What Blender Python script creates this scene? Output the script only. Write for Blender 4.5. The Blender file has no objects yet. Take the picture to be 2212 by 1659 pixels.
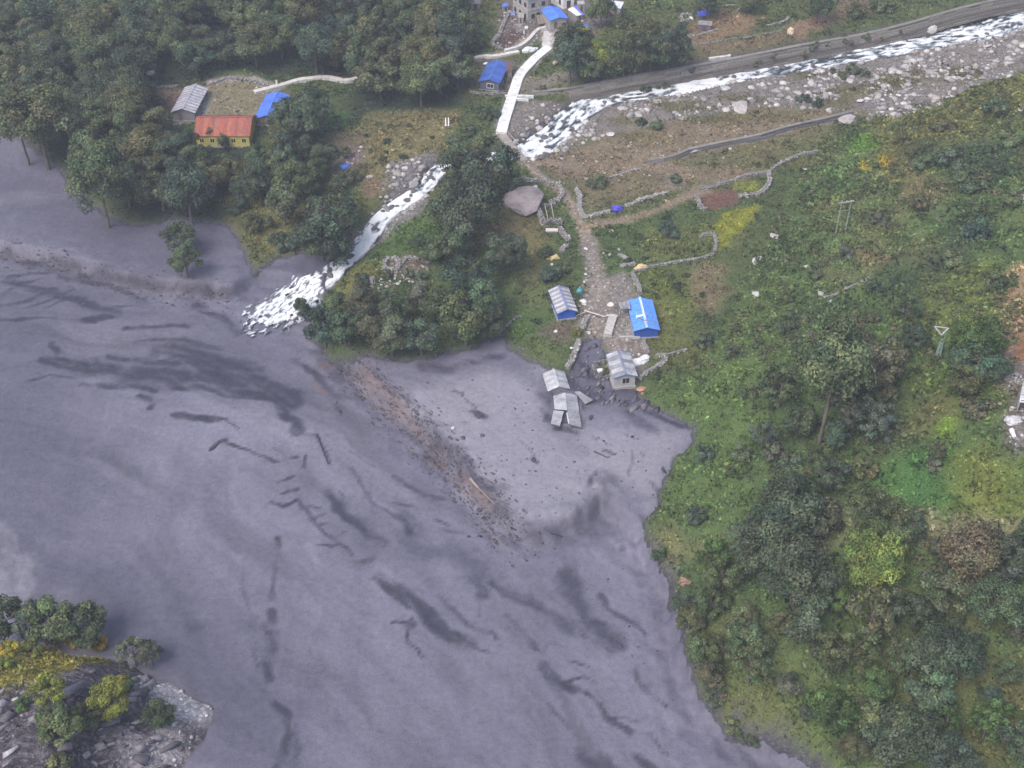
import bpy, bmesh, math, random, time
import numpy as np
from mathutils import Vector, Matrix
T00 = time.time()
sc = bpy.context.scene
COL = sc.collection
R = math.radians
random.seed(7); rng = np.random.default_rng(7)

# ------------------------------------------------------------------ camera, sky, sun, exposure
HAZE = 0.00038
CAM_H, PITCH, HFOV = 130.0, 40.0, 44.0
cam = bpy.data.cameras.new('camera'); cam_o = bpy.data.objects.new('camera', cam); COL.objects.link(cam_o)
cam_o.location = (0, 0, CAM_H); cam_o.rotation_euler = (R(90 - PITCH), 0, 0)
cam.sensor_width = 36; cam.lens = 18 / math.tan(R(HFOV / 2)); cam.clip_start = 1; cam.clip_end = 6000
sc.camera = cam_o
SUN_EL, SUN_AZ = 54, 222
world = bpy.data.worlds.new('World'); sc.world = world; world.use_nodes = True
wn = world.node_tree; bg = wn.nodes['Background']
sky = wn.nodes.new('ShaderNodeTexSky'); sky.sky_type = 'NISHITA'; sky.sun_disc = False
sky.sun_elevation = R(SUN_EL); sky.sun_rotation = R(SUN_AZ)
sky.air_density = 1.0; sky.dust_density = 3.0; sky.ozone_density = 1.5
hs = wn.nodes.new('ShaderNodeHueSaturation'); hs.inputs['Saturation'].default_value = .78
wn.links.new(sky.outputs[0], hs.inputs['Color']); wn.links.new(hs.outputs[0], bg.inputs[0]); bg.inputs[1].default_value = 0.13
sun = bpy.data.lights.new('sun', 'SUN'); sun.energy = 1.5; sun.angle = R(32); sun.color = (1.0, 0.94, 0.86)
sun_o = bpy.data.objects.new('sun', sun); COL.objects.link(sun_o)
sun_o.rotation_euler = (R(90 - SUN_EL), 0, R(180 - SUN_AZ))
sun_o.location = (0, 0, 300)
vs = sc.view_settings; vs.view_transform = 'Standard'; vs.look = 'None'; vs.gamma = 1.0; vs.use_curve_mapping = False
vs.exposure = 0.90
sc.cycles.use_denoising = True
sc.cycles.max_bounces = 5; sc.cycles.diffuse_bounces = 2; sc.cycles.glossy_bounces = 2
sc.cycles.transmission_bounces = 2; sc.cycles.volume_bounces = 0; sc.cycles.transparent_max_bounces = 4

# ------------------------------------------------------------------ pixel (2212 x 1659 tracing units) <-> world
FO = 1106 / math.tan(R(HFOV / 2))
cP, sP = math.cos(R(PITCH)), math.sin(R(PITCH))
def ray(u, v):
    u = np.asarray(u, float); v = np.asarray(v, float)
    cx = (u - 1106) / FO; cy = (829.5 - v) / FO
    return np.stack([cx, cP + cy * sP, -sP + cy * cP], -1)
def at_z(u, v, z):
    d = ray(u, v); t = (z - CAM_H) / d[..., 2]
    return d[..., 0] * t, d[..., 1] * t
def proj(x, y, z):
    zz = z - CAM_H
    dep = y * cP - zz * sP
    return 1106 + FO * x / dep, 829.5 - FO * (y * sP + zz * cP) / dep
def ppm(x, y, z):
    return FO / (y * cP - (z - CAM_H) * sP)

# ------------------------------------------------------------------ noise
def _h(ix, iy, s):
    n = (ix.astype(np.int64) * 374761393 + iy.astype(np.int64) * 668265263 + s * 974634721) & 0xffffffff
    n = ((n ^ (n >> 13)) * 1274126177) & 0xffffffff
    return ((n ^ (n >> 16)) & 0xffff) / 65535.0
def vn(x, y, s=0):
    ix = np.floor(x); iy = np.floor(y); fx = x - ix; fy = y - iy
    fx = fx * fx * (3 - 2 * fx); fy = fy * fy * (3 - 2 * fy)
    a = _h(ix, iy, s); b = _h(ix + 1, iy, s); c = _h(ix, iy + 1, s); d = _h(ix + 1, iy + 1, s)
    return (a * (1 - fx) + b * fx) * (1 - fy) + (c * (1 - fx) + d * fx) * fy
def fbm(x, y, scale, s=0, o=3):
    x = np.asarray(x, float) / scale; y = np.asarray(y, float) / scale
    r = 0; a = 1.0; t = 0
    for k in range(o):
        r = r + a * vn(x + 17.3 * k, y - 9.1 * k, s + k); t += a; a *= .5; x = x * 2.03; y = y * 2.03
    return r / t - 0.5                     # about -0.5 .. 0.5
def sstep(a, b, x):
    t = np.clip((x - a) / (b - a), 0, 1); return t * t * (3 - 2 * t)

def seg_dist(px, py, pts, closed=False, full=False):
    pts = np.asarray(pts, float); n = len(pts); best = np.full(px.shape, 1e9); arc = np.zeros(px.shape); acc = 0.0
    wi = np.zeros(px.shape)
    for i in range(n if closed else n - 1):
        a = pts[i]; b = pts[(i + 1) % n]; e = b - a; L2 = e @ e + 1e-12
        t = np.clip(((px - a[0]) * e[0] + (py - a[1]) * e[1]) / L2, 0, 1)
        d = np.hypot(px - a[0] - t * e[0], py - a[1] - t * e[1])
        if full:
            m = d < best; arc = np.where(m, acc + t * math.sqrt(L2), arc); wi = np.where(m, i + t, wi)
            acc += math.sqrt(L2)
        best = np.minimum(best, d)
    return (best, arc, wi) if full else best
def inside(px, py, pts):
    r = np.zeros(px.shape, bool); n = len(pts); j = n - 1
    for i in range(n):
        xi, yi = pts[i]; xj, yj = pts[j]
        if yi != yj:
            c = ((yi > py) != (yj > py)) & (px < (xj - xi) * (py - yi) / (yj - yi) + xi)
            r ^= c
        j = i
    return r
def poly_sd(px, py, pts):
    d = seg_dist(px, py, pts, True)
    return np.where(inside(px, py, pts), -d, d)
def W(pts, z):
    a = np.array(pts, float); x, y = at_z(a[:, 0], a[:, 1], z); return np.stack([x, y], -1)

# ------------------------------------------------------------------ traced outlines of the large forms
MUD = [(-500, 190), (-120, 215), (0, 255), (60, 305), (130, 370), (190, 430), (235, 470), (300, 488), (370, 470), (430, 478), (485, 482),
       (520, 520), (536, 560), (548, 588), (590, 562), (650, 548), (705, 552), (735, 560), (715, 590), (690, 640), (672, 700), (705, 752), (780, 765), (870, 782), (960, 765),
       (1040, 742), (1085, 728), (1097, 748), (1140, 778), (1172, 795), (1226, 800), (1246, 765), (1262, 738), (1292, 733), (1305, 765), (1290, 800),
       (1330, 842), (1378, 842), (1396, 868), (1420, 890), (1452, 906), (1500, 920), (1485, 972), (1455, 1002), (1432, 1042), (1424, 1082),
       (1400, 1122), (1392, 1152), (1400, 1192), (1430, 1242), (1455, 1292), (1462, 1342), (1476, 1420), (1492, 1485), (1522, 1540), (1602, 1592),
       (1682, 1622), (1742, 1660), (1860, 1750), (1900, 2300), (-900, 2300), (-900, 600)]
SCARP_L = [(-500, 500), (-100, 525), (0, 540), (80, 546), (150, 568), (230, 590), (310, 610), (440, 628), (500, 622), (552, 596)]
SCARP_R = [(690, 640), (715, 760), (765, 778), (790, 832), (852, 872), (900, 922), (952, 972), (985, 1022), (1050, 1082), (1082, 1132), (1130, 1165),
           (1200, 1152), (1258, 1112), (1300, 1086), (1392, 1150)]
LOW = SCARP_L + [(620, 600)] + SCARP_R + MUD[MUD.index((1392, 1152)):MUD.index((1900, 2300)) + 1] + [(-900, 2300), (-900, 500)]
HILL_F = [(1846, 266), (1765, 330), (1700, 430), (1640, 560), (1565, 700), (1500, 800), (1468, 872), (1500, 922), (1485, 974), (1432, 1044), (1400, 1124), (1394, 1152), (1432, 1244),
          (1457, 1294), (1478, 1420), (1524, 1540), (1604, 1592), (1744, 1660), (1862, 1750), (2000, 2300)]
HILL_B = [(1846, 266), (1900, 262), (2000, 250), (2120, 240), (2260, 232), (2500, 220), (3400, 200)]
OUTC = [(-500, 1350), (0, 1392), (120, 1412), (235, 1425), (310, 1450), (390, 1480), (470, 1532), (455, 1575), (412, 1650), (385, 1760), (300, 2300), (-900, 2300)]
RIVER = [(2480, -30, 9.1), (2330, 8, 9.1), (2212, 42, 9.1), (2130, 72, 8.4), (2050, 90, 7.8), (1960, 103, 8.0), (1880, 117, 8.4), (1800, 130, 7.8), (1740, 140, 7.2), (1680, 154, 6.6),
         (1600, 167, 6.6), (1530, 180, 7.2), (1450, 194, 7.2), (1380, 205, 7.2), (1315, 213, 8.0), (1270, 232, 6.5), (1232, 262, 6.8), (1198, 293, 7.0), (1160, 322, 7.0), (1110, 342, 5.2),
         (1045, 347, 3.4), (985, 358, 2.8), (948, 374, 3.1), (922, 408, 3.3), (880, 438, 3.5), (830, 472, 3.3), (795, 518, 3.5), (768, 548, 3.3), (735, 578, 3.3), (700, 606, 3.9), (664, 632, 6.9), (604, 668, 10.1), (562, 702, 9.5), (530, 726, 5.0)]
EMB = [(1150, 188), (1250, 180), (1350, 164), (1450, 148), (1552, 131), (1640, 114), (1745, 93), (1830, 78), (1950, 56), (2050, 32), (2160, 4), (2400, -55)]
BANK = [(1400, 352), (1450, 346), (1490, 330), (1550, 319), (1640, 302), (1705, 284), (1780, 268), (1840, 252)]
Zr = 2.0
def base_z(x, y):
    return 0.012 * (y - 84) + 0.022 * np.clip(y - 190, 0, 400) + 0.25 * np.clip(y - 330, 0, 900) * 0.6
def WG(pts, off):
    """traced points laid on the smooth valley floor plus a height"""
    q = np.array(pts, float); z = np.full(len(q), 3.0)
    for _ in range(8):
        x, y = at_z(q[:, 0], q[:, 1], z); z = base_z(x, y) + off
    return np.stack([x, y], -1)
_k = MUD.index((1392, 1152)); _k2 = MUD.index((1900, 2300))
mudW = WG(MUD, np.array([2.3 if i < _k else .3 for i in range(len(MUD))])); lowW = WG(LOW, 1.2); hfW = WG(HILL_F, 2.0); hbW = WG(HILL_B, 3.0); outW = W(OUTC, 0.0)
hillW = np.concatenate([hfW[::-1], hbW[1:], W([(3400, 2300)], 2.5)])
embW = WG(EMB, 5.7); bankW = WG(BANK, 3.9)
rivW = WG([p[:2] for p in RIVER], 1.6); rivw = np.array([p[2] for p in RIVER])

def fields(x, y):
    """smooth ground height, mud sheet height, signed distance to the mud edge"""
    x = np.asarray(x, float); y = np.asarray(y, float)
    wob = fbm(x, y, 5.0, 3) * 2.2 + fbm(x, y, 1.6, 8, 2) * 0.8
    sm = poly_sd(x, y, mudW) + fbm(x, y, 4.0, 21) * 2.0 + fbm(x, y, 1.5, 22, 2) * 1.3
    sl = poly_sd(x, y, lowW) + wob
    lev = 2.3 * sstep(-1.0, 1.0, sl)
    b = base_z(x, y)
    zm = b + lev
    rough = sstep(7, 0.5, np.abs(sl)) * np.where(y > 172, .45, .9)
    zmud = zm + fbm(x, y, 9, 31, 3) * .8 + (fbm(x, y, 1.7, 41, 3)) * (0.16 + rough)
    land = zm + np.clip(sm, -3, 0) * 0.6 + 0.55 * (1 - np.exp(-np.clip(sm, 0, 99) / 1.2)) + 0.02 * np.clip(sm, 0, 40)
    land = land + fbm(x, y, 11, 51, 3) * 1.2 * sstep(0, 10, sm) + fbm(x, y, 2.6, 57, 2) * .45 * sstep(0, 3, sm)
    # terrace above the embankment wall
    de, ae, _ = seg_dist(x, y, embW, full=True)
    i = np.interp(x, embW[:, 0], embW[:, 1])
    north = (y - i)
    terr = 2.6 * sstep(-.6, 1.0, np.where(x > embW[0, 0], north, np.minimum(-99, north))) * sstep(embW[0, 0], embW[0, 0] + 12, x)
    land = land + terr
    ib = np.interp(x, bankW[:, 0], bankW[:, 1])
    sb = sstep(-.5, .8, y - ib) * sstep(bankW[0, 0] - 2, bankW[0, 0] + 4, x) * sstep(25, 6, y - ib) * sstep(bankW[-1, 0] + 12, bankW[-1, 0], x)
    land = land + 1.1 * sb
    # river bed
    dr, ar, wi = seg_dist(x, y, rivW, full=True)
    w = np.interp(wi, np.arange(len(rivw)), rivw)
    onland = sstep(-4, 2, sm)
    bed = -1.7 * sstep(w * .5 + 2.2, w * .5 - .8, dr) * onland
    gravel = sstep(14, 4, dr)
    land = land + bed + fbm(x, y, 1.3, 61, 2) * .5 * gravel * onland
    # hill on the right
    ih = inside(x, y, hillW)
    df = np.where(ih, seg_dist(x, y, hfW), 0); db = np.where(ih, seg_dist(x, y, hbW), 0)
    h1 = 0.50 * df - 0.0012 * df * df; h1 = np.where(df > 150, 48, h1); h2 = 1.5 * db
    k = 4.0; hh = np.clip(.5 + .5 * (h2 - h1) / k, 0, 1); hill = h2 * (1 - hh) + h1 * hh - k * hh * (1 - hh)
    hill = np.where(ih, np.clip(hill, 0, 60), 0)
    hill = hill * (1 + fbm(x, y, 22, 71, 3) * .42) + fbm(x, y, 7, 75, 3) * 2.6 * sstep(0, 8, df)
    land = land + hill
    # outcrop, lower left
    so = -poly_sd(x, y, outW) + fbm(x, y, 5, 81, 3) * 2.5
    oc = np.clip(so, 0, 99)
    och = 9.5 * (1 - np.exp(-oc / (6.0 + 11 * sstep(-54, -40, x)))) + fbm(x, y, 3.2, 85, 4) * 3.2 * sstep(.5, 5, oc)
    land = np.where(so > -1, np.maximum(land, b + och - .6), land)
    return land, zmud, sm, so, sl, ih, dr, w

# ------------------------------------------------------------------ object helpers
def link(name, me, mat=None, parent=None):
    o = bpy.data.objects.new(name, me); COL.objects.link(o)
    if mat is not None and me is not None and len(me.materials) == 0: me.materials.append(mat)
    if parent is not None: o.parent = parent
    return o
def tag(o, label=None, cat=None, group=None, kind=None):
    if label: o['label'] = label
    if cat: o['category'] = cat
    if group: o['group'] = group
    if kind: o['kind'] = kind
    return o
def thing(name, label, cat, loc=(0, 0, 0), rz=0.0, group=None):
    o = bpy.data.objects.new(name, None); COL.objects.link(o); o.empty_display_size = .3
    o.location = loc; o.rotation_euler = (0, 0, rz)
    return tag(o, label, cat, group, 'thing')
def np_mesh(name, v, f, smooth=False):
    v = np.asarray(v, np.float32); f = np.asarray(f, np.int32); k = f.shape[1]
    me = bpy.data.meshes.new(name)
    me.vertices.add(len(v)); me.vertices.foreach_set('co', v.ravel())
    me.loops.add(f.size); me.loops.foreach_set('vertex_index', f.ravel())
    me.polygons.add(len(f)); me.polygons.foreach_set('loop_start', np.arange(0, f.size, k, dtype=np.int32))
    if smooth: me.polygons.foreach_set('use_smooth', np.ones(len(f), bool))
    me.update(calc_edges=True)
    return me
def attr(me, name, data, domain='POINT', typ='FLOAT'):
    a = me.attributes.new(name, typ, domain)
    if typ == 'FLOAT': a.data.foreach_set('value', np.asarray(data, np.float32).ravel())
    else:
        d = np.asarray(data, np.float32)
        if d.shape[-1] == 3: d = np.concatenate([d, np.ones((len(d), 1), np.float32)], 1)
        a.data.foreach_set('color', d.ravel())

# ------------------------------------------------------------------ material helpers
class NT:
    def __init__(s, name, rough=.8, spec=.3):
        s.m = bpy.data.materials.new(name); s.m.use_nodes = True; s.t = s.m.node_tree; s.b = s.t.nodes['Principled BSDF']
        s.b.inputs['Roughness'].default_value = rough; s.b.inputs['Specular IOR Level'].default_value = spec
    def n(s, typ, **kw):
        o = s.t.nodes.new(typ)
        for k, v in kw.items():
            if hasattr(o, k): setattr(o, k, v)
            else: o.inputs[k.replace('_', ' ')].default_value = v
        return o
    def l(s, a, b): s.t.links.new(a, b)
    def attr(s, name, typ='GEOMETRY'):
        a = s.n('ShaderNodeAttribute'); a.attribute_name = name; a.attribute_type = typ; return a
    def noise(s, scale, detail=3, rough=.55, vec=None):
        o = s.n('ShaderNodeTexNoise'); o.inputs['Scale'].default_value = scale; o.inputs['Detail'].default_value = detail; o.inputs['Roughness'].default_value = rough
        if vec is None:
            if not hasattr(s, '_tc'): s._tc = s.n('ShaderNodeTexCoord')
            vec = s._tc.outputs['Object']
        s.l(vec, o.inputs['Vector']); return o
    def ramp(s, val, stops, interp='LINEAR'):
        r = s.n('ShaderNodeValToRGB'); r.color_ramp.interpolation = interp; el = r.color_ramp.elements
        while len(el) < len(stops): el.new(.5)
        for e, (p, c) in zip(el, stops):
            e.position = p; e.color = (c if not isinstance(c, (int, float)) else (c, c, c)) + ((1,) if not isinstance(c, (int, float)) else (1,)) if isinstance(c, tuple) else (c, c, c, 1)
        s.l(val, r.inputs[0]); return r
    def mix(s, fac, a, b, mode='MIX'):
        m = s.n('ShaderNodeMix'); m.data_type = 'RGBA'; m.blend_type = mode
        for x, i in ((fac, 0), (a, 6), (b, 7)):
            if hasattr(x, 'is_linked') or hasattr(x, 'links'): s.l(x, m.inputs[i])
            elif isinstance(x, tuple): m.inputs[i].default_value = x + ((1,) if len(x) == 3 else ())
            else: m.inputs[i].default_value = x if i == 0 else (x, x, x, 1)
        return m.outputs[2]
    def math(s, op, a, b=0.0, c=None, clamp=False):
        m = s.n('ShaderNodeMath'); m.operation = op; m.use_clamp = clamp
        for x, i in ((a, 0), (b, 1), (c, 2)):
            if x is None: continue
            if hasattr(x, 'links'): s.l(x, m.inputs[i])
            else: m.inputs[i].default_value = x
        return m.outputs[0]
    def color(s, c):
        if hasattr(c, 'links'): s.l(c, s.b.inputs['Base Color'])
        else: s.b.inputs['Base Color'].default_value = c + (1,)
    def bump(s, h, strength=.5, dist=.1):
        b = s.n('ShaderNodeBump'); b.inputs['Strength'].default_value = strength; b.inputs['Distance'].default_value = dist
        s.l(h, b.inputs['Height']); s.l(b.outputs[0], s.b.inputs['Normal'])
def mul(c, k): return tuple(min(1.0, x * k) for x in c)

# ------------------------------------------------------------------ the ground sheet
def axis(lo, hi, step, far):
    a = list(np.arange(lo, hi + 1e-6, step)); s = step; p = a[0]
    left = []
    while p > -far: s *= 1.25; p -= s; left.append(p)
    s = step; p = a[-1]; right = []
    while p < far: s *= 1.25; p += s; right.append(p)
    return np.array(left[::-1] + a + right)
GS = 0.62
gx = axis(-150, 168, GS, 800); gy = axis(72, 335, GS, 800)
GX, GY = np.meshgrid(gx, gy); px = GX.ravel(); py = GY.ravel()
land, zmud, SM, SO, SL, IH, DR, RWID = fields(px, py)
# beyond the traced area the valley sides rise
far = np.clip(np.abs(px) - 190, 0, 900) * .25
land = np.minimum(land + far, 105 + fbm(px, py, 90, 99, 3) * 30)
ZG = np.where(SM < 0, np.maximum(land, zmud), land).reshape(GX.shape)
LAND = land.reshape(GX.shape)
def samp(grid, x, y):
    x = np.asarray(x, float); y = np.asarray(y, float)
    i = np.clip(np.searchsorted(gx, x) - 1, 0, len(gx) - 2); j = np.clip(np.searchsorted(gy, y) - 1, 0, len(gy) - 2)
    fx = np.clip((x - gx[i]) / (gx[i + 1] - gx[i]), 0, 1); fy = np.clip((y - gy[j]) / (gy[j + 1] - gy[j]), 0, 1)
    return (grid[j, i] * (1 - fx) + grid[j, i + 1] * fx) * (1 - fy) + (grid[j + 1, i] * (1 - fx) + grid[j + 1, i + 1] * fx) * fy
def gz(x, y): return samp(ZG, x, y)
SMG = SM.reshape(GX.shape); SOG = SO.reshape(GX.shape); DRG = (DR - RWID * .5).reshape(GX.shape); IHG = IH.astype(float).reshape(GX.shape)
def hit(u, v):
    """where the line of sight through the traced point first meets the ground"""
    u = np.atleast_1d(np.asarray(u, float)); v = np.atleast_1d(np.asarray(v, float))
    d = ray(u, v); t = np.arange(95, 560, .8)
    lo = np.zeros(len(u)); hi = np.full(len(u), 560.)
    for s in range(0, len(u), 400):
        dd = d[s:s + 400, None, :] * t[None, :, None]
        below = (CAM_H + dd[..., 2]) < gz(dd[..., 0], dd[..., 1])
        k = np.argmax(below, 1); k = np.where(below.any(1), k, len(t) - 1)
        hi[s:s + 400] = t[k]; lo[s:s + 400] = t[np.maximum(k - 1, 0)]
    for _ in range(8):
        m = .5 * (lo + hi); q = d * m[:, None]
        b = (CAM_H + q[:, 2]) < gz(q[:, 0], q[:, 1]); hi = np.where(b, m, hi); lo = np.where(b, lo, m)
    q = d * hi[:, None]
    return q[:, 0], q[:, 1], gz(q[:, 0], q[:, 1])
def P(u, v):
    x, y, z = hit(u, v); return Vector((x[0], y[0], z[0]))
def HW(pts):
    a = np.array(pts, float); x, y, z = hit(a[:, 0], a[:, 1]); return np.stack([x, y], -1)

# ------------------------------------------------------------------ what grows and lies where (base colours of the ground itself)
NV = len(px)
CB = np.zeros((NV, 3)); DEN = np.zeros(NV); HGT = np.zeros(NV)
wob1 = fbm(px, py, 3.0, 101, 3); wob2 = fbm(px, py, 12, 111, 3); wob3 = fbm(px, py, 1.4, 121, 2)
def put(w, rgb, den=None, hgt=None):
    w = np.clip(w, 0, 1)
    CB[:] = CB * (1 - w[:, None]) + np.array(rgb) * w[:, None]
    if den is not None: DEN[:] = DEN * (1 - w) + den * w
    if hgt is not None: HGT[:] = HGT * (1 - w) + hgt * w
def _sel(pts, pad):
    lo = pts.min(0) - pad; hi = pts.max(0) + pad
    return np.nonzero((px > lo[0]) & (px < hi[0]) & (py > lo[1]) & (py < hi[1]))[0]
def area(poly, rgb, soft=1.0, den=None, hgt=None, k=1.0, wob=1.0):
    w = HW(poly); s = _sel(w, soft + 4)
    if len(s) == 0: return
    d = poly_sd(px[s], py[s], w) + wob1[s] * 3 * wob
    f = np.zeros(NV); f[s] = sstep(soft, -soft, d) * k; put(f, rgb, den, hgt)
def blob(u, v, ru, rv, rgb, soft=2.0, den=None, hgt=None, k=1.0, wob=1.5):
    a = np.arange(10) / 10 * 2 * math.pi
    area([(u + ru * math.cos(t), v + rv * math.sin(t)) for t in a], rgb, soft, den, hgt, k, wob)
def strip(line, width, rgb, soft=.5, den=None, hgt=None, k=1.0, wob=.5):
    w = HW(line); s = _sel(w, width + soft + 3)
    if len(s) == 0: return
    d = seg_dist(px[s], py[s], w) - width * .5 + wob1[s] * 2.5 * wob
    f = np.zeros(NV); f[s] = sstep(soft, -soft, d) * k; put(f, rgb, den, hgt)

GREEN = (.088, .118, .046); DKGREEN = (.058, .082, .042); OLIVE = (.130, .128, .050); DRY = (.19, .155, .085); SOIL = (.165, .118, .080); TAN = (.27, .215, .160)
GREY = (.25, .235, .225); YEL = (.22, .23, .035); LIME = (.155, .24, .035); REDSOIL = (.17, .095, .070); CROP = (.098, .142, .046)
put(np.ones(NV), GREEN, 1.0, .45)
put(sstep(.02, .25, wob2) * .7, OLIVE); put(sstep(-.05, -.3, wob2) * .7, DKGREEN, 1, .7)
# forest floor, upper left
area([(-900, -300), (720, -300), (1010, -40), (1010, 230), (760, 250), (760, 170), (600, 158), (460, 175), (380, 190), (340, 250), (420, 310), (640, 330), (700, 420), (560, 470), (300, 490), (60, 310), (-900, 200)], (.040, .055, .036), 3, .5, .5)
# right hillside
GM = 1.18
hw = sstep(-2, 6, np.where(IH, seg_dist(px, py, hfW), -5))
put(hw, (.094, .142, .050), 1.3, .55); put(hw * sstep(.06, .26, wob2) * .8, (.130, .142, .056)); put(hw * sstep(-.05, -.28, wob2) * .8, (.066, .098, .044), 1.3, .8)
area([(1846, 262), (2000, 240), (2120, 185), (2230, 130), (2400, 130), (2300, 230), (2150, 260), (2050, 330), (1960, 420), (1890, 400), (1880, 300)], (.165, .160, .055), 4, 1.1, .5, .8)
for b in [(1950, 380, 50, 35), (1980, 430, 60, 30), (1880, 520, 50, 40), (1830, 600, 60, 30), (2000, 550, 70, 40), (1930, 470, 40, 30)]: blob(*b, (.150, .140, .068), 3, k=.5)
for b in [(2120, 350, 70, 50), (2090, 490, 60, 45), (2040, 580, 50, 40), (2000, 330, 40, 30), (1950, 600, 50, 30)]: blob(*b, (.045, .068, .040), 3, 1.3, .9, .8)
blob(2010, 410, 45, 25, (.20, .145, .085), 3, k=.5); blob(1870, 560, 30, 14, (.21, .155, .085), 2, k=.8)
area([(2170, 590), (2200, 575), (2260, 560), (2260, 760), (2190, 745), (2150, 720), (2160, 640)], (.30, .225, .130), 1.5, 1.2, .7)      # dried maize
area([(1510, 800), (1600, 620), (1700, 600), (1740, 700), (1700, 850), (1620, 1000), (1450, 1130), (1400, 1140), (1490, 930), (1480, 870)], CROP, 2, 1.5, .5, .9)
area([(1400, 840), (1500, 800), (1600, 820), (1640, 960), (1520, 1080), (1430, 1120), (1440, 1040), (1500, 930), (1420, 890)], (.100, .152, .048), 2, 1.5, .5, .9)
area([(1900, 1000), (2040, 960), (2120, 1000), (2220, 990), (2230, 1120), (1950, 1120), (1880, 1080)], (.085, .165, .042), 2, 1.5, .6)
area([(1935, 985), (2060, 970), (2060, 1100), (1940, 1110)], (.070, .150, .045), 2, 1.5, .6)
area([(2060, 985), (2200, 1010), (2225, 1110), (2060, 1120)], (.17, .175, .045), 3, 1.4, .6, .8)
area([(1960, 760), (2110, 800), (2200, 760), (2230, 900), (2060, 900), (1980, 850)], (.105, .155, .042), 2, 1.3, .6, .7)
area([(1990, 610), (2150, 560), (2160, 700), (2080, 760), (1960, 700)], (.135, .160, .045), 3, 1.3, .55, .8)
blob(2010, 900, 60, 40, (.15, .135, .060), 3, k=.7); blob(1900, 950, 50, 40, (.10, .105, .055), 3, k=.7)
area([(1800, 1110), (1900, 1085), (2010, 1120), (2230, 1130), (2230, 1165), (2000, 1170), (1880, 1140), (1780, 1170)], (.27, .255, .150), 2, 1.4, .7, .8)   # pale seed heads
area([(2027, 905), (2068, 903), (2062, 950), (2020, 948)], LIME, .6, .9, .22, 1, .4)
for b in [(1440, 1180, 40, 25), (1430, 1230, 30, 25), (1560, 1210, 40, 30), (1500, 1190, 50, 22)]: blob(*b, (.185, .170, .080), 2, k=.8)
blob(1560, 1380, 60, 60, (.13, .125, .055), 4, k=.6); blob(1600, 1530, 80, 50, (.15, .145, .050), 4, k=.8); blob(1700, 1600, 90, 50, (.115, .130, .045), 4, k=.7)
blob(2170, 1560, 70, 90, (.175, .145, .060), 5, k=.8); blob(2080, 1400, 50, 60, (.13, .12, .05), 5, k=.6); blob(1780, 1540, 60, 50, (.075, .150, .045), 3, k=.7)
for b in [(1905, 350, 12, 18), (1868, 362, 14, 8)]: blob(*b, (.36, .27, .03), .8, k=.9, wob=.5)
blob(1868, 310, 30, 14, (.10, .20, .03), 1, k=.8)
area([(2105, 790), (2140, 745), (2230, 720), (2230, 960), (2190, 990), (2165, 960), (2170, 900), (2190, 850), (2150, 815)], (.20, .175, .160), 1, .1, .2, 1, .4)
blob(2215, 740, 20, 30, (.30, .16, .085), 1, .2, .3); blob(2205, 1010, 20, 14, (.28, .13, .05), 1, .5, .4, .8)
# river gravel and the dry flat beside it
area([(1085, 260), (1128, 214), (1200, 225), (1290, 190), (1400, 180), (1560, 150), (1745, 108), (1900, 82), (2060, 45), (2240, -10), (2480, -80), (2500, 60), (2330, 120), (2212, 150), (2060, 215), (1940, 256), (1840, 262), (1760, 240), (1600, 236), (1480, 262), (1340, 285), (1260, 305), (1190, 344), (1120, 352)], (.235, .210, .190), 1.5, .14, .25)
area([(1145, 352), (1260, 312), (1340, 290), (1480, 262), (1600, 236), (1760, 240), (1840, 258), (1700, 286), (1560, 320), (1450, 348), (1480, 360), (1640, 365), (1600, 390), (1440, 395), (1300, 380), (1200, 385)], (.215, .165, .115), 2, .7, .22)
for b in [(1740, 165, 40, 8), (1960, 170, 60, 20), (2080, 160, 50, 18), (1840, 245, 40, 8), (1500, 235, 50, 10), (1350, 260, 30, 10), (1560, 260, 70, 14), (1680, 250, 60, 12), (1400, 300, 60, 10), (1800, 215, 60, 20), (1450, 225, 50, 10), (1880, 190, 60, 18), (1600, 215, 60, 10)]: blob(*b, (.135, .125, .062), 2, 1.1, .3, .9)
for b in [(1540, 285, 60, 10), (1380, 330, 50, 10), (1450, 380, 25, 18), (1330, 318, 40, 8)]: blob(*b, TAN, 1.5, .2, .2, .8)
# terrace above the wall
area([(1200, 190), (1180, 110), (1240, 60), (1420, 20), (1700, -20), (2100, -60), (2060, 20), (1760, 84), (1560, 124), (1350, 158)], (.095, .115, .048), 2, 1.0, .4)
area([(1480, 60), (1560, 20), (1640, 35), (1620, 70), (1540, 90), (1490, 95)], (.24, .165, .10), 2, .7, .3, .9)
area([(1500, 95), (1600, 85), (1740, 50), (1880, -10), (1900, 10), (1750, 75), (1640, 105), (1510, 130)], (.20, .145, .095), 2, .7, .3, .8)
area([(1690, 60), (1790, 25), (1800, 50), (1720, 85)], (.25, .17, .115), 1, .3, .2)
blob(1860, 10, 60, 12, (.22, .155, .11), 2, .4, .3, .8); blob(1300, 60, 40, 20, (.13, .14, .05), 2, k=.7); blob(1280, 110, 40, 20, (.14, .19, .04), 2, 1.2, .6, .8)
area([(1085, 20), (1100, -40), (1330, -60), (1340, 40), (1270, 80), (1215, 55), (1195, 75), (1150, 85), (1095, 105), (1065, 95)], (.19, .155, .145), 1.5, .2, .25)
area([(1066, 92), (1090, 80), (1110, 60), (1130, 75), (1110, 100), (1080, 106)], (.13, .080, .072), .8, .1, .2, 1, .4)
area([(1110, 52), (1128, 48), (1135, 66), (1120, 70)], (.33, .31, .30), .5, 0, .1, 1, .3)
strip([(1026, 128), (1060, 121), (1100, 112), (1130, 94), (1160, 68), (1195, 58)], 2.2, (.33, .27, .23), .5, .05, .1)
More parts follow.
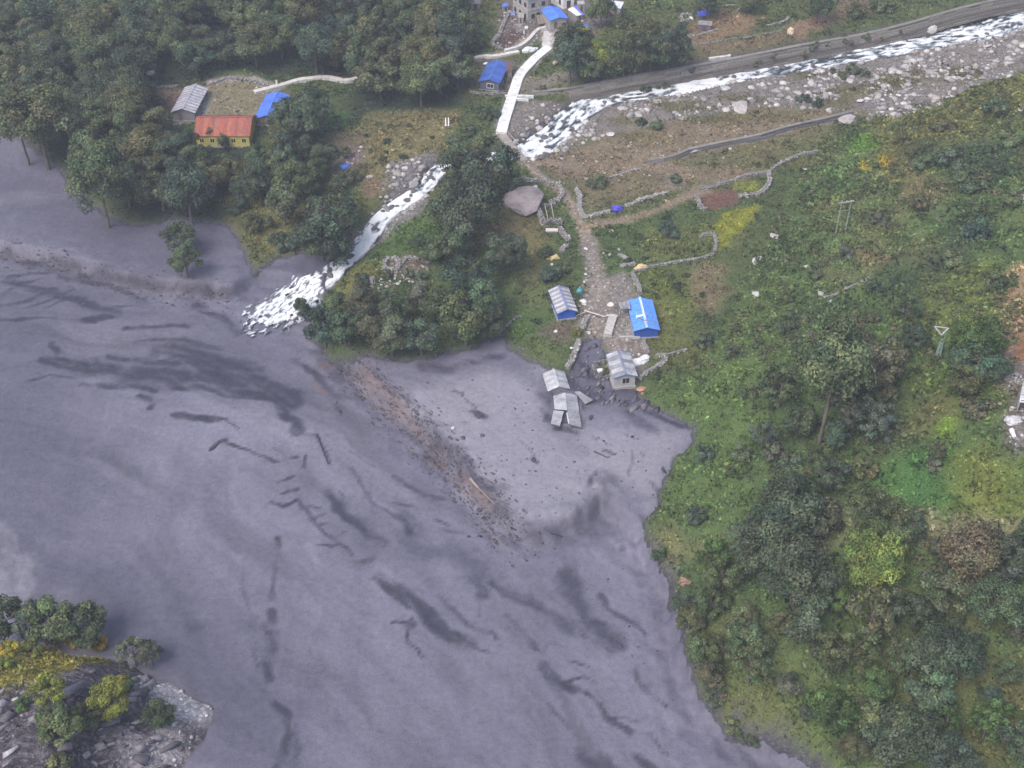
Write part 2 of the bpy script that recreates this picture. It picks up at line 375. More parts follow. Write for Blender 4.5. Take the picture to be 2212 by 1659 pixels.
strip([(1187, 103), (1153, 131), (1128, 159), (1114, 190), (1099, 234), (1083, 290)], 3.0, (.26, .235, .22), .5, 0, .1)
strip([(1190, 66), (1186, 96)], 3.4, (.46, .43, .41), .4, 0, .1)
area([(1120, 170), (1240, 150), (1260, 180), (1180, 195), (1130, 215)], (.24, .21, .18), 1.5, .3, .3, .8)
area([(1040, 125), (1110, 130), (1120, 165), (1090, 210), (1030, 195)], (.16, .145, .13), 2, .5, .3, .8)
# field left of the bridge, slope to the stream
area([(800, 245), (960, 235), (1000, 245), (960, 320), (930, 345), (830, 390), (780, 400), (770, 330), (740, 300)], (.185, .165, .078), 2, 1.3, .5)
area([(700, 290), (790, 300), (790, 380), (700, 400)], (.15, .125, .085), 2, .8, .4, .9)
area([(745, 320), (785, 312), (788, 345), (755, 362), (740, 350)], (.20, .15, .14), 1, .2, .2)
area([(780, 385), (850, 390), (820, 430), (780, 430)], (.21, .155, .095), 1, .3, .2)
area([(480, 430), (620, 400), (700, 440), (640, 540), (560, 560), (530, 510), (490, 475)], (.150, .145, .058), 2, 1.2, .5)
blob(690, 260, 60, 22, (.06, .125, .055), 3, 1.2, .6, .7); blob(500, 160, 50, 10, (.10, .14, .06), 1.5)
area([(425, 190), (460, 172), (560, 178), (620, 205), (575, 250), (545, 258), (430, 252)], (.235, .205, .130), 1, .45, .16)
area([(340, 195), (400, 190), (385, 240), (360, 245)], (.17, .12, .095), 1.2, .4, .3)
strip([(450, 178), (500, 168), (545, 172), (600, 190)], 2.2, (.36, .32, .30), .7, .1, .2)
area([(428, 205), (448, 200), (455, 235), (440, 255), (428, 252)], (.40, .37, .36), .6, .05, .1, .8)
area([(850, 350), (930, 335), (950, 370), (930, 420), (870, 470), (800, 520), (750, 560), (740, 530), (790, 480), (830, 440)], (.22, .205, .205), 1, .1, .2)
blob(970, 410, 50, 20, (.10, .12, .06), 2); strip([(905, 440), (870, 470), (830, 510)], 4, (.25, .235, .23), 1, .1, .2)
# the tongue of land between stream and mud, and the hamlet
area([(860, 480), (960, 470), (1000, 480), (960, 540), (880, 560), (800, 600), (740, 620), (790, 560)], (.085, .140, .042), 2, 1.3, .5)
area([(730, 610), (790, 570), (830, 570), (760, 660), (720, 650)], (.165, .165, .050), 1.5, 1.2, .4)
area([(830, 560), (900, 555), (930, 580), (900, 600), (840, 590)], (.21, .165, .140), 1.5, .3, .3, .8)
area([(1060, 470), (1160, 480), (1190, 540), (1150, 580), (1120, 520)], (.19, .165, .075), 2, 1.2, .45)
area([(1090, 690), (1180, 600), (1250, 690), (1230, 790), (1160, 780), (1100, 730)], (.088, .140, .045), 2, 1.1, .35)
area([(1190, 700), (1250, 690), (1240, 740), (1200, 745), (1170, 720)], (.17, .125, .105), 1.5, .4, .25, .9)
area([(1130, 740), (1200, 735), (1230, 790), (1150, 780)], (.12, .13, .06), 2, .8, .3, .6)
area([(1250, 390), (1420, 366), (1445, 410), (1320, 440), (1250, 445)], (.135, .118, .068), 1.5, .9, .3)
area([(1270, 380), (1300, 420), (1280, 440), (1255, 420)], (.12, .12, .06), 1.5, .9, .3, .8)
area([(1280, 480), (1450, 430), (1540, 420), (1540, 520), (1400, 580), (1310, 590)], (.085, .120, .045), 2, 1.3, .5)
area([(1390, 500), (1545, 480), (1545, 545), (1380, 575)], (.13, .145, .050), 1.5, 1.4, .6, .8)
area([(1540, 490), (1560, 462), (1640, 444), (1640, 462), (1585, 515), (1550, 552)], YEL, .8, 1.2, .2, 1, .5)
area([(1580, 392), (1640, 396), (1640, 418), (1590, 412)], (.19, .21, .04), .8, 1.2, .2, 1, .5)
area([(1510, 412), (1592, 410), (1590, 440), (1540, 455), (1512, 445)], REDSOIL, .7, .15, .2, 1, .4)
area([(1475, 580), (1560, 565), (1580, 640), (1540, 680), (1490, 660)], (.20, .165, .095), 2, 1.0, .35, .9)
area([(1380, 590), (1470, 580), (1490, 660), (1480, 740), (1420, 740), (1400, 640)], (.125, .150, .045), 2, 1.4, .5)
area([(1400, 740), (1520, 700), (1520, 790), (1420, 800)], (.135, .140, .048), 2, 1.3, .4, .7)
area([(1255, 640), (1300, 600), (1345, 590), (1385, 640), (1355, 660), (1375, 700), (1390, 745), (1400, 780), (1370, 830), (1310, 800), (1300, 740), (1265, 740), (1245, 700)], (.265, .235, .215), 1, .12, .15)
area([(1335, 665), (1365, 670), (1380, 725), (1340, 735), (1322, 700)], (.36, .33, .31), .5, 0, .1, 1, .3)
area([(1300, 735), (1385, 740), (1390, 765), (1320, 770)], (.30, .245, .215), .6, 0, .1, .9, .4)
strip([(1132, 352), (1155, 372), (1190, 398), (1215, 415), (1235, 448), (1255, 485), (1275, 530), (1285, 580), (1288, 620), (1292, 660), (1285, 720)], 1.9, (.37, .30, .245), .5, .03, .1)
strip([(1270, 520), (1285, 580), (1290, 640), (1292, 690)], 3.2, (.30, .26, .235), .8, .1, .15, .8)
strip([(1140, 350), (1200, 356), (1290, 362), (1400, 362), (1470, 368)], 2.2, (.29, .225, .17), .8, .15, .15, .9)
strip([(1258, 490), (1310, 482), (1370, 470), (1420, 455), (1480, 425), (1530, 412)], 1.7, (.31, .235, .175), .6, .1, .15, .9)
strip([(1480, 415), (1560, 392), (1660, 372)], 1.5, (.22, .18, .14), .6, .2, .15, .8)
strip([(1130, 300), (1120, 345)], 2.5, (.22, .19, .16), 1, .2, .2)
blob(1455, 392, 18, 22, (.29, .24, .21), 1, .1, .15, .9)
area([(1240, 300), (1480, 270), (1840, 262), (1800, 290), (1690, 340), (1560, 400), (1400, 440), (1270, 470), (1220, 400)], (.205, .170, .105), 5, .75, .25, .45)
blob(1100, 500, 60, 30, (.19, .165, .08), 3, k=.6); blob(1160, 620, 30, 40, (.17, .15, .08), 3, k=.5); blob(1330, 700, 30, 30, (.27, .24, .21), 2, .1, .2, .5); blob(1420, 690, 30, 60, (.16, .165, .06), 3, k=.6)
blob(1480, 1500, 10, 10, (.2, .18, .1), 2)
area([(1560, 1330), (1700, 1380), (1780, 1480), (1760, 1620), (1640, 1580), (1530, 1460)], (.128, .146, .058), 4, 1.6, .45, .7)
# outcrop
ow = sstep(-1.5, 1.0, SO)
put(ow, (.150, .135, .158), .10, .25)
area([(-420, 1400), (0, 1360), (120, 1365), (250, 1365), (268, 1400), (235, 1436), (150, 1452), (80, 1478), (0, 1495), (-420, 1530)], (.215, .195, .045), 1.0, 2.6, .8)
area([(300, 1470), (350, 1455), (470, 1530), (450, 1560), (380, 1545), (330, 1500)], (.52, .49, .52), 1.5, .03, .2)
area([(250, 1600), (380, 1560), (420, 1660), (280, 1680)], (.42, .38, .40), 1.5, .03, .2, .9)
wv = fbm(px, py, 1.0, 131, 2)
CB *= (1 + wv[:, None] * .45)
rw = DRG.ravel()
put(sstep(1.0, -.3, rw) * (SM > -1), (.115, .105, .105), 0, .1)
put(sstep(1.3, -.2, SM + wob3 * 2) * .5 * (SO < 0), (.135, .125, .135), .5)
put(sstep(.4, -.2, SM) * (SO < 0), (.10, .095, .115), 0, .1)

v3 = np.stack([px, py, land - np.where(SM < -1.2, 1.2, 0) * (SO < -1)], -1)
ny, nx = GX.shape
idx = np.arange(NV).reshape(ny, nx)
F4 = np.stack([idx[:-1, :-1].ravel(), idx[:-1, 1:].ravel(), idx[1:, 1:].ravel(), idx[1:, :-1].ravel()], -1)
me = np_mesh('ground', v3, F4, True)
attr(me, 'tint', np.clip(CB, .005, .9), 'POINT', 'FLOAT_COLOR')
attr(me, 'stony', np.clip(1 - DEN * 1.3, 0, 1)); scree = np.zeros(NV)
for q_ in ([(300, 1462), (350, 1450), (475, 1530), (452, 1570), (380, 1560), (325, 1515)], [(250, 1600), (380, 1560), (430, 1660), (280, 1690)]):
    scree = np.maximum(scree, sstep(2, -1, poly_sd(px, py, HW(q_)) + wob1 * 4))
attr(me, 'rock', ow * (1 - .8 * scree))
m = NT('ground_soil', .9, .15)
t = m.attr('tint').outputs['Color']; st = m.attr('stony').outputs['Fac']; rk = m.attr('rock').outputs['Fac']
n1 = m.noise(1.1, 4, .65).outputs[0]; n2 = m.noise(4.5, 3, .7).outputs[0]
k1 = m.ramp(n2, [(.3, .55), (.55, 1.0), (.75, 1.45)]).outputs[0]
c = m.mix(1.0, t, k1, 'MULTIPLY')
vor = m.n('ShaderNodeTexVoronoi'); vor.inputs['Scale'].default_value = 1.6; m.l(m._tc.outputs['Object'], vor.inputs['Vector'])
vr = m.ramp(vor.outputs['Distance'], [(.12, 1.5), (.32, 1.0), (.7, .6)]).outputs[0]
c2 = m.mix(1.0, c, vr, 'MULTIPLY')
c = m.mix(m.math('MULTIPLY', st, .8), c, c2)
mp = m.n('ShaderNodeMapping'); mp.inputs['Scale'].default_value = (.5, 1.6, 1.9); mp.inputs['Rotation'].default_value = (.5, .3, .4); m.l(m._tc.outputs['Object'], mp.inputs['Vector'])
nr = m.noise(1.1, 5, .7, mp.outputs[0]).outputs[0]
rr = m.ramp(nr, [(.36, .42), (.5, .85), (.6, 1.45), (.72, 1.9)]).outputs[0]
c = m.mix(rk, c, m.mix(1.0, c, rr, 'MULTIPLY'))
m.color(c)
hsum = m.math('ADD', n2, m.math('MULTIPLY', m.math('MULTIPLY', nr, rk), 4.0))
m.bump(hsum, .8, .35)
link('ground', me, m.m); tag(bpy.data.objects['ground'], kind='structure')
print('ground', time.time() - T00)

# ------------------------------------------------------------------ the mud
mx = np.arange(-150, 82, .42); my = np.arange(64, 262, .42)
mx = np.concatenate([np.arange(-290, -150, 4.0), mx]); my = np.concatenate([np.arange(20, 64, 2.0), my])
MX, MY = np.meshgrid(mx, my); qx = MX.ravel(); qy = MY.ravel()
_, zmq, smq, soq, slq, _, _, _ = fields(qx, qy)
STREAKS_AND_SHADE = [
 ([(120, 778), (200, 795), (280, 808), (360, 818), (440, 806), (520, 812), (590, 845), (640, 870)], 30, 1.0), ([(330, 760), (400, 760), (470, 775), (540, 790)], 22, .75),
 ([(470, 850), (560, 862), (640, 872)], 8, 1), ([(300, 855), (345, 862), (330, 880)], 8, .8), ([(112, 740), (125, 760), (138, 790)], 9, .9), ([(60, 825), (110, 812), (160, 815)], 5, .5),
 ([(-40, 668), (20, 655), (60, 648), (112, 624)], 10, .95), ([(42, 668), (90, 655), (125, 640), (156, 627)], 5, .9), ([(95, 666), (135, 650), (190, 644)], 4, .7), ([(0, 692), (60, 688), (150, 690), (205, 696)], 6, .85),
 ([(185, 690), (235, 682)], 15, .9), ([(272, 712), (330, 706), (402, 704)], 10, .75), ([(300, 740), (400, 735), (480, 750)], 12, .5), ([(20, 600), (60, 590), (120, 588)], 9, .6), ([(0, 640), (40, 612), (90, 600)], 8, .6), ([(230, 665), (300, 660), (340, 655)], 4, .6),
 ([(378, 900), (420, 904), (470, 906)], 13, .95), ([(470, 902), (490, 905), (516, 925)], 3, .8), ([(455, 972), (470, 955), (490, 948)], 4, 1), ([(488, 955), (520, 968), (553, 980), (600, 1000)], 3, .9),
 ([(553, 838), (600, 858), (645, 872)], 13, 1), ([(620, 895), (640, 912), (640, 935)], 17, .75), ([(628, 940), (680, 940)], 4, .5), ([(685, 940), (698, 970), (710, 1004)], 4, .8), ([(590, 968), (618, 990), (640, 985)], 4, .8), ([(660, 985), (655, 1010)], 3, .7),
 ([(600, 1045), (632, 1028)], 6, .7), ([(585, 1056), (606, 1066), (640, 1056)], 6, .85), ([(588, 1085), (608, 1092), (637, 1078)], 7, 1), ([(655, 1095), (690, 1100)], 4, .5), ([(670, 1125), (700, 1110)], 4, .5), ([(690, 1132), (710, 1130)], 4, .7),
 ([(700, 1062), (735, 1108), (760, 1122), (795, 1150), (832, 1176)], 15, .85), ([(735, 1060), (750, 1100)], 4, .4), ([(840, 1084), (890, 1092)], 5, .7), ([(862, 1108), (885, 1128), (890, 1150)], 18, .7), ([(890, 1160), (920, 1190), (975, 1185), (1010, 1205), (1045, 1250)], 42, .72), ([(775, 1215), (805, 1203)], 18, .5),
 ([(725, 1160), (745, 1148)], 4, .6), ([(685, 1176), (712, 1180), (748, 1180)], 4, .7), ([(940, 1125), (965, 1135)], 4, .7), ([(957, 1145), (1000, 1150)], 10, .4),
 ([(600, 1160), (597, 1200), (594, 1240), (592, 1292)], 9, .6), ([(595, 1325), (585, 1350), (592, 1395), (583, 1440), (588, 1470)], 15, .75), ([(597, 1520), (622, 1545), (633, 1585), (622, 1618), (592, 1670)], 13, .8), ([(570, 1600), (585, 1640)], 55, .45), ([(560, 1330), (550, 1400), (560, 1440)], 6, .4),
 ([(822, 1248), (860, 1276), (900, 1312), (935, 1350), (968, 1370), (1010, 1392)], 22, .85), ([(1010, 1392), (1060, 1412)], 6, .8), ([(848, 1340), (878, 1344), (888, 1338)], 4, .9), ([(880, 1350)] * 2, 15, .8), ([(880, 1360), (882, 1385), (900, 1405), (906, 1420)], 4, .8), ([(1025, 1252), (1046, 1288)], 15, .7), ([(1032, 1290), (1042, 1330)], 5, .5), ([(1058, 1362), (1066, 1382)], 10, .7),
 ([(1060, 1262), (1110, 1290), (1166, 1316)], 9, .75), ([(1110, 1270), (1165, 1310), (1230, 1350)], 26, .45), ([(1225, 1250), (1250, 1320), (1295, 1362), (1335, 1395)], 36, .5), ([(1285, 1345), (1310, 1350)], 10, .7), ([(1265, 1372), (1292, 1388)], 8, .7), ([(1168, 1440), (1190, 1462), (1236, 1486)], 15, .85), ([(1215, 1472), (1262, 1462), (1282, 1472)], 5, .7), ([(1258, 1494), (1300, 1528), (1330, 1560), (1366, 1582)], 9, .85), ([(1320, 1550), (1350, 1550), (1378, 1560)], 6, .5), ([(1375, 1450), (1400, 1490), (1440, 1526)], 8, .6), ([(1240, 1428), (1275, 1440)], 5, .6),
 ([(1250, 1632), (1282, 1640), (1312, 1664)], 24, .7), ([(1375, 1630), (1405, 1664)], 18, .8), ([(1405, 1582), (1440, 1630)], 7, .6), ([(1140, 1376), (1160, 1402)], 8, .5),
 ([(1320, 1030), (1300, 1075), (1270, 1115), (1225, 1150), (1175, 1165), (1120, 1158), (1090, 1130)], 26, .34), ([(1270, 1050), (1290, 1020)], 8, .6), ([(1330, 1060), (1290, 1110), (1240, 1170)], 60, .4), ([(1180, 1180), (1260, 1260), (1330, 1330)], 80, .3), ([(1410, 1040), (1430, 1060)], 10, .4),
 ([(1395, 880), (1440, 905), (1495, 921)], 13, .8), ([(1360, 860), (1380, 900), (1400, 930)], 26, .5), ([(1255, 745), (1275, 780), (1300, 830), (1340, 860)], 50, .42), ([(1120, 795), (1180, 830), (1200, 900)], 44, .5), ([(1235, 800), (1260, 850), (1300, 860), (1370, 850)], 30, .6), ([(1245, 760), (1262, 790), (1280, 820)], 16, .7), ([(1195, 925), (1230, 930), (1262, 935)], 12, .6), ([(1190, 850), (1180, 905)], 10, .6), ([(1258, 870), (1262, 925)], 8, .6), ([(900, 790), (960, 800), (1080, 770)], 22, .45), ([(1020, 888), (1045, 900)], 10, .8), ([(975, 845), (1000, 850), (1025, 880)], 4, .6), ([(1225, 930), (1240, 960)], 40, .3), ([(1180, 855), (1190, 900)], 20, .4),  # narrow strokes hugging the collapsed hut paint its shade into the mud
 ([(900, 910), (925, 935), (950, 975)], 26, .75), ([(820, 860), (870, 930), (960, 1020)], 60, .35), ([(960, 960), (1020, 1020), (1080, 1090)], 34, .6), ([(760, 800), (720, 780), (660, 750)], 40, .3), ([(690, 760), (730, 800), (760, 850)], 30, .35),
 ([(560, 590), (640, 575), (720, 570)], 60, .62), ([(520, 560), (545, 600), (520, 640)], 40, .5), ([(200, 440), (330, 510), (480, 520)], 120, .6), ([(-50, 400), (150, 470), (350, 560)], 150, .58), ([(240, 480), (330, 490), (450, 500)], 50, .4), ([(-20, 560), (200, 600), (420, 640)], 60, .28), ([(380, 640), (470, 700), (560, 730)], 70, .35), ([(560, 740), (640, 760), (700, 840)], 50, .3),
 ([(-60, 700), (60, 900), (60, 1150)], 220, .62), ([(-60, 900), (200, 1150), (420, 1400)], 150, .35), ([(-60, 620), (200, 640), (420, 690), (560, 760)], 110, .40), ([(80, 790), (300, 800), (520, 830), (640, 860)], 60, .45), ([(20, 610), (140, 640), (260, 680)], 14, .7), ([(130, 600), (240, 620), (330, 660)], 12, .6), ([(420, 660), (480, 690), (520, 720)], 14, .6), ([(380, 770), (460, 790), (560, 800)], 16, .8), ([(180, 830), (280, 835), (380, 840)], 12, .8), ([(640, 780), (700, 830), (740, 880)], 16, .5), ([(0, 550), (120, 566), (230, 592)], 11, .8), ([(230, 598), (320, 614), (440, 634), (500, 640)], 12, .75), ([(40, 562), (160, 588), (280, 612)], 22, .5), ([(140, 790), (260, 805), (400, 812), (500, 825)], 22, 1.0), ([(430, 820), (540, 850), (630, 868)], 14, 1.0), ([(240, 770), (330, 785), (440, 790)], 14, .9), ([(330, 840), (420, 838), (480, 845)], 12, .9), ([(850, 1030), (900, 1060), (960, 1080)], 8, .5), ([(950, 1290), (1000, 1340), (1060, 1370)], 10, .5), ([(1090, 1330), (1160, 1390)], 8, .5), ([(1300, 1290), (1340, 1330), (1400, 1370)], 10, .5), ([(640, 1080), (700, 1150), (760, 1200)], 6, .5), ([(760, 1010), (800, 1080), (860, 1120)], 7, .45), ([(520, 1240), (545, 1330), (560, 1400)], 8, .5), ([(640, 1560), (650, 1620), (640, 1660)], 8, .5), ([(1130, 1480), (1180, 1520), (1230, 1580)], 8, .4), ([(150, 1230), (330, 1340), (450, 1420), (540, 1560), (560, 1660)], 170, .66), ([(420, 1350)] * 2, 30, .5), ([(380, 1420), (480, 1500), (520, 1600)], 80, .25), ([(-50, 1010), (60, 1090), (150, 1200)], 110, .4), ([(40, 1000), (130, 990)], 40, .12), ([(1480, 1460), (1510, 1540), (1600, 1600)], 60, .35), ([(1500, 1600), (1700, 1660)], 80, .4), ([(1420, 1230), (1450, 1330), (1470, 1460)], 50, .32)]
CRACKS = [([(640, 1240), (690, 1260)], 3, .3), ([(760, 975), (810, 1010)], 3, .3), ([(1120, 950), (1160, 985)], 3, .4), ([(1300, 970), (1330, 985)], 3, .7), ([(1432, 1010), (1438, 1022)], 5, 1), ([(1390, 980), (1396, 987)], 5, .7), ([(1285, 940), (1290, 948)], 4, .8), ([(1360, 1030), (1370, 990), (1355, 940)], 4, .3), ([(1330, 1140), (1340, 1170), (1345, 1190)], 5, .4), ([(1270, 900), (1282, 904)], 5, .8), ([(1150, 990), (1160, 998)], 7, .9)]
_zc = zmq
wet = np.zeros(len(qx)); dark = np.zeros(len(qx)); lum = np.zeros(len(qx))
nA = fbm(qx, qy, 2.4, 141, 4); nB = fbm(qx, qy, .9, 151, 2)
WX = fbm(qx, qy, 4.0, 143, 5) * 2.4 + fbm(qx, qy, 1.2, 144, 2) * .8; WY = fbm(qx, qy, 4.0, 147, 5) * 2.4 + fbm(qx, qy, 1.2, 148, 2) * .8
def mud_hit(line):
    w = HW(line); return w
for line, wd, k in STREAKS_AND_SHADE + CRACKS:
    if line[0] == line[-1]: line = [line[0], (line[0][0] + 1, line[0][1])]
    w = mud_hit(line); c0 = w.mean(0); s = ppm(c0[0], c0[1], 1.0)
    rad = wd / s * .62
    lo = w.min(0) - rad * 3 - 1; hi = w.max(0) + rad * 3 + 1
    sel = np.nonzero((qx > lo[0]) & (qx < hi[0]) & (qy > lo[1]) & (qy < hi[1]))[0]
    if len(sel) == 0: continue
    if wd >= 40:
        d = seg_dist(qx[sel] + WX[sel] * 1.6, qy[sel] + WY[sel] * 1.6, w) / rad + nA[sel] * .8
        wet[sel] = np.maximum(wet[sel], sstep(1.9, .1, d) * k); continue
    wa = min(2.6, .35 + .75 * rad)
    d = seg_dist(qx[sel] + WX[sel] * wa, qy[sel] + WY[sel] * wa, w) / max(rad, .2)
    d = d + nA[sel] * 1.1 + nB[sel] * .5
    dark[sel] = np.maximum(dark[sel], sstep(2.2, .0, d) * k)
def mblob(pts, k, soft):
    w = mud_hit(pts); sel = np.nonzero((qx > w[:, 0].min() - 15) & (qx < w[:, 0].max() + 15) & (qy > w[:, 1].min() - 15) & (qy < w[:, 1].max() + 15))[0]
    lum[sel] = np.maximum(lum[sel], k * sstep(soft, -soft, poly_sd(qx[sel], qy[sel], w) + nA[sel] * 4))
mblob([(880, 840), (1180, 780), (1240, 920), (1480, 940), (1420, 1080), (1300, 1060), (1180, 1140), (1080, 1080), (960, 960), (890, 900)], 1.0, 4)
mblob([(-60, 1130), (20, 1150), (60, 1200), (70, 1260), (40, 1300), (-60, 1290)], 1.5, .8); mblob([(120, 1270), (160, 1280), (165, 1310), (140, 1300)], .9, 1)
mblob([(-60, 425), (60, 415), (130, 425), (60, 440), (-60, 450)], .7, 2); mblob([(420, 860), (620, 880), (760, 960), (900, 1100), (700, 1000), (500, 950)], .3, 8)
mblob([(150, 700), (330, 690), (480, 720), (300, 740), (180, 735)], .35, 4)
scar = sstep(2.6, .3, np.abs(slq)) * (smq < 2)
earth = np.zeros(len(qx))
for line, wd in [([(770, 808), (800, 825), (835, 850), (865, 895)], 36), ([(865, 895), (900, 930), (960, 1000)], 16), ([(850, 880), (880, 900)], 26), ([(985, 1035), (1020, 1062), (1055, 1092)], 22), ([(930, 1000), (960, 1012)], 16), ([(0, 548), (100, 565), (230, 590), (330, 605), (440, 625), (480, 635)], 34), ([(680, 830), (700, 850)], 12), ([(690, 790), (720, 790)], 16)]:
    w = mud_hit(line); s = ppm(w[0][0], w[0][1], 1)
    earth = np.maximum(earth, sstep(1.3, .4, seg_dist(qx, qy, w) / (wd / s * .6) + nA * 1.4 + nB * .8))
earth *= np.where(qy > 172, .12, .75) * np.clip(.75 + 1.6 * nA + .8 * nB, 0, 1)
zz = zmq - sstep(-.2, .9, smq) * 2.0 - sstep(.2, 1.5, soq) * 3
zz = zz + nB * .30 * sstep(.2, .9, dark) + np.where(lum > 1, nA * .8 + nB * .4, 0)
keep = (smq < 1.6) & (soq < 2.2)
I = np.arange(len(qx)).reshape(MX.shape)
Q = np.stack([I[:-1, :-1].ravel(), I[:-1, 1:].ravel(), I[1:, 1:].ravel(), I[1:, :-1].ravel()], -1)
Q = Q[keep[Q].any(1)]
used = np.unique(Q); rem = np.zeros(len(qx), int); rem[used] = np.arange(len(used))
me = np_mesh('mud_flow', np.stack([qx, qy, zz], -1)[used], rem[Q], True)
FLW = W([(-400, 640), (100, 700), (420, 760), (700, 900), (900, 1060), (1100, 1240), (1300, 1450), (1560, 1760)], 0.5)
fd, fa, _ = seg_dist(qx, qy, FLW, full=True); sgn = np.where(qy > np.interp(qx, FLW[:, 0], FLW[:, 1]), 1, -1); fd = fd * sgn + fbm(qx, qy, 14, 401, 2) * 7
flow = fbm(fa / 15, fd / 2.4, 1.0, 411, 4) * .6 + fbm(fa / 40, fd / 9, 1.0, 421, 3) * .9
fil = fbm(fa / 7.5, fd / .95, 1.0, 431, 4)
flow = flow * .75 + fil * .45
flow *= sstep(1, -1, slq)
dark *= np.clip(.84 + 2.4 * fil + .6 * nB, .22, 1.25)
attr(me, 'dark', dark[used]); attr(me, 'wet', wet[used]); attr(me, 'flow', flow[used] + .5); attr(me, 'earth', earth[used]); attr(me, 'pale', lum[used])
m = NT('wet_mud', .5, .35)
ad = m.attr('dark').outputs['Fac']; ae = m.attr('earth').outputs['Fac']; ap = m.attr('pale').outputs['Fac']
nf = m.noise(1.3, 5, .68).outputs[0]; nl = m.noise(.06, 4, .55).outputs[0]
mp = m.n('ShaderNodeMapping'); mp.inputs['Scale'].default_value = (.9, .18, 1); mp.inputs['Rotation'].default_value = (0, 0, R(-38)); m.l(m._tc.outputs['Object'], mp.inputs['Vector'])
nst = m.noise(.30, 5, .6, mp.outputs[0]).outputs[0]
MUDC = (.123, .116, .159)
c = m.mix(m.ramp(nl, [(.3, 0.0), (.7, 1.0)]).outputs[0], mul(MUDC, .90), mul(MUDC, 1.12))
c = m.mix(m.ramp(nst, [(.35, 0.0), (.7, .75)]).outputs[0], c, (.150, .145, .185))
c = m.mix(m.ramp(ap, [(0, 0.0), (.667, .85), (1, 1)]).outputs[0], c, (.220, .210, .248))
nw = m.noise(.55, 6, .72, mp.outputs[0]).outputs[0]; nk = m.noise(.9, 6, .75).outputs[0]
nn_ = m.math('ADD', m.math('MULTIPLY', nw, .5), m.math('MULTIPLY', nk, .5))
nh = m.noise(4.5, 6, .8).outputs[0]
nn_ = m.math('ADD', m.math('MULTIPLY', nn_, .5), m.math('MULTIPLY', nh, .5))
fw_ = m.attr('flow').outputs['Fac']; wt = m.attr('wet').outputs['Fac']
c = m.mix(1.0, c, m.ramp(fw_, [(.15, .66), (.40, .92), (.55, 1.04), (.80, 1.26)]).outputs[0], 'MULTIPLY')
c = m.mix(m.math('MULTIPLY', wt, m.ramp(nn_, [(.3, 1.15), (.7, .65)]).outputs[0], None, True), c, (.058, .056, .086))
dd = m.math('ADD', m.math('MULTIPLY', ad, 1.0), m.math('MULTIPLY', m.math('SUBTRACT', nn_, .5), m.math('ADD', m.math('MULTIPLY', ad, 3.6), .10)), None, True)
c = m.mix(m.ramp(dd, [(.06, 0.0), (.30, .42), (.58, .82), (1.0, 1.0)]).outputs[0], c, (.036, .034, .054))
c = m.mix(m.math('MULTIPLY', ae, m.ramp(nf, [(.3, .4), (.6, 1.0)]).outputs[0]), c, (.150, .098, .074))
c = m.mix(1.0, c, m.ramp(nf, [(.3, .80), (.5, 1.0), (.72, 1.18)]).outputs[0], 'MULTIPLY')
m.color(c)
m.l(m.math('SUBTRACT', .62, m.math('MULTIPLY', ad, .12)), m.b.inputs['Roughness'])
m.bump(m.math('ADD', m.math('MULTIPLY', nf, .6), m.math('MULTIPLY', m.noise(5, 3, .6).outputs[0], .3)), .9, .26)
tag(link('mud_flow', me, m.m), kind='structure')

# ------------------------------------------------------------------ the stream, white water over boulders
def spline(p, step=.5):
    p = np.asarray(p, float); out = []
    for i in range(len(p) - 1):
        p0 = p[max(i - 1, 0)]; p1 = p[i]; p2 = p[i + 1]; p3 = p[min(i + 2, len(p) - 1)]
        n = max(2, int(np.linalg.norm(p2[:2] - p1[:2]) / step)); t = np.arange(n)[:, None] / n
        out.append(.5 * (2 * p1 + (p2 - p0) * t + (2 * p0 - 5 * p1 + 4 * p2 - p3) * t * t + (3 * p1 - p0 - 3 * p2 + p3) * t ** 3))
    out.append(p[-1:]); return np.concatenate(out)
rh = HW([p[:2] for p in RIVER]); rh = np.concatenate([rh, rivw[:, None]], 1)
cl = spline(rh, .32); tng = np.gradient(cl[:, :2], axis=0); tng /= np.linalg.norm(tng, axis=1)[:, None] + 1e-9
nrm = np.stack([-tng[:, 1], tng[:, 0]], 1); arc = np.concatenate([[0], np.cumsum(np.linalg.norm(np.diff(cl[:, :2], axis=0), axis=1))])
bedz = samp(LAND, cl[:, 0], cl[:, 1]); bedz = np.where(samp(SMG, cl[:, 0], cl[:, 1]) < .5, gz(cl[:, 0], cl[:, 1]) - .35, bedz)
wz = np.minimum.accumulate(np.convolve(np.pad(bedz, 16, 'edge'), np.ones(33) / 33, 'valid')) + .62
NC = 41; cs = np.linspace(-1, 1, NC)
wd = cl[:, 2] * (1 + .30 * fbm(arc, arc * 0, 6, 161, 2))
X = cl[:, 0][:, None] + nrm[:, 0][:, None] * cs * (wd * .5 + .35)[:, None]; Y = cl[:, 1][:, None] + nrm[:, 1][:, None] * cs * (wd * .5 + .35)[:, None]
A = np.repeat(arc[:, None], NC, 1); S = cs[None, :] * (wd * .5)[:, None]
tur = fbm(A * .55, S * 1.5, 1.0, 171, 4); big = fbm(A, S, 9, 181, 2)
calm = np.exp(-((A - np.interp(0, [0], [0]) - arc[np.argmin(np.hypot(cl[:, 0] - rh[14, 0], cl[:, 1] - rh[14, 1]))]) / 14) ** 2)
foam = 1.0 + tur * 2.1 + big * .8 - 0.45 * calm - sstep(.72, 1.05, np.abs(cs))[None, :] * .7 - .10
smR = samp(SMG, X, Y); fan = sstep(1, -2, smR)
foam = foam + fan * .05
Zw = wz[:, None] + tur * .45 - sstep(.82, 1, np.abs(cs))[None, :] * .55
Zw = np.where(smR < .3, np.maximum(Zw, gz(X, Y) + .10 + tur * .25), Zw)
edgef = sstep(.45, 1, np.abs(cs))[None, :]; endf = sstep(arc.max() - 7, arc.max(), A)
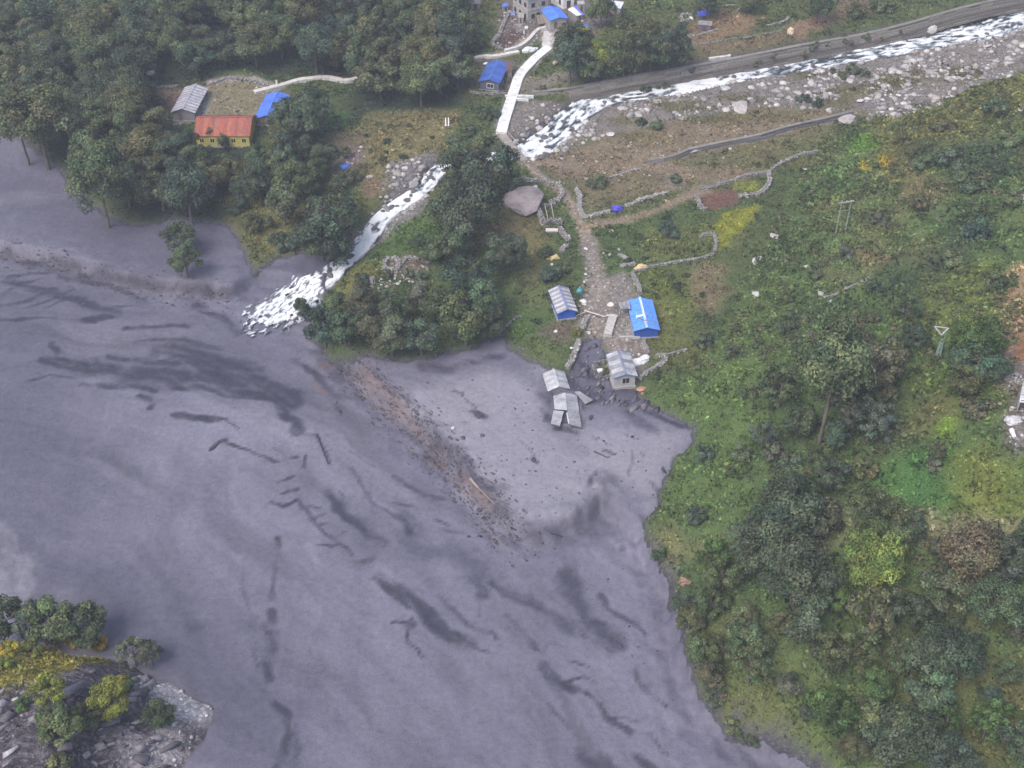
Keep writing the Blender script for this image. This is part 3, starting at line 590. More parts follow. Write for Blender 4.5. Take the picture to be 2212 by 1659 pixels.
lace = fbm(A * 1.1, S * 3.8, 1.0, 191, 4)
foam = np.where(fan > .3, foam * .30 + .44 + lace * 2.4 - .38 * edgef - .50 * endf, foam) + np.where(A < 118, -.20, .10) + lace * .9 * (fan <= .3)
hole = (fan > .5) & (foam < .16) & (A > arc.max() - 26)
ni = len(cl); I = np.arange(ni * NC).reshape(ni, NC)
Q = np.stack([I[:-1, :-1].ravel(), I[1:, :-1].ravel(), I[1:, 1:].ravel(), I[:-1, 1:].ravel()], -1)
Q = Q[~hole.ravel()[Q].any(1)]
me = np_mesh('stream', np.stack([X.ravel(), Y.ravel(), Zw.ravel()], -1), Q, True)
attr(me, 'foam', foam.ravel()); attr(me, 'silt', fan.ravel())
m = NT('white_water', .25, .5)
af = m.attr('foam').outputs['Fac']; nf = m.noise(2.6, 4, .65).outputs[0]
f = m.math('ADD', af, m.math('MULTIPLY', m.math('SUBTRACT', nf, .5), .9))
m.color(m.ramp(f, [(.28, (.040, .050, .056)), (.46, (.14, .162, .178)), (.60, (.33, .36, .395)), (.80, (.60, .62, .65)), (1.0, (.74, .75, .77))]).outputs[0]); c0_ = m.b.inputs['Base Color'].links[0].from_socket
m.color(m.mix(m.math('MULTIPLY', m.attr('silt').outputs['Fac'], m.ramp(f, [(.42, 1.0), (.58, 0.0)]).outputs[0]), c0_, (.115, .108, .140)))
m.l(m.ramp(f, [(.4, .38), (.65, .8)]).outputs[0], m.b.inputs['Roughness'])
m.bump(nf, .8, .3)
tag(link('stream', me, m.m), kind='structure')
print('mud+stream', time.time() - T00)

# ------------------------------------------------------------------ leaf material shared by everything that grows
def leaf_mat(name, use_obj):
    m = NT(name, .65, .22)
    a = m.attr('tint').outputs['Color']
    c = a
    if use_obj:
        oi = m.n('ShaderNodeObjectInfo'); c = m.mix(1.0, oi.outputs['Color'], a, 'MULTIPLY')
    n = m.noise(.9, 2, .6).outputs[0]
    c = m.mix(1.0, c, m.ramp(n, [(.3, .78), (.7, 1.25)]).outputs[0], 'MULTIPLY')
    m.color(c)
    tr = m.n('ShaderNodeBsdfTranslucent'); m.l(c, tr.inputs['Color'])
    ms = m.n('ShaderNodeMixShader'); ms.inputs[0].default_value = .28
    out = m.t.nodes['Material Output']
    m.l(m.b.outputs[0], ms.inputs[1]); m.l(tr.outputs[0], ms.inputs[2]); m.l(ms.outputs[0], out.inputs['Surface'])
    return m.m
LEAF = leaf_mat('leaf', True); WEED = leaf_mat('weed', False)

def leaf_quads(c, nrm, size, r, aspect=1.0):
    """one bent leaf (two triangles' worth of quad) per centre, facing nrm with a random spin"""
    n = len(c)
    nrm = nrm / (np.linalg.norm(nrm, axis=1)[:, None] + 1e-9)
    h = r.normal(size=(n, 3)); a = np.cross(nrm, h); a /= np.linalg.norm(a, axis=1)[:, None] + 1e-9
    b = np.cross(nrm, a)
    s = size[:, None] * .5
    droop = nrm * s * r.uniform(-.1, .55, (n, 1))
    v = np.stack([c - a * s * aspect - droop, c - b * s * .62, c + a * s * aspect - droop * .6, c + b * s * .62], 1)
    return v.reshape(-1, 3), np.arange(4 * n).reshape(n, 4)

# ------------------------------------------------------------------ undergrowth, grass and crops (nobody could count these)
def scatter(name, mask_fn, per_m2, smin, smax, tall, bright=(.65, 1.5), seed=1, far=False):
    r = np.random.default_rng(seed)
    x0, x1, y0, y1 = -142, 160, 78, 322
    n = int((x1 - x0) * (y1 - y0) * per_m2)
    x = r.uniform(x0, x1, n); y = r.uniform(y0, y1, n)
    m = mask_fn(x, y)
    i = np.clip(np.searchsorted(gx, x) - 1, 0, nx - 2); j = np.clip(np.searchsorted(gy, y) - 1, 0, ny - 2); k = j * nx + i
    lod = np.clip(215 / np.maximum(y, 80), .62, 1.2)
    den = DEN[k] * m * lod
    # inside what the frame and a step to its side can show
    u, v = proj(x, y, 5.0); den = np.where((u > -160) & (u < 2380) & (v > -140) & (v < 1800), den, 0)
    s = r.random(n) < den
    x, y, k = x[s], y[s], k[s]; n = len(x)
    lump = np.clip(.5 + 2.2 * fbm(x, y, 2.6, 201, 3), .12, 1.5)
    hg = HGT[k] * tall * lump
    z = gz(x, y)
    q = 2
    X = np.repeat(x, q) + r.normal(0, .18, n * q); Yy = np.repeat(y, q) + r.normal(0, .18, n * q); Z = np.repeat(z, q) + np.repeat(hg, q) * r.uniform(.15, 1.0, n * q)
    nr = np.stack([r.normal(0, .75, n * q), r.normal(-.15, .75, n * q), r.uniform(.25, 1.0, n * q)], 1)
    size = r.uniform(smin, smax, n * q) / np.repeat(lod[s], q) ** .7 * np.repeat(.7 + .45 * lump, q)
    V, Fq = leaf_quads(np.stack([X, Yy, Z], 1), nr, size, r)
    pv = np.clip(1 + 1.5 * fbm(x, y, 1.7, 205, 3) + .5 * fbm(x, y, 6, 207, 2), .35, 1.9)
    c = CB[k] * pv[:, None] * r.uniform(bright[0], bright[1], (n, 1)) * np.stack([r.normal(1, .10, n), np.ones(n), r.normal(1, .12, n)], 1)
    c = np.repeat(c, q, 0) * r.uniform(.8, 1.25, (n * q, 1))
    me = np_mesh(name, V, Fq); attr(me, 'tint', np.clip(c, .004, .9), 'FACE', 'FLOAT_COLOR')
    tag(link(name, me, WEED), kind='stuff'); print(name, len(Fq))
dry = lambda x, y: (samp(SMG, x, y) > .15) & (samp(DRG, x, y) > .6) | (samp(SOG, x, y) > 1.5)
scatter('hillside_undergrowth', lambda x, y: dry(x, y) & (samp(IHG, x, y) > .5), 4.6, .40, .95, 1.0, (.62, 1.6), 11)
scatter('meadow_grass', lambda x, y: dry(x, y) & (samp(IHG, x, y) <= .5), 4.0, .34, .72, .8, (.6, 1.5), 12)
# scattered leafy bushes growing together as scrub
def scrub(name, n, mask_fn, rmin, rmax, seed, cols):
    r = np.random.default_rng(seed); x = r.uniform(-140, 160, n * 6); y = r.uniform(80, 315, n * 6)
    s = np.nonzero(mask_fn(x, y))[0][:n]; x, y = x[s], y[s]; n = len(x); z = gz(x, y)
    u, v = proj(x, y, z); ok = (u > -120) & (u < 2330) & (v > -100) & (v < 1760); x, y, z = x[ok], y[ok], z[ok]; n = len(x)
    rad = r.uniform(rmin, rmax, n) ** 1.0; per = 46
    d = r.normal(size=(n, per, 3)); d /= np.linalg.norm(d, axis=2)[:, :, None]; d[..., 2] = np.abs(d[..., 2]) * .9
    rr = rad[:, None, None] * r.uniform(.6, 1.08, (n, per, 1))
    c = np.stack([x, y, z], 1)[:, None, :] + d * rr * np.array([1, 1, .85])
    V, Fq = leaf_quads(c.reshape(-1, 3), d.reshape(-1, 3) + r.normal(0, .5, (n * per, 3)) + np.array([0, 0, .35]), r.uniform(.3, .62, n * per), r)
    cc = np.array(cols)[r.integers(0, len(cols), n)] * r.uniform(.75, 1.3, (n, 1))
    cc = np.repeat(cc, per, 0) * r.uniform(.7, 1.4, (n * per, 1))
    me = np_mesh(name, V, Fq); attr(me, 'tint', np.clip(cc, .004, .9), 'FACE', 'FLOAT_COLOR'); tag(link(name, me, WEED), kind='stuff'); print(name, n, len(Fq))
scrub('hillside_scrub', 2400, lambda x, y: (samp(IHG, x, y) > .5) & (samp(SMG, x, y) > 1) & (fbm(x, y, 14, 211, 2) + .16 * np.clip((y - 190) / 60, -1, 1) > -.02), .5, 1.35, 21,
      [(.080, .112, .048), (.105, .12, .056), (.066, .096, .046), (.125, .12, .068), (.115, .145, .05)])
def lowland(x, y):
    i = np.clip(np.searchsorted(gx, x) - 1, 0, nx - 2); j = np.clip(np.searchsorted(gy, y) - 1, 0, ny - 2)
    return (samp(IHG, x, y) < .5) & (samp(SMG, x, y) > 1.0) & (samp(DRG, x, y) > 2) & (DEN[j * nx + i] > .95) & (fbm(x, y, 9, 213, 2) > .02)
scrub('meadow_scrub', 520, lowland, .4, 1.0, 22, [(.055, .085, .036), (.075, .10, .04), (.05, .07, .038)])

# ------------------------------------------------------------------ stones
def rock_mesh(name, seed, sub=2, flat=.7, rough=.35):
    r = np.random.default_rng(seed); bm = bmesh.new(); bmesh.ops.create_icosphere(bm, subdivisions=sub, radius=1)
    off = r.uniform(0, 50, 3); ax = r.uniform(.75, 1.25, 3)
    cut = r.normal(size=(6, 3)); cut /= np.linalg.norm(cut, axis=1)[:, None]; cd = r.uniform(.55, .9, 6)
    for v in bm.verts:
        p = np.array(v.co)
        k = 1 + rough * float(fbm(np.array([p[0] * 1.3 + off[0]]), np.array([p[1] * 1.3 + p[2] * 1.7 + off[1]]), 1.0, seed, 2)[0])
        p = p * k
        for nrm_, d_ in zip(cut, cd):
            e = p @ nrm_ - d_
            if e > 0: p = p - nrm_ * e * .85
        p = p * ax; p[2] *= flat; v.co = p
    me = bpy.data.meshes.new(name); bm.to_mesh(me); bm.free(); return me
m = NT('stone', .9, .2)
oi = m.n('ShaderNodeObjectInfo'); nz = m.noise(1.6, 4, .65).outputs[0]; nz2 = m.noise(7, 3, .7).outputs[0]
c = m.mix(1.0, oi.outputs['Color'], m.ramp(nz, [(.3, .62), (.55, 1.0), (.75, 1.25)]).outputs[0], 'MULTIPLY')
c = m.mix(m.ramp(nz2, [(.52, 0.0), (.7, .55)]).outputs[0], c, m.mix(1.0, c, (.45, .45, .42), 'MULTIPLY'))
m.color(c); m.bump(nz2, .6, .12); STONE = m.m
ROCKS = [rock_mesh('boulder_shape', 300 + i) for i in range(9)]
for me_ in ROCKS: me_.materials.append(STONE)
def boulder(u, v, su, label, cat='boulder', group=None, col=(.34, .32, .31), name='boulder', flat=1.0, sink=.25, rs=None, long=1.0, rz=None):
    rs = rs or random
    p = P(u, v); s = su / ppm(p.x, p.y, p.z) * .5
    o = link(name, rs.choice(ROCKS)); o.scale = (s * long, s, s * .85 * flat); o.rotation_euler = (rs.uniform(-.25, .25), rs.uniform(-.25, .25), rs.uniform(0, 6.3) if rz is None else rz)
    o.location = (p.x, p.y, p.z + s * flat * (.5 - sink)); k = rs.uniform(.85, 1.15); o.color = (col[0] * k, col[1] * k, col[2] * k, 1)
    return tag(o, label, cat, group)
# loose cobbles of the river bed, walls' fallen stones: one mass
def cobbles(name, pts, size, cols, seed, strike=None):
    r = np.random.default_rng(seed); n = len(pts)
    base = []
    for i in range(6):
        rm = rock_mesh('tmp', 400 + i, 1, .7, .3); V = np.array([v.co[:] for v in rm.vertices]); Fc = np.array([p.vertices[:] for p in rm.polygons]); bpy.data.meshes.remove(rm); base.append((V, Fc))
    if strike is not None:
        base = []
        for i in range(6):
            V = np.array([(sx, sy, sz) for sz in (-1, 1) for sy in (-1, 1) for sx in (-1, 1)], float) * .75 + r.normal(0, .22, (8, 3)); base.append((V, np.array([(0, 2, 3), (0, 3, 1), (4, 5, 7), (4, 7, 6), (0, 1, 5), (0, 5, 4), (2, 6, 7), (2, 7, 3), (0, 4, 6), (0, 6, 2), (1, 3, 7), (1, 7, 5)])))
    VV, FF, CC = [], [], []; o = 0
    kind = r.integers(0, 6, n); a = r.uniform(0, 6.28, n); s = size(r, n)
    col = np.array(cols)[r.integers(0, len(cols), n)] * r.uniform(.75, 1.25, (n, 1))
    for t in range(6):
        i = np.nonzero(kind == t)[0]; V, Fc = base[t]
        ca, sa = np.cos(a[i]), np.sin(a[i])
        x = V[None, :, 0] * ca[:, None] - V[None, :, 1] * sa[:, None]; y = V[None, :, 0] * sa[:, None] + V[None, :, 1] * ca[:, None]; z = np.repeat(V[None, :, 2], len(i), 0)
        if strike is not None:
            ca, sa = np.cos(strike + r.normal(0, .28, len(i))), np.sin(strike + r.normal(0, .28, len(i))); ti = r.normal(.6, .25, len(i))
            X0 = V[None, :, 0] * r.uniform(1.2, 2.6, (len(i), 1)); Y0 = V[None, :, 1] * r.uniform(.5, 1.1, (len(i), 1)); Z0 = np.repeat(V[None, :, 2], len(i), 0) * .75
            Y1 = Y0 * np.cos(ti)[:, None] - Z0 * np.sin(ti)[:, None]; z = Y0 * np.sin(ti)[:, None] + Z0 * np.cos(ti)[:, None]
            x = X0 * ca[:, None] - Y1 * sa[:, None]; y = X0 * sa[:, None] + Y1 * ca[:, None]
        w = np.stack([x, y, z], -1) * s[i][:, None, None] + pts[i][:, None, :]
        VV.append(w.reshape(-1, 3)); FF.append((Fc[None] + (np.arange(len(i)) * len(V))[:, None, None] + o).reshape(-1, 3)); o += len(i) * len(V)
        CC.append(np.repeat(col[i], len(Fc), 0))
    me = np_mesh(name, np.concatenate(VV), np.concatenate(FF)); attr(me, 'tint', np.clip(np.concatenate(CC), .01, .9), 'FACE', 'FLOAT_COLOR')
    return me
m = NT('cobble', .9, .2); nz = m.noise(3, 3, .65).outputs[0]
m.color(m.mix(1.0, m.attr('tint').outputs['Color'], m.ramp(nz, [(.3, .65), (.7, 1.25)]).outputs[0], 'MULTIPLY')); COBBLE = m.m
GREYS = [(.36, .34, .335), (.28, .265, .265), (.42, .40, .39), (.22, .21, .215), (.34, .30, .275)]
def pts_in(poly, per_m2, seed, pad=0):
    w = HW(poly); r = np.random.default_rng(seed); lo, hi = w.min(0), w.max(0); n = int((hi - lo).prod() * per_m2)
    x = r.uniform(lo[0], hi[0], n); y = r.uniform(lo[1], hi[1], n); s = inside(x, y, w); return x[s], y[s]
x, y = pts_in([(1085, 265), (1128, 214), (1200, 225), (1290, 185), (1400, 180), (1560, 150), (1745, 108), (1900, 82), (2060, 45), (2240, -10), (2330, 10), (2330, 120), (2212, 150), (2060, 215), (1940, 256), (1840, 258), (1760, 240), (1600, 232), (1480, 258), (1340, 290), (1260, 310), (1190, 345), (1120, 352)], 1.5, 31)
s = (fbm(x, y, 5, 221, 2) > -.03) & (samp(DRG, x, y) > -1.0); x, y = x[s], y[s]
x2, y2 = pts_in([(840, 350), (930, 340), (955, 370), (935, 420), (880, 480), (800, 540), (750, 565), (735, 540), (790, 480), (820, 430)], 1.6, 32)
s2 = samp(DRG, x2, y2) > -1.2; me = cobbles('bank_stones', np.stack([x2[s2], y2[s2], gz(x2[s2], y2[s2]) + .05], 1), lambda r, n: .14 + .65 * r.random(n) ** 3, [(.33, .31, .31), (.26, .245, .25), (.38, .355, .345), (.20, .19, .195)], 30); tag(link('bank_stones', me, COBBLE), kind='stuff')
me = cobbles('river_cobbles', np.stack([x, y, gz(x, y) + .03], 1), lambda r, n: .12 + .85 * r.random(n) ** 5, GREYS + [(.46, .44, .42)], 33)
tag(link('river_cobbles', me, COBBLE), kind='stuff')
x, y = pts_in([(1140, 352), (1260, 312), (1480, 262), (1840, 262), (1700, 290), (1480, 372), (1340, 400), (1230, 430), (1180, 390)], .14, 34)
x2, y2 = pts_in([(1250, 520), (1310, 520), (1330, 600), (1400, 600), (1395, 790), (1300, 790), (1255, 700), (1235, 640), (1265, 600)], .55, 35)
x3, y3 = pts_in([(810, 560), (930, 560), (930, 600), (800, 640)], 1.2, 36); x4, y4 = pts_in([(1080, 20), (1260, 20), (1260, 60), (1200, 110), (1070, 105)], .7, 37); x5, y5 = pts_in([(2150, 800), (2225, 790), (2225, 960), (2170, 960)], 1.4, 38)
x6, y6 = pts_in([(435, 175), (620, 185), (590, 240), (450, 250)], .35, 39); x7, y7 = pts_in([(740, 320), (790, 310), (790, 345), (750, 360)], 1.2, 40)
x = np.concatenate([x, x2, x3, x4, x5, x6, x7]); y = np.concatenate([y, y2, y3, y4, y5, y6, y7]); s = samp(DRG, x, y) > .5; x, y = x[s], y[s]
me = cobbles('loose_stones', np.stack([x, y, gz(x, y) + .05], 1), lambda r, n: .12 + .3 * r.random(n) ** 2.5, GREYS + [(.5, .48, .46), (.3, .24, .2)], 41)
tag(link('loose_stones', me, COBBLE), kind='stuff')
# clods and floating debris in the mud
x, y = pts_in([(860, 830), (1180, 790), (1260, 930), (1480, 950), (1420, 1080), (1330, 1180), (1200, 1160), (1080, 1100), (960, 980)], .35, 42)
x2, y2 = pts_in([(1090, 880), (1300, 900), (1340, 1050), (1250, 1140), (1100, 1120), (1060, 1010)], .35, 43)
x3, y3 = pts_in([(740, 790), (900, 900), (1090, 1110), (1200, 1170), (1330, 1330), (1180, 1230), (1040, 1130), (880, 990), (760, 860)], .8, 44)
x4, y4 = pts_in([(-20, 560), (450, 620), (600, 740), (400, 700), (-20, 640)], .16, 45); x5, y5 = pts_in([(1130, 790), (1300, 770), (1420, 870), (1440, 930), (1290, 860), (1170, 860)], .9, 46); x6, y6 = pts_in([(1150, 1180), (1420, 1200), (1480, 1440), (1560, 1640), (1350, 1420)], .3, 47)
x = np.concatenate([x, x2, x3, x4, x5, x6]); y = np.concatenate([y, y2, y3, y4, y5, y6]); s = samp(SMG, x, y) < -.3; x, y = x[s], y[s]
xa, ya = pts_in([(1238, 770), (1285, 745), (1300, 800), (1325, 845), (1395, 860), (1440, 905), (1380, 890), (1290, 870), (1235, 830)], 1.4, 53); sa = samp(SMG, xa, ya) < .4; xa, ya = xa[sa], ya[sa]
me = cobbles('mud_rubble', np.stack([xa, ya, gz(xa, ya) + .02], 1), lambda r, n: .08 + .42 * r.random(n) ** 3, [(.12, .11, .135), (.16, .15, .17), (.09, .084, .105)], 54, .9); tag(link('mud_rubble', me, COBBLE), kind='stuff')
me = cobbles('mud_clods', np.stack([x, y, gz(x, y) + .02], 1), lambda r, n: .04 + .17 * r.random(n) ** 4, [(.075, .072, .095), (.11, .105, .13), (.15, .145, .17)], 48)
tag(link('mud_clods', me, COBBLE), kind='stuff')
sp_ = spline(np.concatenate([HW(SCARP_R[2:11]), np.zeros((9, 1))], 1), .3)[:, :2]; r = np.random.default_rng(49); i = r.integers(0, len(sp_), 1900); x = sp_[i, 0] + r.normal(0, 1.7, 1900); y = sp_[i, 1] + r.normal(-.4, 1.7, 1900)
me = cobbles('scarp_rubble', np.stack([x, y, gz(x, y) + .02], 1), lambda r, n: .04 + .19 * r.random(n) ** 3.5, [(.085, .075, .090), (.11, .092, .092), (.075, .070, .092), (.13, .118, .14), (.10, .092, .118)], 50, -.8); tag(link('scarp_rubble', me, COBBLE), kind='stuff')
sp_ = spline(np.concatenate([HW(SCARP_L[1:9]), np.zeros((8, 1))], 1), .3)[:, :2]; i = r.integers(0, len(sp_), 900); x = sp_[i, 0] + r.normal(0, 1.2, 900); y = sp_[i, 1] + r.normal(-.8, 1.6, 900)
me = cobbles('bank_rubble', np.stack([x, y, gz(x, y) + .02], 1), lambda r, n: .04 + .15 * r.random(n) ** 3.5, [(.085, .075, .09), (.10, .088, .098), (.075, .070, .092)], 51, -.3); tag(link('bank_rubble', me, COBBLE), kind='stuff')
print('scatter', time.time() - T00)

# ------------------------------------------------------------------ trees
m = NT('bark', .9, .1); nz = m.noise(4, 3, .6).outputs[0]; m.color(m.ramp(nz, [(.3, (.07, .062, .052)), (.7, (.165, .15, .13))]).outputs[0]); BARK = m.m
def tube(V, F, p0, p1, r0, r1, n=6):
    p0, p1 = Vector(p0), Vector(p1); d = (p1 - p0).normalized(); a = d.orthogonal().normalized(); b = d.cross(a); o = len(V)
    for p, r in ((p0, r0), (p1, r1)):
        for k in range(n):
            t = 2 * math.pi * k / n; V.append(tuple(p + (a * math.cos(t) + b * math.sin(t)) * r))
    for k in range(n): F.append((o + k, o + (k + 1) % n, o + n + (k + 1) % n, o + n + k))
    V.append(tuple(p1)); 
    for k in range(0, n): F.append((o + n + k, o + n + (k + 1) % n, len(V) - 1))
def pyd(name, V, F, mat=None, smooth=False):
    me = bpy.data.meshes.new(name); me.from_pydata([tuple(v) for v in V], [], F); me.update()
    if mat: me.materials.append(mat)
    if smooth: me.polygons.foreach_set('use_smooth', [True] * len(me.polygons))
    return me
def tree_kind(seed, lobes, leaves, leaf, hi, flat=1.0, spread=.78, gap=.0, style='round'):
    """unit tree: crown about radius 1, its centre hi above the ground"""
    r = np.random.default_rng(seed); cen = []; rad = []; an = np.array([r.uniform(.82, 1.28), r.uniform(.82, 1.28), r.uniform(.85, 1.15)])
    while len(cen) < lobes:
        d = r.normal(size=3); d /= np.linalg.norm(d)
        if d[2] < -.75: continue
        if style == 'tall':
            z = r.uniform(-1.0, 1.35); w = .75 * (1 - ((z + .1) / 1.6) ** 2) + .12; a = r.uniform(0, 6.28); q = np.array([math.cos(a) * w * r.uniform(.25, 1), math.sin(a) * w * r.uniform(.25, 1), z])
        else: q = d * r.uniform(.40, 1.0) ** .6 * spread * (1.32 if r.random() < .12 else 1) * np.array([1.12, 1.12, flat]) * an
        cen.append(q); rad.append(r.uniform(.20, .37) * (1.0 if style != 'airy' else .62))
    cen = np.array(cen); rad = np.array(rad)
    k = r.choice(lobes, leaves, p=rad ** 2 / (rad ** 2).sum()); d = r.normal(size=(leaves, 3)); d /= np.linalg.norm(d, axis=1)[:, None]
    d[:, 2] = np.where((d[:, 2] < -.35) & (r.random(leaves) < .7), -d[:, 2], d[:, 2])
    c = cen[k] + d * (rad[k] * r.uniform(.55, 1.12, leaves) ** .8)[:, None] * np.array([1.05, 1.05, .88])
    c += np.array([0, 0, hi])
    nn = d + r.normal(0, .45, (leaves, 3)) + np.array([0, 0, .30]) + (cen[k] / 1.0) * .4
    V, Fq = leaf_quads(c, nn, leaf * r.uniform(.65, 1.35, leaves), r)
    lob = r.uniform(.66, 1.36, (lobes, 1)) * np.stack([r.normal(1, .08, lobes), np.ones(lobes), r.normal(1, .08, lobes)], 1)
    col = lob[k] * r.uniform(.55, 1.5, (leaves, 1)) * np.stack([r.normal(1, .08, leaves), np.ones(leaves), r.normal(1, .1, leaves)], 1)
    crown = np_mesh('crown', V, Fq); attr(crown, 'tint', np.clip(col, .05, 2.5), 'FACE', 'FLOAT_COLOR'); crown.materials.append(LEAF)
    TV, TF = [], []; lean = r.normal(0, .05, 2); top = Vector((lean[0], lean[1], hi + .15)); mid = Vector((lean[0] * .4, lean[1] * .4, hi * .5))
    tube(TV, TF, (0, 0, -.12), mid, .062, .046, 7); tube(TV, TF, mid, top, .046, .02, 6)
    for q in range(min(11, lobes)):
        b0 = mid.lerp(top, r.uniform(.1, .95)); tube(TV, TF, b0, cen[q] * .85 + np.array([0, 0, hi]), .022, .007, 4)
    trunk = pyd('trunk', TV, TF, BARK, True)
    return crown, trunk, hi
KINDS = {'round': [tree_kind(500 + i, 26, 4200, .125, 1.35) for i in range(7)], 'big': [tree_kind(520 + i, 46, 8200, .092, 1.45) for i in range(5)],
         'airy': [tree_kind(540 + i, 34, 3400, .095, 1.2, 1.2, .68, style='airy') for i in range(4)], 'tall': [tree_kind(560 + i, 26, 3600, .12, 1.7, style='tall') for i in range(3)],
         'bush': [tree_kind(580 + i, 14, 1500, .18, .62, .75) for i in range(5)]}
TN = [0]; PLACED = []
TINT = {'dark': (.082, .114, .066), 'blue': (.078, .108, .070), 'mid': (.108, .142, .068), 'olive': (.124, .136, .068), 'brown': (.132, .126, .080), 'grey': (.116, .126, .082), 'pale': (.112, .140, .076),
        'lime': (.205, .235, .050), 'bright': (.086, .148, .050), 'yellow': (.30, .26, .035), 'gold': (.40, .28, .03)}
WORD = {'dark': 'dark green', 'blue': 'blue green', 'mid': 'mid green', 'olive': 'olive green', 'brown': 'brownish', 'grey': 'greyish green', 'pale': 'pale green', 'lime': 'yellow green', 'bright': 'bright green', 'yellow': 'yellow', 'gold': 'golden yellow'}
def plant_at(p, rad, kind, tint, label, group=None, cat='tree', name=None, zs=1.0):
    KD = KINDS[kind]; crown, trunk, hi = KD[TN[0] % len(KD)]; TN[0] += 1
    name = name or ('shrub' if kind == 'bush' else 'tree')
    t = thing(name, label, cat, p, random.uniform(0, 6.28), group)
    t.scale = (rad * random.uniform(.92, 1.1), rad * random.uniform(.92, 1.1), rad * zs * random.uniform(.92, 1.12))
    if cat == 'tree' and rad < 2.0: t['category'] = 'small tree'; t.name = 'small_tree'
    c = link('crown', crown, None, t)
    if zs > 1.15: c.scale = (1, 1, 1.1 / zs); c.location = (0, 0, hi - hi * 1.1 / zs)
    k = random.uniform(.85, 1.18); b = TINT[tint]; j = random.gauss(1, .06)
    c.color = (b[0] * k * j, b[1] * k, b[2] * k / j, 1); link('trunk', trunk, None, t)
    PLACED.append((p[0], p[1], rad)); return t
def tree(u, v, r_ov, tint, label, kind=None, group=None, base=None, cat=None):
    kind = kind or ('big' if r_ov > 58 else 'round')
    hi = KINDS[kind][0][2]
    if base: p = P(*base)
    else:
        p = P(u, v + r_ov * hi * .80)
        for _ in range(2):      # the crown's centre, not its foot, belongs on the traced point
            s = ppm(p.x, p.y, p.z); rad = r_ov / s; uu, vv = proj(p.x, p.y, p.z + rad * hi); q = proj(p.x, p.y, p.z); p = P(q[0] + (u - uu), q[1] + (v - vv))
    s = ppm(p.x, p.y, p.z); rad = r_ov / s * .97; zs = 1.0
    if base:
        uu, vv = proj(p.x, p.y, p.z + 1.0); zs = max(.6, (base[1] - v) / (q1 := max(1e-3, (base[1] - vv))) / (rad * hi))
    return plant_at(tuple(p), rad, kind, tint, label, group, cat or ('shrub' if kind == 'bush' else 'tree'), zs=zs)
def fill(poly, n, rmin, rmax, kinds, tints, label, group, seed, gap=.62, cat='tree'):
    w = HW(poly); r = np.random.default_rng(seed); lo, hi = w.min(0), w.max(0); c = 0
    for _ in range(n * 25):
        if c >= n: break
        x = r.uniform(lo[0], hi[0]); y = r.uniform(lo[1], hi[1]); rad = r.uniform(rmin, rmax)
        if not inside(np.array([x]), np.array([y]), w)[0] or samp(SMG, x, y) < 1: continue
        if math.hypot(proj(x, y, z_ := float(gz(x, y)))[0] - 2026, proj(x, y, z_)[1] - 765) < 42: continue
        if any((x - a) ** 2 + (y - b) ** 2 < (gap * (rad + q)) ** 2 for a, b, q in PLACED): continue
        t = str(r.choice(tints)); kd = str(r.choice(kinds)); z = float(gz(x, y)); u, v = proj(x, y, z)
        plant_at((x, y, z), rad, kd, t, '%s %s %s' % (WORD[t], cat, label(u, v)), group, cat); c += 1
G1 = 'trees standing in the grey mud'
tree(112, 232, 72, 'olive', 'tall olive tree standing in the mud with its bare trunk showing', 'big', G1, (106, 366))
tree(42, 250, 55, 'mid', 'slim tree in the mud at far left, trunk showing', 'big', G1, (64, 356))
tree(205, 345, 52, 'dark', 'dark tree at the mud edge right of the tall olive tree', None, G1)
tree(300, 392, 66, 'mid', 'broad tree at the mud edge with two thin trunks in the mud', 'big', G1, (236, 492))
tree(400, 408, 62, 'blue', 'dark bluish tree hanging over the mud above the lone pale tree', 'big', G1)
tree(388, 505, 38, 'pale', 'lone pale green tree standing out in the upper left mud', 'round', G1); tree(398, 560, 34, 'mid', 'lower leafy half of the clump out in the upper left mud', 'round', G1)
for u, v, r, t, l in [(452, 287, 17, 'brown', 'small brownish tree in front of the red roof, left one'), (509, 282, 18, 'mid', 'small tree standing in front of the red roof, right one'), (482, 305, 15, 'blue', 'dark tree just below the yellow wall'), (552, 335, 26, 'mid', 'tree right below the yellow house corner'), (420, 335, 24, 'olive', 'olive tree left below the yellow house'), (632, 235, 40, 'blue', 'dark bluish tree over the right side of the blue tarp hut'), (655, 262, 46, 'dark', 'large dark tree right of the blue tarp hut'), (605, 268, 26, 'mid', 'small tree at the front of the blue tarp hut')]: tree(u, v, r, t, l, None, 'trees round the yellow house')
G2 = 'trees along the stream'
for u, v, r, t, l in [(722, 452, 52, 'dark', 'dark tree on the left bank where the stream bends, upper one'), (690, 500, 56, 'blue', 'dark bluish tree on the left bank above the mud pool'), (640, 380, 46, 'mid', 'round tree left of the small blue tarp heap'),
    (610, 440, 40, 'olive', 'olive tree on the dry slope left of the stream'), (722, 540, 30, 'blue', 'dark tree leaning over the stream at the mud pool'), (652, 662, 22, 'dark', 'dark bush tree splitting the white water at the mud'), (1015, 428, 74, 'blue', 'large dark bluish tree on the right bank below the bridge'),
    (1050, 362, 58, 'blue', 'dark tree hiding the stream below the bridge'), (985, 350, 42, 'blue', 'dark tree at the boulder bank left of the bridge end'), (960, 450, 42, 'mid', 'smaller tree left of the large dark tree on the right bank'), (1040, 320, 38, 'mid', 'small tree between the maize field and the bridge'), (1095, 385, 30, 'mid', 'small tree beside the path head below the bridge')]: tree(u, v, r, t, l, None, G2)
G3 = 'trees on the tongue of land'
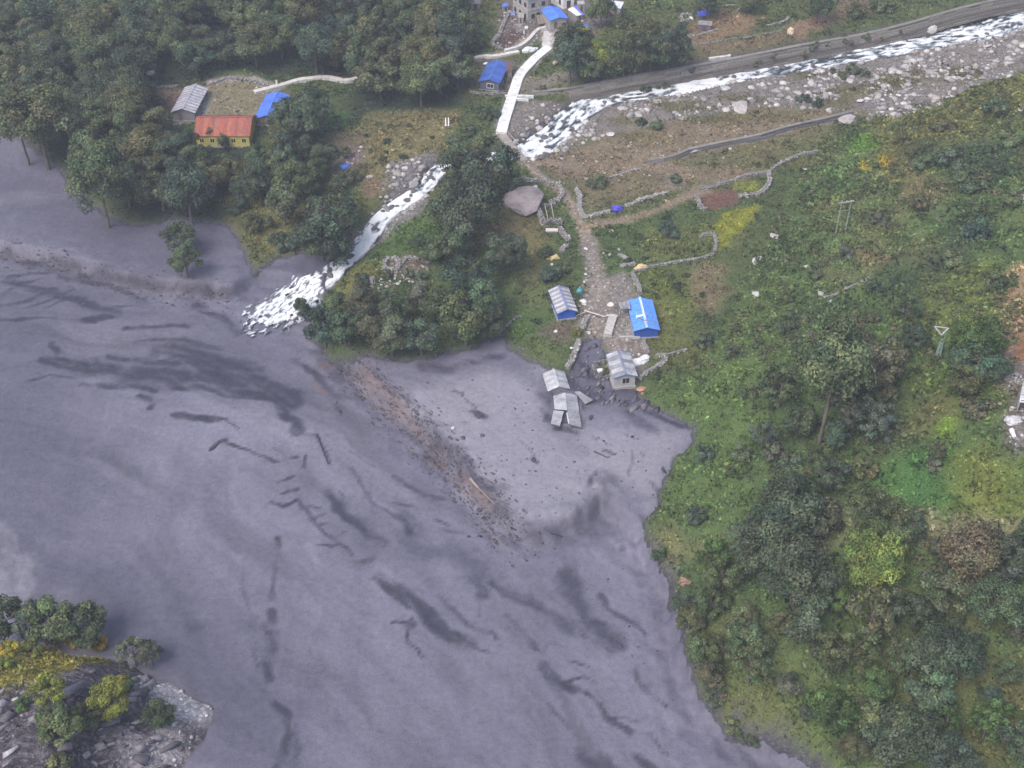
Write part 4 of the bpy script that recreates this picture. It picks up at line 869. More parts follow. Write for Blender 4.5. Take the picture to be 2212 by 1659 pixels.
for u, v, r, t in [(985, 512, 40, 'mid'), (1085, 545, 44, 'blue'), (1002, 592, 50, 'dark'), (1042, 642, 42, 'mid'), (962, 655, 48, 'mid'), (905, 640, 32, 'brown'), (850, 672, 38, 'mid'), (775, 650, 36, 'grey'), (750, 702, 42, 'mid'), (812, 690, 48, 'grey'), (908, 722, 44, 'pale'), (1005, 700, 46, 'mid'),
    (845, 722, 46, 'olive'), (698, 705, 44, 'blue'), (720, 660, 34, 'mid'), (1060, 690, 38, 'dark'), (930, 530, 30, 'mid'), (900, 520, 20, 'mid')]:
    tree(u, v, r, t, '%s tree in the clump between stream and hamlet, %s' % (WORD[t], 'near the stream' if u < 790 else 'at the mud edge' if v > 700 else 'by the meadow' if v < 600 else 'in its middle' if u < 930 else 'on its hamlet side'), None, G3)
G4 = 'trees on the terrace above the river wall'
for u, v, r, t, l, k in [(1238, 95, 44, 'blue', 'dark tree right of the white walkway head', None), (1232, 128, 42, 'dark', 'dark tree just below the one at the walkway head', None), (1350, 112, 46, 'olive', 'olive tree in the middle of the terrace above the wall', 'tall'), (1445, 98, 44, 'blue', 'darkest round tree at the right end of the terrace clump', None),
    (1408, 110, 40, 'dark', 'dark tree left of the darkest terrace tree', None), (1305, 108, 34, 'lime', 'yellow green tree between the dark terrace trees', None), (1275, 140, 32, 'mid', 'small tree at the foot of the terrace above the wall', None), (1330, 140, 30, 'mid', 'small mid green tree over the river wall', 'tall'),
    (1440, 62, 22, 'grey', 'grey leafless shrub above the darkest terrace tree', 'bush'), (1300, 20, 30, 'mid', 'bushy tree behind the white sheet roof', None), (1530, 2, 30, 'dark', 'dark tree at the top edge above the blue shed', None), (1620, -5, 26, 'mid', 'tree at the top edge behind the brown field', None), (1770, 5, 34, 'mid', 'bushy tree at the top edge by the brown track', None), (1850, 22, 24, 'olive', 'olive shrub beside the river wall top', 'bush'), (1905, 8, 26, 'mid', 'green shrub at the top edge above the river wall', 'bush')]: tree(u, v, r, t, l, k, G4)
G5 = 'shrubs on the gravel bar'
for u, v, r, t, l in [(1738, 212, 17, 'dark', 'small dark conical shrub on the gravel bar, left of a pair'), (1765, 220, 15, 'dark', 'small dark shrub on the gravel bar, right of a pair'), (1842, 148, 18, 'dark', 'dark shrub at the water beside the rapids'), (1820, 162, 13, 'mid', 'green shrub on the gravel below the rapids'), (1866, 156, 13, 'mid', 'low green shrub right of the dark one by the rapids'), (1798, 152, 10, 'dark', 'tiny dark shrub touching the rapids'),
    (1385, 262, 14, 'dark', 'dark shrub among stones of the lower gravel bar'), (1420, 270, 16, 'mid', 'green shrub on the lower gravel bar'), (1395, 192, 15, 'dark', 'dark shrub at the foot of the river wall'), (1432, 186, 14, 'dark', 'second dark shrub at the foot of the river wall'), (1172, 192, 14, 'grey', 'greyish shrub at the left end of the river wall'), (1285, 202, 12, 'olive', 'low olive shrub below the river wall')]: tree(u, v, r, t, l, 'bush', G5)
G6 = 'trees and shrubs around the hamlet'
for u, v, r, t, l, k in [(1190, 592, 28, 'blue', 'dark bushy tree behind the blue walled hut', 'bush'), (1216, 575, 16, 'mid', 'small green bush behind the blue walled hut', 'bush'), (1248, 716, 11, 'lime', 'yellow green bush at the stone wall below the blue hut', 'bush'), (1445, 492, 26, 'blue', 'dark round bush in the field right of the path', 'bush'), (1522, 738, 22, 'blue', 'dark bush on the crop slope right of the blue roof', 'bush'), (1518, 978, 28, 'blue', 'dark bush at the notch where mud meets the hill', 'bush'), (1502, 1112, 26, 'blue', 'dark bush on the crop slope below the notch', 'bush'),
    (1292, 392, 20, 'mid', 'green bush beside the wall of the upper enclosure', 'bush'), (1250, 640, 10, 'mid', 'small green shrub beside the cobbled path', 'bush'), (1175, 540, 20, 'mid', 'green bush left of the path below the rock', 'bush'), (1460, 385, 14, 'dark', 'small dark bush on the trail above the red pen', 'bush'), (1312, 800, 10, 'olive', 'small scrubby bush by the grey hut', 'bush')]: tree(u, v, r, t, l, k, G6)
G7 = 'trees on the right hillside'
for u, v, r, t, l, k, b in [(1775, 800, 84, 'mid', 'tall tree with a long bare trunk on the right hillside', 'big', (1768, 962)), (1815, 765, 78, 'grey', 'wide greyish canopy on the hillside, upper left part', 'airy', None), (1890, 790, 84, 'grey', 'wide greyish canopy on the hillside, right part', 'airy', None), (1840, 850, 80, 'grey', 'wide greyish canopy on the hillside, lower part', 'airy', None), (1885, 900, 60, 'grey', 'grey leafless looking tree under the wide canopy', 'airy', None),
    (1690, 830, 56, 'mid', 'mid green tree left of the tall bare trunk', 'airy', None), (1978, 722, 30, 'blue', 'small dark tree left of the lattice pole', None, None), (2108, 742, 54, 'bright', 'large green tree right of the lattice pole', 'big', None), (2115, 775, 50, 'mid', 'green tree hanging over the rubble clearing', None, None), (2085, 818, 38, 'mid', 'green tree below the lattice pole', None, None),
    (1700, 1115, 82, 'dark', 'large dark tree left of the bright yellow green tree', 'big', None), (1655, 1185, 66, 'blue', 'dark bluish tree at the lower left of the hillside wood', 'big', None), (1725, 1235, 74, 'blue', 'drooping dark bluish tree beside the bright tree', 'big', None), (1720, 1045, 54, 'mid', 'mid green tree above the large dark tree', None, None), (1800, 1020, 40, 'dark', 'small dark tree at the foot of the bare trunk', None, None),
    (1893, 1205, 68, 'lime', 'bright yellow green tree on the lower right hillside', 'big', None), (1885, 1330, 84, 'olive', 'olive tree directly below the bright yellow green tree', 'airy', None), (1825, 1400, 70, 'mid', 'mid green tree lower left of the olive tree', 'airy', None), (2095, 1190, 72, 'brown', 'brownish grey tree right of the bright yellow green tree', 'big', None), (2175, 1195, 56, 'grey', 'greyish tree at the right edge beside the brownish one', None, None),
    (2050, 1265, 56, 'olive', 'olive tree between the bright tree and the right edge', None, None), (2155, 1290, 60, 'mid', 'mid green tree at the right edge, lower one', 'big', None), (2055, 1400, 66, 'dark', 'large dark tree on the lower right hillside', 'big', None), (2015, 1490, 58, 'mid', 'mid green tree below the large dark one', None, None), (1960, 1580, 72, 'dark', 'dark tree at the bottom edge of the hillside wood', 'big', None), (1885, 1560, 46, 'mid', 'mid green tree left of the one at the bottom edge', None, None),
    (1800, 1530, 50, 'bright', 'bright green tree near the bottom of the hillside', None, None), (2060, 1640, 60, 'blue', 'bluish tree cut by the bottom edge', None, None), (1950, 1420, 50, 'mid', 'mid green tree in the middle of the lower wood', 'airy', None), (1560, 1240, 40, 'mid', 'mid green tree on the slope above the mud', None, None), (1610, 1330, 34, 'olive', 'olive tree left of the drooping tree', None, None)]: tree(u, v, r, t, l, k, G7, b)
for u, v, r, t, l in [(1728, 905, 40, 'mid', 'mid green tree at the left of the tall bare trunk foot'), (1808, 938, 36, 'dark', 'dark tree right of the tall bare trunk foot'), (1772, 985, 30, 'mid', 'small green tree in front of the tall bare trunk')]: tree(u, v, r, t, l, None, G7)
G8 = 'shrubs along the lower mud shore'
for u, v, r, t, l in [(1492, 1335, 34, 'olive', 'olive shrub overhanging the mud, upper of the shore row'), (1480, 1300, 24, 'blue', 'dark shrub at the mud shore'), (1535, 1300, 34, 'mid', 'green shrub behind the shore'), (1505, 1400, 30, 'mid', 'green shrub at the mud shore below the olive one'), (1535, 1455, 32, 'grey', 'grey half bare shrub leaning over the mud'), (1545, 1505, 28, 'grey', 'lower grey shrub over the dark hollow in the shore'), (1585, 1565, 24, 'mid', 'small shrub at the bottom of the shore row'), (1620, 1600, 24, 'blue', 'dark shrub at the lowest bit of shore'), (1425, 1195, 22, 'mid', 'low green shrub at the corner of the shore'), (1560, 1400, 34, 'mid', 'green shrub behind the grey half bare one')]: tree(u, v, r, t, l, 'bush' if r < 30 else None, G8, cat='shrub')
G9 = 'shrubs on the upper right hillside'
for u, v, r, t in [(2100, 385, 44, 'dark'), (2060, 340, 34, 'dark'), (2000, 350, 26, 'mid'), (2110, 495, 36, 'blue'), (2060, 560, 26, 'mid'), (1985, 440, 22, 'grey'), (1900, 470, 22, 'grey'), (1830, 545, 24, 'grey'), (1905, 620, 28, 'mid'), (2180, 300, 30, 'mid'), (2150, 230, 30, 'dark'), (2040, 270, 24, 'olive'), (1950, 300, 22, 'olive'), (2150, 610, 28, 'mid'), (1760, 590, 18, 'mid'), (1700, 640, 18, 'mid'), (1840, 690, 26, 'mid'), (1640, 740, 20, 'mid'), (1940, 660, 24, 'mid'), (2190, 430, 26, 'mid')]:
    tree(u, v, r, t, '%s shrub on the upper right hillside, %s' % (WORD[t], 'towards the ridge' if v < 320 else 'high up near the right edge' if u > 2050 else 'around the wire poles' if v < 560 else 'above the crop slope'), 'bush', G9)
G10 = 'trees and bushes on the rocky outcrop'
fill([(-420, 1400), (-40, 1370), (-40, 1400), (-420, 1440)], 5, 1.5, 2.8, ['round'], ['dark', 'mid'], lambda u, v: 'on the outcrop beyond the left edge', 'trees on the outcrop beyond the left edge', 310, .7)
for u, v, r, t, l, k in [(30, 1330, 56, 'dark', 'dark tree on the outcrop top at the left edge', None), (105, 1338, 58, 'mid', 'rounded mid green tree on the outcrop top', None), (180, 1345, 52, 'dark', 'dark green tree on the outcrop top, right end', None), (285, 1402, 46, 'grey', 'twiggy tree leaning from the outcrop over the mud', 'airy'), (325, 1412, 32, 'grey', 'thin twiggy outlying bush of the leaning tree', 'airy'),
    (18, 1400, 24, 'yellow', 'yellow bush on the outcrop edge, leftmost', 'bush'), (66, 1400, 26, 'lime', 'yellow green bush on the outcrop edge', 'bush'), (118, 1385, 24, 'yellow', 'yellow bush in the middle of the outcrop edge', 'bush'), (165, 1378, 26, 'gold', 'golden bush on the outcrop edge, larger one', 'bush'), (212, 1388, 22, 'gold', 'golden bush at the right tip of the outcrop edge', 'bush'), (8, 1430, 20, 'lime', 'yellow green bush hanging at the left of the rock face', 'bush'),
    (105, 1490, 40, 'lime', 'yellow green tree in the middle of the rock face', None), (125, 1560, 50, 'mid', 'mid green tree at the foot of the rock face', None), (235, 1510, 46, 'lime', 'yellow green tree right of the rock face, leaning right', None), (268, 1475, 24, 'bright', 'bright green top of the bush on the rock rib', 'bush'), (185, 1545, 36, 'olive', 'olive bush between the two rock face trees', 'bush'), (342, 1540, 36, 'mid', 'round green tree alone on the pale scree', None), (45, 1520, 22, 'bright', 'small bright bush at the left of the rock face', 'bush'), (125, 1652, 34, 'olive', 'olive bush at the bottom edge of the outcrop', 'bush')]: tree(u, v, r, t, l, k, G10)
fill([(400, 368), (560, 362), (640, 310), (700, 310), (720, 400), (600, 440), (460, 450), (380, 400)], 18, 1.8, 3.2, ['round', 'round', 'tall'], ['dark', 'blue', 'mid', 'olive'], lambda u, v: 'below the yellow house, ' + ('towards the stream' if u > 570 else 'on the mud side' if v > 390 else 'in the first rows'), 'trees below the yellow house', 307, .55)
fill([(1500, 1270), (1640, 1130), (1800, 1110), (2000, 1180), (2230, 1170), (2260, 1700), (1800, 1700), (1700, 1600), (1560, 1480)], 28, 1.2, 3.0, ['airy', 'round', 'airy', 'round', 'big'], ['mid', 'bright', 'olive', 'mid', 'grey', 'dark'],
     lambda u, v: 'in the lower right wood, ' + ('near the right edge' if u > 2080 else 'towards the bottom edge' if v > 1500 else 'on the mud side' if u < 1700 else 'below the bright tree' if v > 1330 else 'round the bright tree'), 'trees of the lower right wood', 301, .5)
fill([(1560, 720), (1700, 660), (1960, 680), (2120, 680), (2150, 980), (1900, 1060), (1700, 1060), (1560, 1060)], 26, 1.0, 2.2, ['bush', 'airy', 'bush'], ['mid', 'grey', 'olive', 'mid', 'dark'],
     lambda u, v: 'on the middle hillside ' + ('near the lattice pole' if u > 1950 else 'beside the wide canopy' if v < 900 else 'under the tall bare trunk'), 'shrubs of the middle hillside', 302, .6, 'shrub')
fill([(700, 560), (800, 600), (1080, 470), (1130, 600), (1060, 730), (700, 740)], 9, .8, 1.7, ['bush', 'round'], ['mid', 'dark', 'olive', 'pale'],
     lambda u, v: 'among the clump between stream and hamlet ' + ('near the water' if u < 850 else 'above the mud' if v > 640 else 'on the meadow side'), 'shrubs of the tongue of land', 303, .6, 'shrub')
fill([(480, 420), (620, 330), (760, 330), (790, 400), (700, 560), (560, 540)], 26, .9, 2.3, ['bush', 'round', 'bush'], ['mid', 'dark', 'olive', 'blue'],
     lambda u, v: 'on the dry slope left of the stream ' + ('towards the mud cove' if v > 470 else 'below the blue tarp heap' if u > 640 else 'under the forest'), 'shrubs of the dry slope', 304, .6, 'shrub')
fill([(1010, 235), (1085, 230), (1080, 330), (1000, 330), (960, 300)], 10, .8, 1.6, ['bush'], ['mid', 'dark', 'grey'], lambda u, v: 'left of the white walkway ' + ('beside its end' if v > 270 else 'under the low wall'), 'shrubs left of the walkway', 305, .6, 'shrub')
fill([(1200, 150), (1240, 70), (1480, 60), (1480, 120), (1340, 150)], 14, .8, 2.0, ['bush', 'round'], ['mid', 'dark', 'olive', 'lime'], lambda u, v: 'under the dark trees of the terrace ' + ('at its left' if u < 1320 else 'at its right'), 'shrubs of the terrace', 306, .6, 'shrub')
fill([(1160, 196), (1360, 178), (1560, 146), (1760, 108), (1960, 70), (1985, 82), (1760, 124), (1560, 162), (1370, 196), (1180, 212)], 60, .7, 1.9, ['bush'], ['mid', 'dark', 'olive', 'grey'], lambda u, v: 'on the foot of the river wall ' + ('at its left end' if u < 1350 else 'in its middle' if u < 1650 else 'at its far right'), 'shrubs on the river wall', 308, .8, 'shrub')
fill([(-60, 1400), (60, 1395), (180, 1390), (262, 1402), (255, 1425), (150, 1432), (60, 1455), (-60, 1480)], 44, .7, 1.5, ['bush'], ['lime', 'yellow', 'lime', 'olive', 'gold', 'yellow'], lambda u, v: 'in the brush along the outcrop edge, ' + ('left part' if u < 80 else 'middle' if u < 170 else 'right part'), 'brush along the outcrop edge', 309, .42, 'bush')
# the dense forest, upper left
FOR = [(-60, -30), (700, -30), (725, 20), (980, -30), (1005, 60), (1008, 200), (960, 238), (790, 240), (785, 190), (760, 168), (600, 158), (460, 165), (382, 178), (330, 172), (300, 205), (345, 262), (420, 312), (545, 312), (600, 260), (700, 290), (700, 380), (600, 430), (470, 445), (380, 470), (240, 455), (150, 375), (60, 300), (0, 250), (-200, 205)]
fw = HW([(max(-230, a), max(-118, b)) for a, b in FOR])
KEEP = [(425, 215, 62), (485, 268, 60), (515, 215, 55), (585, 225, 26), (325, 160, 10), (360, 220, 30), (700, 172, 12), (480, 300, 20), (640, 185, 14)]
r_ = np.random.default_rng(77); lo, hi_ = fw.min(0), fw.max(0)
cnt = 0
def wordy(u, v):
    if v < 60: return 'at the top edge of the forest, ' + ('far left' if u < 150 else 'left of the white boulder' if u < 325 else 'above the longhouse' if u < 470 else 'above the pale yard' if u < 620 else 'above the curving wall' if u < 800 else 'beside the village slope')
    if v < 60: return 'along the top edge of the forest'
    if u > 780: return 'in forest between curving wall and village, ' + ('lower part' if v > 150 else 'upper part') + (' at its right' if u > 900 else ' at its left')
    if v < 190 and u > 330: return 'in the forest ' + ('directly behind the curving wall' if v > 125 else 'far behind the curving wall' if u > 600 else 'far behind the grey longhouse') + ('' if u < 700 else ' at its right end')
    if u < 330 and v < 260: return 'in forest left of the longhouse, ' + ('far left edge' if u < 110 else 'middle' if u < 220 else 'near the white boulder') + (' near mud' if v > 180 else ' well behind' if v < 120 else '')
    return 'in forest below the longhouse, ' + ('at the mud' if v > 380 else 'under the red roof' if u > 400 else 'left part')
cand = []
for _ in range(9000):
    x = r_.uniform(lo[0], hi_[0]); y = r_.uniform(lo[1], hi_[1]); cand.append((x, y))
cx_ = np.array(cand); ins = inside(cx_[:, 0], cx_[:, 1], fw) & (samp(SMG, cx_[:, 0], cx_[:, 1]) > -6)
for (x, y), ok in zip(cand, ins):
    if not ok or cnt > 172: continue
    rad = r_.uniform(2.9, 4.7); z = float(gz(x, y)); u, v = proj(x, y, z + rad * 1.2); s = ppm(x, y, z)
    if u < -90 or u > 1010: continue
    if any(math.hypot(u - a, v - b) < c + rad * s * .62 for a, b, c in KEEP): continue
    if any((x - a) ** 2 + (y - b) ** 2 < (.54 * (rad + c)) ** 2 for a, b, c in PLACED): continue
    nv = float(fbm(np.array([x]), np.array([y]), 16, 231, 2)[0]); t = r_.choice(['dark', 'blue', 'mid', 'mid', 'olive'] if nv < .05 else ['olive', 'mid', 'grey', 'olive', 'pale'])
    plant_at((x, y, z), rad, 'big' if rad > 4.1 else ('tall' if r_.random() < .18 else 'round'), str(t), '%s%s tree %s' % ('large ' if rad > 4.15 else 'small ' if rad < 3.4 else '', WORD[str(t)], wordy(u, v)), 'trees of the dense forest'); cnt += 1
print('forest', cnt, 'trees', TN[0], time.time() - T00)

# ------------------------------------------------------------------ built things
def tinted(name, rough=.7, spec=.3, nscale=2.0, lo=.8, hi=1.15, bump=.2, metal=0.0, grime=0.0):
    m = NT(name, rough, spec); oi = m.n('ShaderNodeObjectInfo'); n = m.noise(nscale, 4, .65).outputs[0]
    c = m.mix(1.0, oi.outputs['Color'], m.ramp(n, [(.3, lo), (.7, hi)]).outputs[0], 'MULTIPLY')
    if grime: c = m.mix(m.math('MULTIPLY', m.ramp(m.noise(.8, 5, .7).outputs[0], [(.45, 0.0), (.65, 1.0)]).outputs[0], grime), c, (.10, .092, .10))
    m.color(c); m.b.inputs['Metallic'].default_value = metal
    if bump: m.bump(n, bump, .06)
    return m.m
TIN = tinted('corrugated_tin', .45, .5, 1.8, .70, 1.2, .2, .0, .5); TARP = tinted('tarpaulin', .5, .45, 2.2, .66, 1.28, 1.0, 0, .30); PAINT = tinted('painted_wall', .7, .3, 2, .85, 1.1, .1, 0, .2)
MASON = tinted('masonry', .9, .15, 3.5, .55, 1.3, .7); TIMBER = tinted('timber', .85, .2, 3, .7, 1.2, .3); CONC = tinted('concrete', .85, .2, 1.3, .82, 1.08, .3, 0, .28); DARK = tinted('dark_opening', .6, .3, 2, .8, 1.1, 0)
CSTEEL = tinted('galvanised_steel', .4, .5, 2, .9, 1.1, 0, .3)
def colo(o, c, j=0.0):
    k = 1 + random.uniform(-j, j); o.color = (c[0] * k, c[1] * k, c[2] * k, 1); return o
BOXF = [(0, 3, 2, 1), (4, 5, 6, 7), (0, 1, 5, 4), (1, 2, 6, 5), (2, 3, 7, 6), (3, 0, 4, 7)]
def hexa(V, F, b, t):
    o = len(V); V += [tuple(p) for p in b] + [tuple(p) for p in t]; F += [tuple(i + o for i in f) for f in BOXF]
def boxm(V, F, c, s):
    x, y, z = c; a, b, h = s[0] / 2, s[1] / 2, s[2] / 2
    hexa(V, F, [(x - a, y - b, z - h), (x + a, y - b, z - h), (x + a, y + b, z - h), (x - a, y + b, z - h)], [(x - a, y - b, z + h), (x + a, y - b, z + h), (x + a, y + b, z + h), (x - a, y + b, z + h)])
def slab(V, F, p, th):
    p = [Vector(q) for q in p]; n = (p[1] - p[0]).cross(p[3] - p[0]).normalized() * th
    if n.z < 0: n = -n; p = [p[0], p[3], p[2], p[1]]
    hexa(V, F, [q - n for q in p], p)
def part(name, V, F, mat, col, parent, j=0.0, loc=None):
    o = link(name, pyd(name, V, F, mat), None, parent); colo(o, col, j)
    if loc is not None: o.location = loc
    return o
def sheets(parent, r0, r1, e0, e1, n, cols, name='roof_sheet', mat=None, rough=.0):
    """n corrugated sheets side by side from the ridge edge r0-r1 down to the eave edge e0-e1, each an object"""
    r0, r1, e0, e1 = map(Vector, (r0, r1, e0, e1)); nn = (r1 - r0).cross(e0 - r0).normalized(); nn = nn if nn.z > 0 else -nn
    for i in range(n):
        V, F = [], []; K = 6; lift = nn * (.03 * (i % 2) + random.uniform(0, rough))
        for k in range(K + 1):
            t = (i - .03 + (1.06) * k / K) / n; t = min(1, max(0, t)); w = nn * (.045 if k % 2 else 0) + lift
            a = r0.lerp(r1, t) + w; b = e0.lerp(e1, t) + w
            V += [tuple(a), tuple(b), tuple(a - nn * .035), tuple(b - nn * .035)]
        for k in range(K):
            o = 4 * k; F += [(o, o + 1, o + 5, o + 4), (o + 2, o + 6, o + 7, o + 3), (o, o + 4, o + 6, o + 2), (o + 1, o + 3, o + 7, o + 5)]
        F += [(0, 2, 3, 1), (4 * K, 4 * K + 1, 4 * K + 3, 4 * K + 2)]
        part(name, V, F, mat or TIN, cols[i % len(cols)], parent, .06)
def strut(V, F, a, b, w):
    a, b = Vector(a), Vector(b); d = (b - a).normalized(); s = d.cross(Vector((0, 0, 1)));
    s = (s.normalized() if s.length > .01 else Vector((1, 0, 0))) * w / 2; u = s.cross(d).normalized() * w / 2
    hexa(V, F, [a - s - u, a + s - u, a + s + u, a - s + u], [b - s - u, b + s - u, b + s + u, b - s + u])
def window(parent, c, axis, w, h, out, fcol, pcol=(.02, .022, .03), mull=True):
    """frame proud of the wall with a dark pane in it; axis = wall direction, out = outward normal (local)"""
    c, axis, out = Vector(c), Vector(axis), Vector(out); up = Vector((0, 0, 1)); V, F = [], []
    fr = .09
    for (dx, dz, sx, sz) in ((0, h / 2, w + fr, fr), (0, -h / 2, w + fr, fr), (-w / 2, 0, fr, h - fr), (w / 2, 0, fr, h - fr)) + (((0, 0, fr * .6, h - fr),) if mull else ()):
        q = c + axis * dx + up * dz + out * .03; a = axis * sx / 2; b = up * sz / 2; hexa(V, F, [q - a - b, q + a - b, q + a + b, q - a + b], [q - a - b + out * .05, q + a - b + out * .05, q + a + b + out * .05, q - a + b + out * .05])
    fo = part('window', V, F, PAINT, fcol, parent)
    V, F = [], []; a = axis * (w - fr) / 2; b = up * (h - fr) / 2; q = c + out * .01; hexa(V, F, [q - a - b, q + a - b, q + a + b, q - a + b], [x + out * .035 for x in (q - a - b, q + a - b, q + a + b, q - a + b)])
    part('pane', V, F, DARK, pcol, fo)
def hut(name, label, rb, rf, Wd, hw, rise, wallmat, wallcol, cols, sink=0.0, nsh=None, over=.35, cap=None, cat='hut', group=None, fascia=None, roofmat=None, door=True, win=0, wincol=(.8, .8, .8), gable=None, base=True):
    zr = hw + rise - sink; z0 = P((rb[0] + rf[0]) / 2, (rb[1] + rf[1]) / 2).z
    for _ in range(4):
        x0, y0 = at_z(rb[0], rb[1], z0 + zr); x1, y1 = at_z(rf[0], rf[1], z0 + zr); z0 = float(gz((x0 + x1) / 2, (y0 + y1) / 2))
    L = math.hypot(x1 - x0, y1 - y0); ang = math.atan2(y1 - y0, x1 - x0)
    t = thing(name, label, cat, ((x0 + x1) / 2, (y0 + y1) / 2, z0 - sink), ang, group)
    l = L / 2 - over; w = Wd / 2 - over * .8; hr = hw + rise * (w / (Wd / 2)) * 0
    V = [(-l, -w, -.8), (l, -w, -.8), (l, w, -.8), (-l, w, -.8), (-l, -w, hw + rise * (1 - w / (Wd / 2)) - .08), (l, -w, hw + rise * (1 - w / (Wd / 2)) - .08), (l, w, hw + rise * (1 - w / (Wd / 2)) - .08), (-l, w, hw + rise * (1 - w / (Wd / 2)) - .08), (-l, 0, hw + rise - .08), (l, 0, hw + rise - .08)]
    F = [(0, 1, 5, 4), (2, 3, 7, 6), (1, 2, 6, 9, 5), (3, 0, 4, 8, 7), (4, 5, 9, 8), (6, 7, 8, 9), (0, 3, 2, 1)]
    part('wall', V, F, wallmat, wallcol, t)
    n = nsh or max(3, round(L / .95))
    for s in (-1, 1): sheets(t, (-L / 2, 0, hw + rise), (L / 2, 0, hw + rise), (-L / 2, s * Wd / 2, hw), (L / 2, s * Wd / 2, hw), n, cols if s < 0 else cols[::-1], mat=roofmat)
    V, F = [], []
    for s in (-1, 1): slab(V, F, [(-L / 2 - .03, 0, hw + rise + .10), (L / 2 + .03, 0, hw + rise + .10), (L / 2 + .03, s * .2, hw + rise + .055), (-L / 2 - .03, s * .2, hw + rise + .055)], .03)
    part('ridge_cap', V, F, roofmat or TIN, cap or cols[0], t)
    if fascia:
        for e in (-1, 1):
            V, F = [], []
            for s in (-1, 1): strut(V, F, (e * (L / 2 + .02), 0, hw + rise - .06), (e * (L / 2 + .02), s * Wd / 2, hw - .06), .13)
            part('fascia', V, F, PAINT, fascia, t)
    if door:
        V, F = [], []; boxm(V, F, (l + .03, -w * .35, min(.85, hw * .48)), (.07, .75, min(1.7, hw * .95))); d = part('door', V, F, TIMBER, (.16, .12, .10), t)
        V, F = [], []; boxm(V, F, (l + .09, -w * .35 + .28, .85), (.05, .06, .12)); part('handle', V, F, CSTEEL, (.4, .4, .4), d)
    for k in range(win):
        for sgn in (-1, 1): window(t, (-l + (k + .5) * 2 * l / win, sgn * w, hw * .55), (1, 0, 0), .9, min(1.0, hw * .45), (0, sgn, 0), wincol)
    if gable == 'window': window(t, (l, w * .1, hw * .55), (0, 1, 0), w * .7, hw * .5, (1, 0, 0), wincol)
    if base:
        V, F = [], []; boxm(V, F, (0, 0, -.3), (2 * l + .35, 2 * w + .35, .75)); part('plinth', V, F, MASON, (.33, .31, .30), t)
    return t
GR = [(.47, .465, .495), (.24, .245, .285)]; BLUE = (.045, .135, .62); SKYB = (.10, .29, .82)
hA = hut('hut', 'small hut with blue walls and striped grey tin roof, left of the cobbled path', (1206.5, 617), (1226, 667), 3.5, 1.55, .75, PAINT, (.03, .12, .52), GR, nsh=12, cap=(.24, .25, .46), fascia=(.17, .19, .46), group='huts of the hamlet', door=False)
V, F = [], []
# blue roofed hut
hB = hut('hut', 'hut roofed with bright sky blue tarpaulin above the stone patio', (1382, 642), (1398, 708), 4.3, 1.6, .62, PAINT, (.025, .09, .42), [SKYB, (.11, .30, .80)], nsh=4, cap=(.5, .6, .8), group='huts of the hamlet', roofmat=TARP, door=False)
L_ = 4.0
V, F = [], []; strut(V, F, (-3.2, .05, 2.34), (1.4, .05, 2.34), .10); part('rope', V, F, PAINT, (.78, .78, .72), hB)
for q, (a, b, w_) in enumerate([((.9, -1.2, 2.0), (2.6, .05, 2.36), .10), ((2.2, -.1, 2.34), (2.4, 1.9, 1.8), .09), ((3.0, -.1, 2.3), (3.1, 2.0, 1.75), .12)]):
    V, F = [], []; strut(V, F, a, b, w_); part('batten', V, F, TIMBER, (.24, .22, .24), hB)
V, F = [], []; slab(V, F, [(.55, -1.3, 2.02), (1.1, -1.35, 2.0), (1.0, -.2, 2.32), (.6, -.15, 2.33)], .05); part('patch', V, F, TARP, (.82, .84, .86), hB)
p = P(1345, 668); t = thing('lean_to', 'small grey tin lean-to on posts beside the sky blue roof', 'shed', p)
q = [Vector((*map(float, at_z(u, v, p.z + z)), p.z + z)) - p for u, v, z in ((1335, 653.5, 1.7), (1359, 652, 1.9), (1362, 667, 1.9), (1341, 667.5, 1.7))]
sheets(t, q[0], q[1], q[3], q[2], 5, [(.36, .36, .39), (.28, .28, .31)])
for c in q:
    V, F = [], []; strut(V, F, (c.x, c.y, -.3), (c.x * .98, c.y, c.z - .05), .12); part('post', V, F, TIMBER, (.17, .14, .12), t)
hC = hut('hut', 'grey tin roofed hut with a pale front wall at the edge of the mud', (1335, 757), (1352, 808), 3.8, 2.2, .62, PAINT, (.42, .41, .41), [(.46, .46, .49), (.25, .255, .29), (.47, .47, .50), (.30, .305, .34)], nsh=6, cap=(.22, .25, .36), fascia=(.12, .17, .34), group='huts of the hamlet', gable='window', wincol=(.50, .49, .48), door=False)
hD = hut('hut', 'grey tin hut buried to its eaves in mud, upper of the pair', (1195.5, 797), (1207.5, 835), 3.5, 1.3, .72, PAINT, (.28, .27, .29), [(.43, .43, .46), (.35, .35, .385), (.45, .45, .48), (.31, .315, .35)], sink=.75, nsh=7, cap=(.46, .46, .50), group='huts of the hamlet', door=False, base=False)
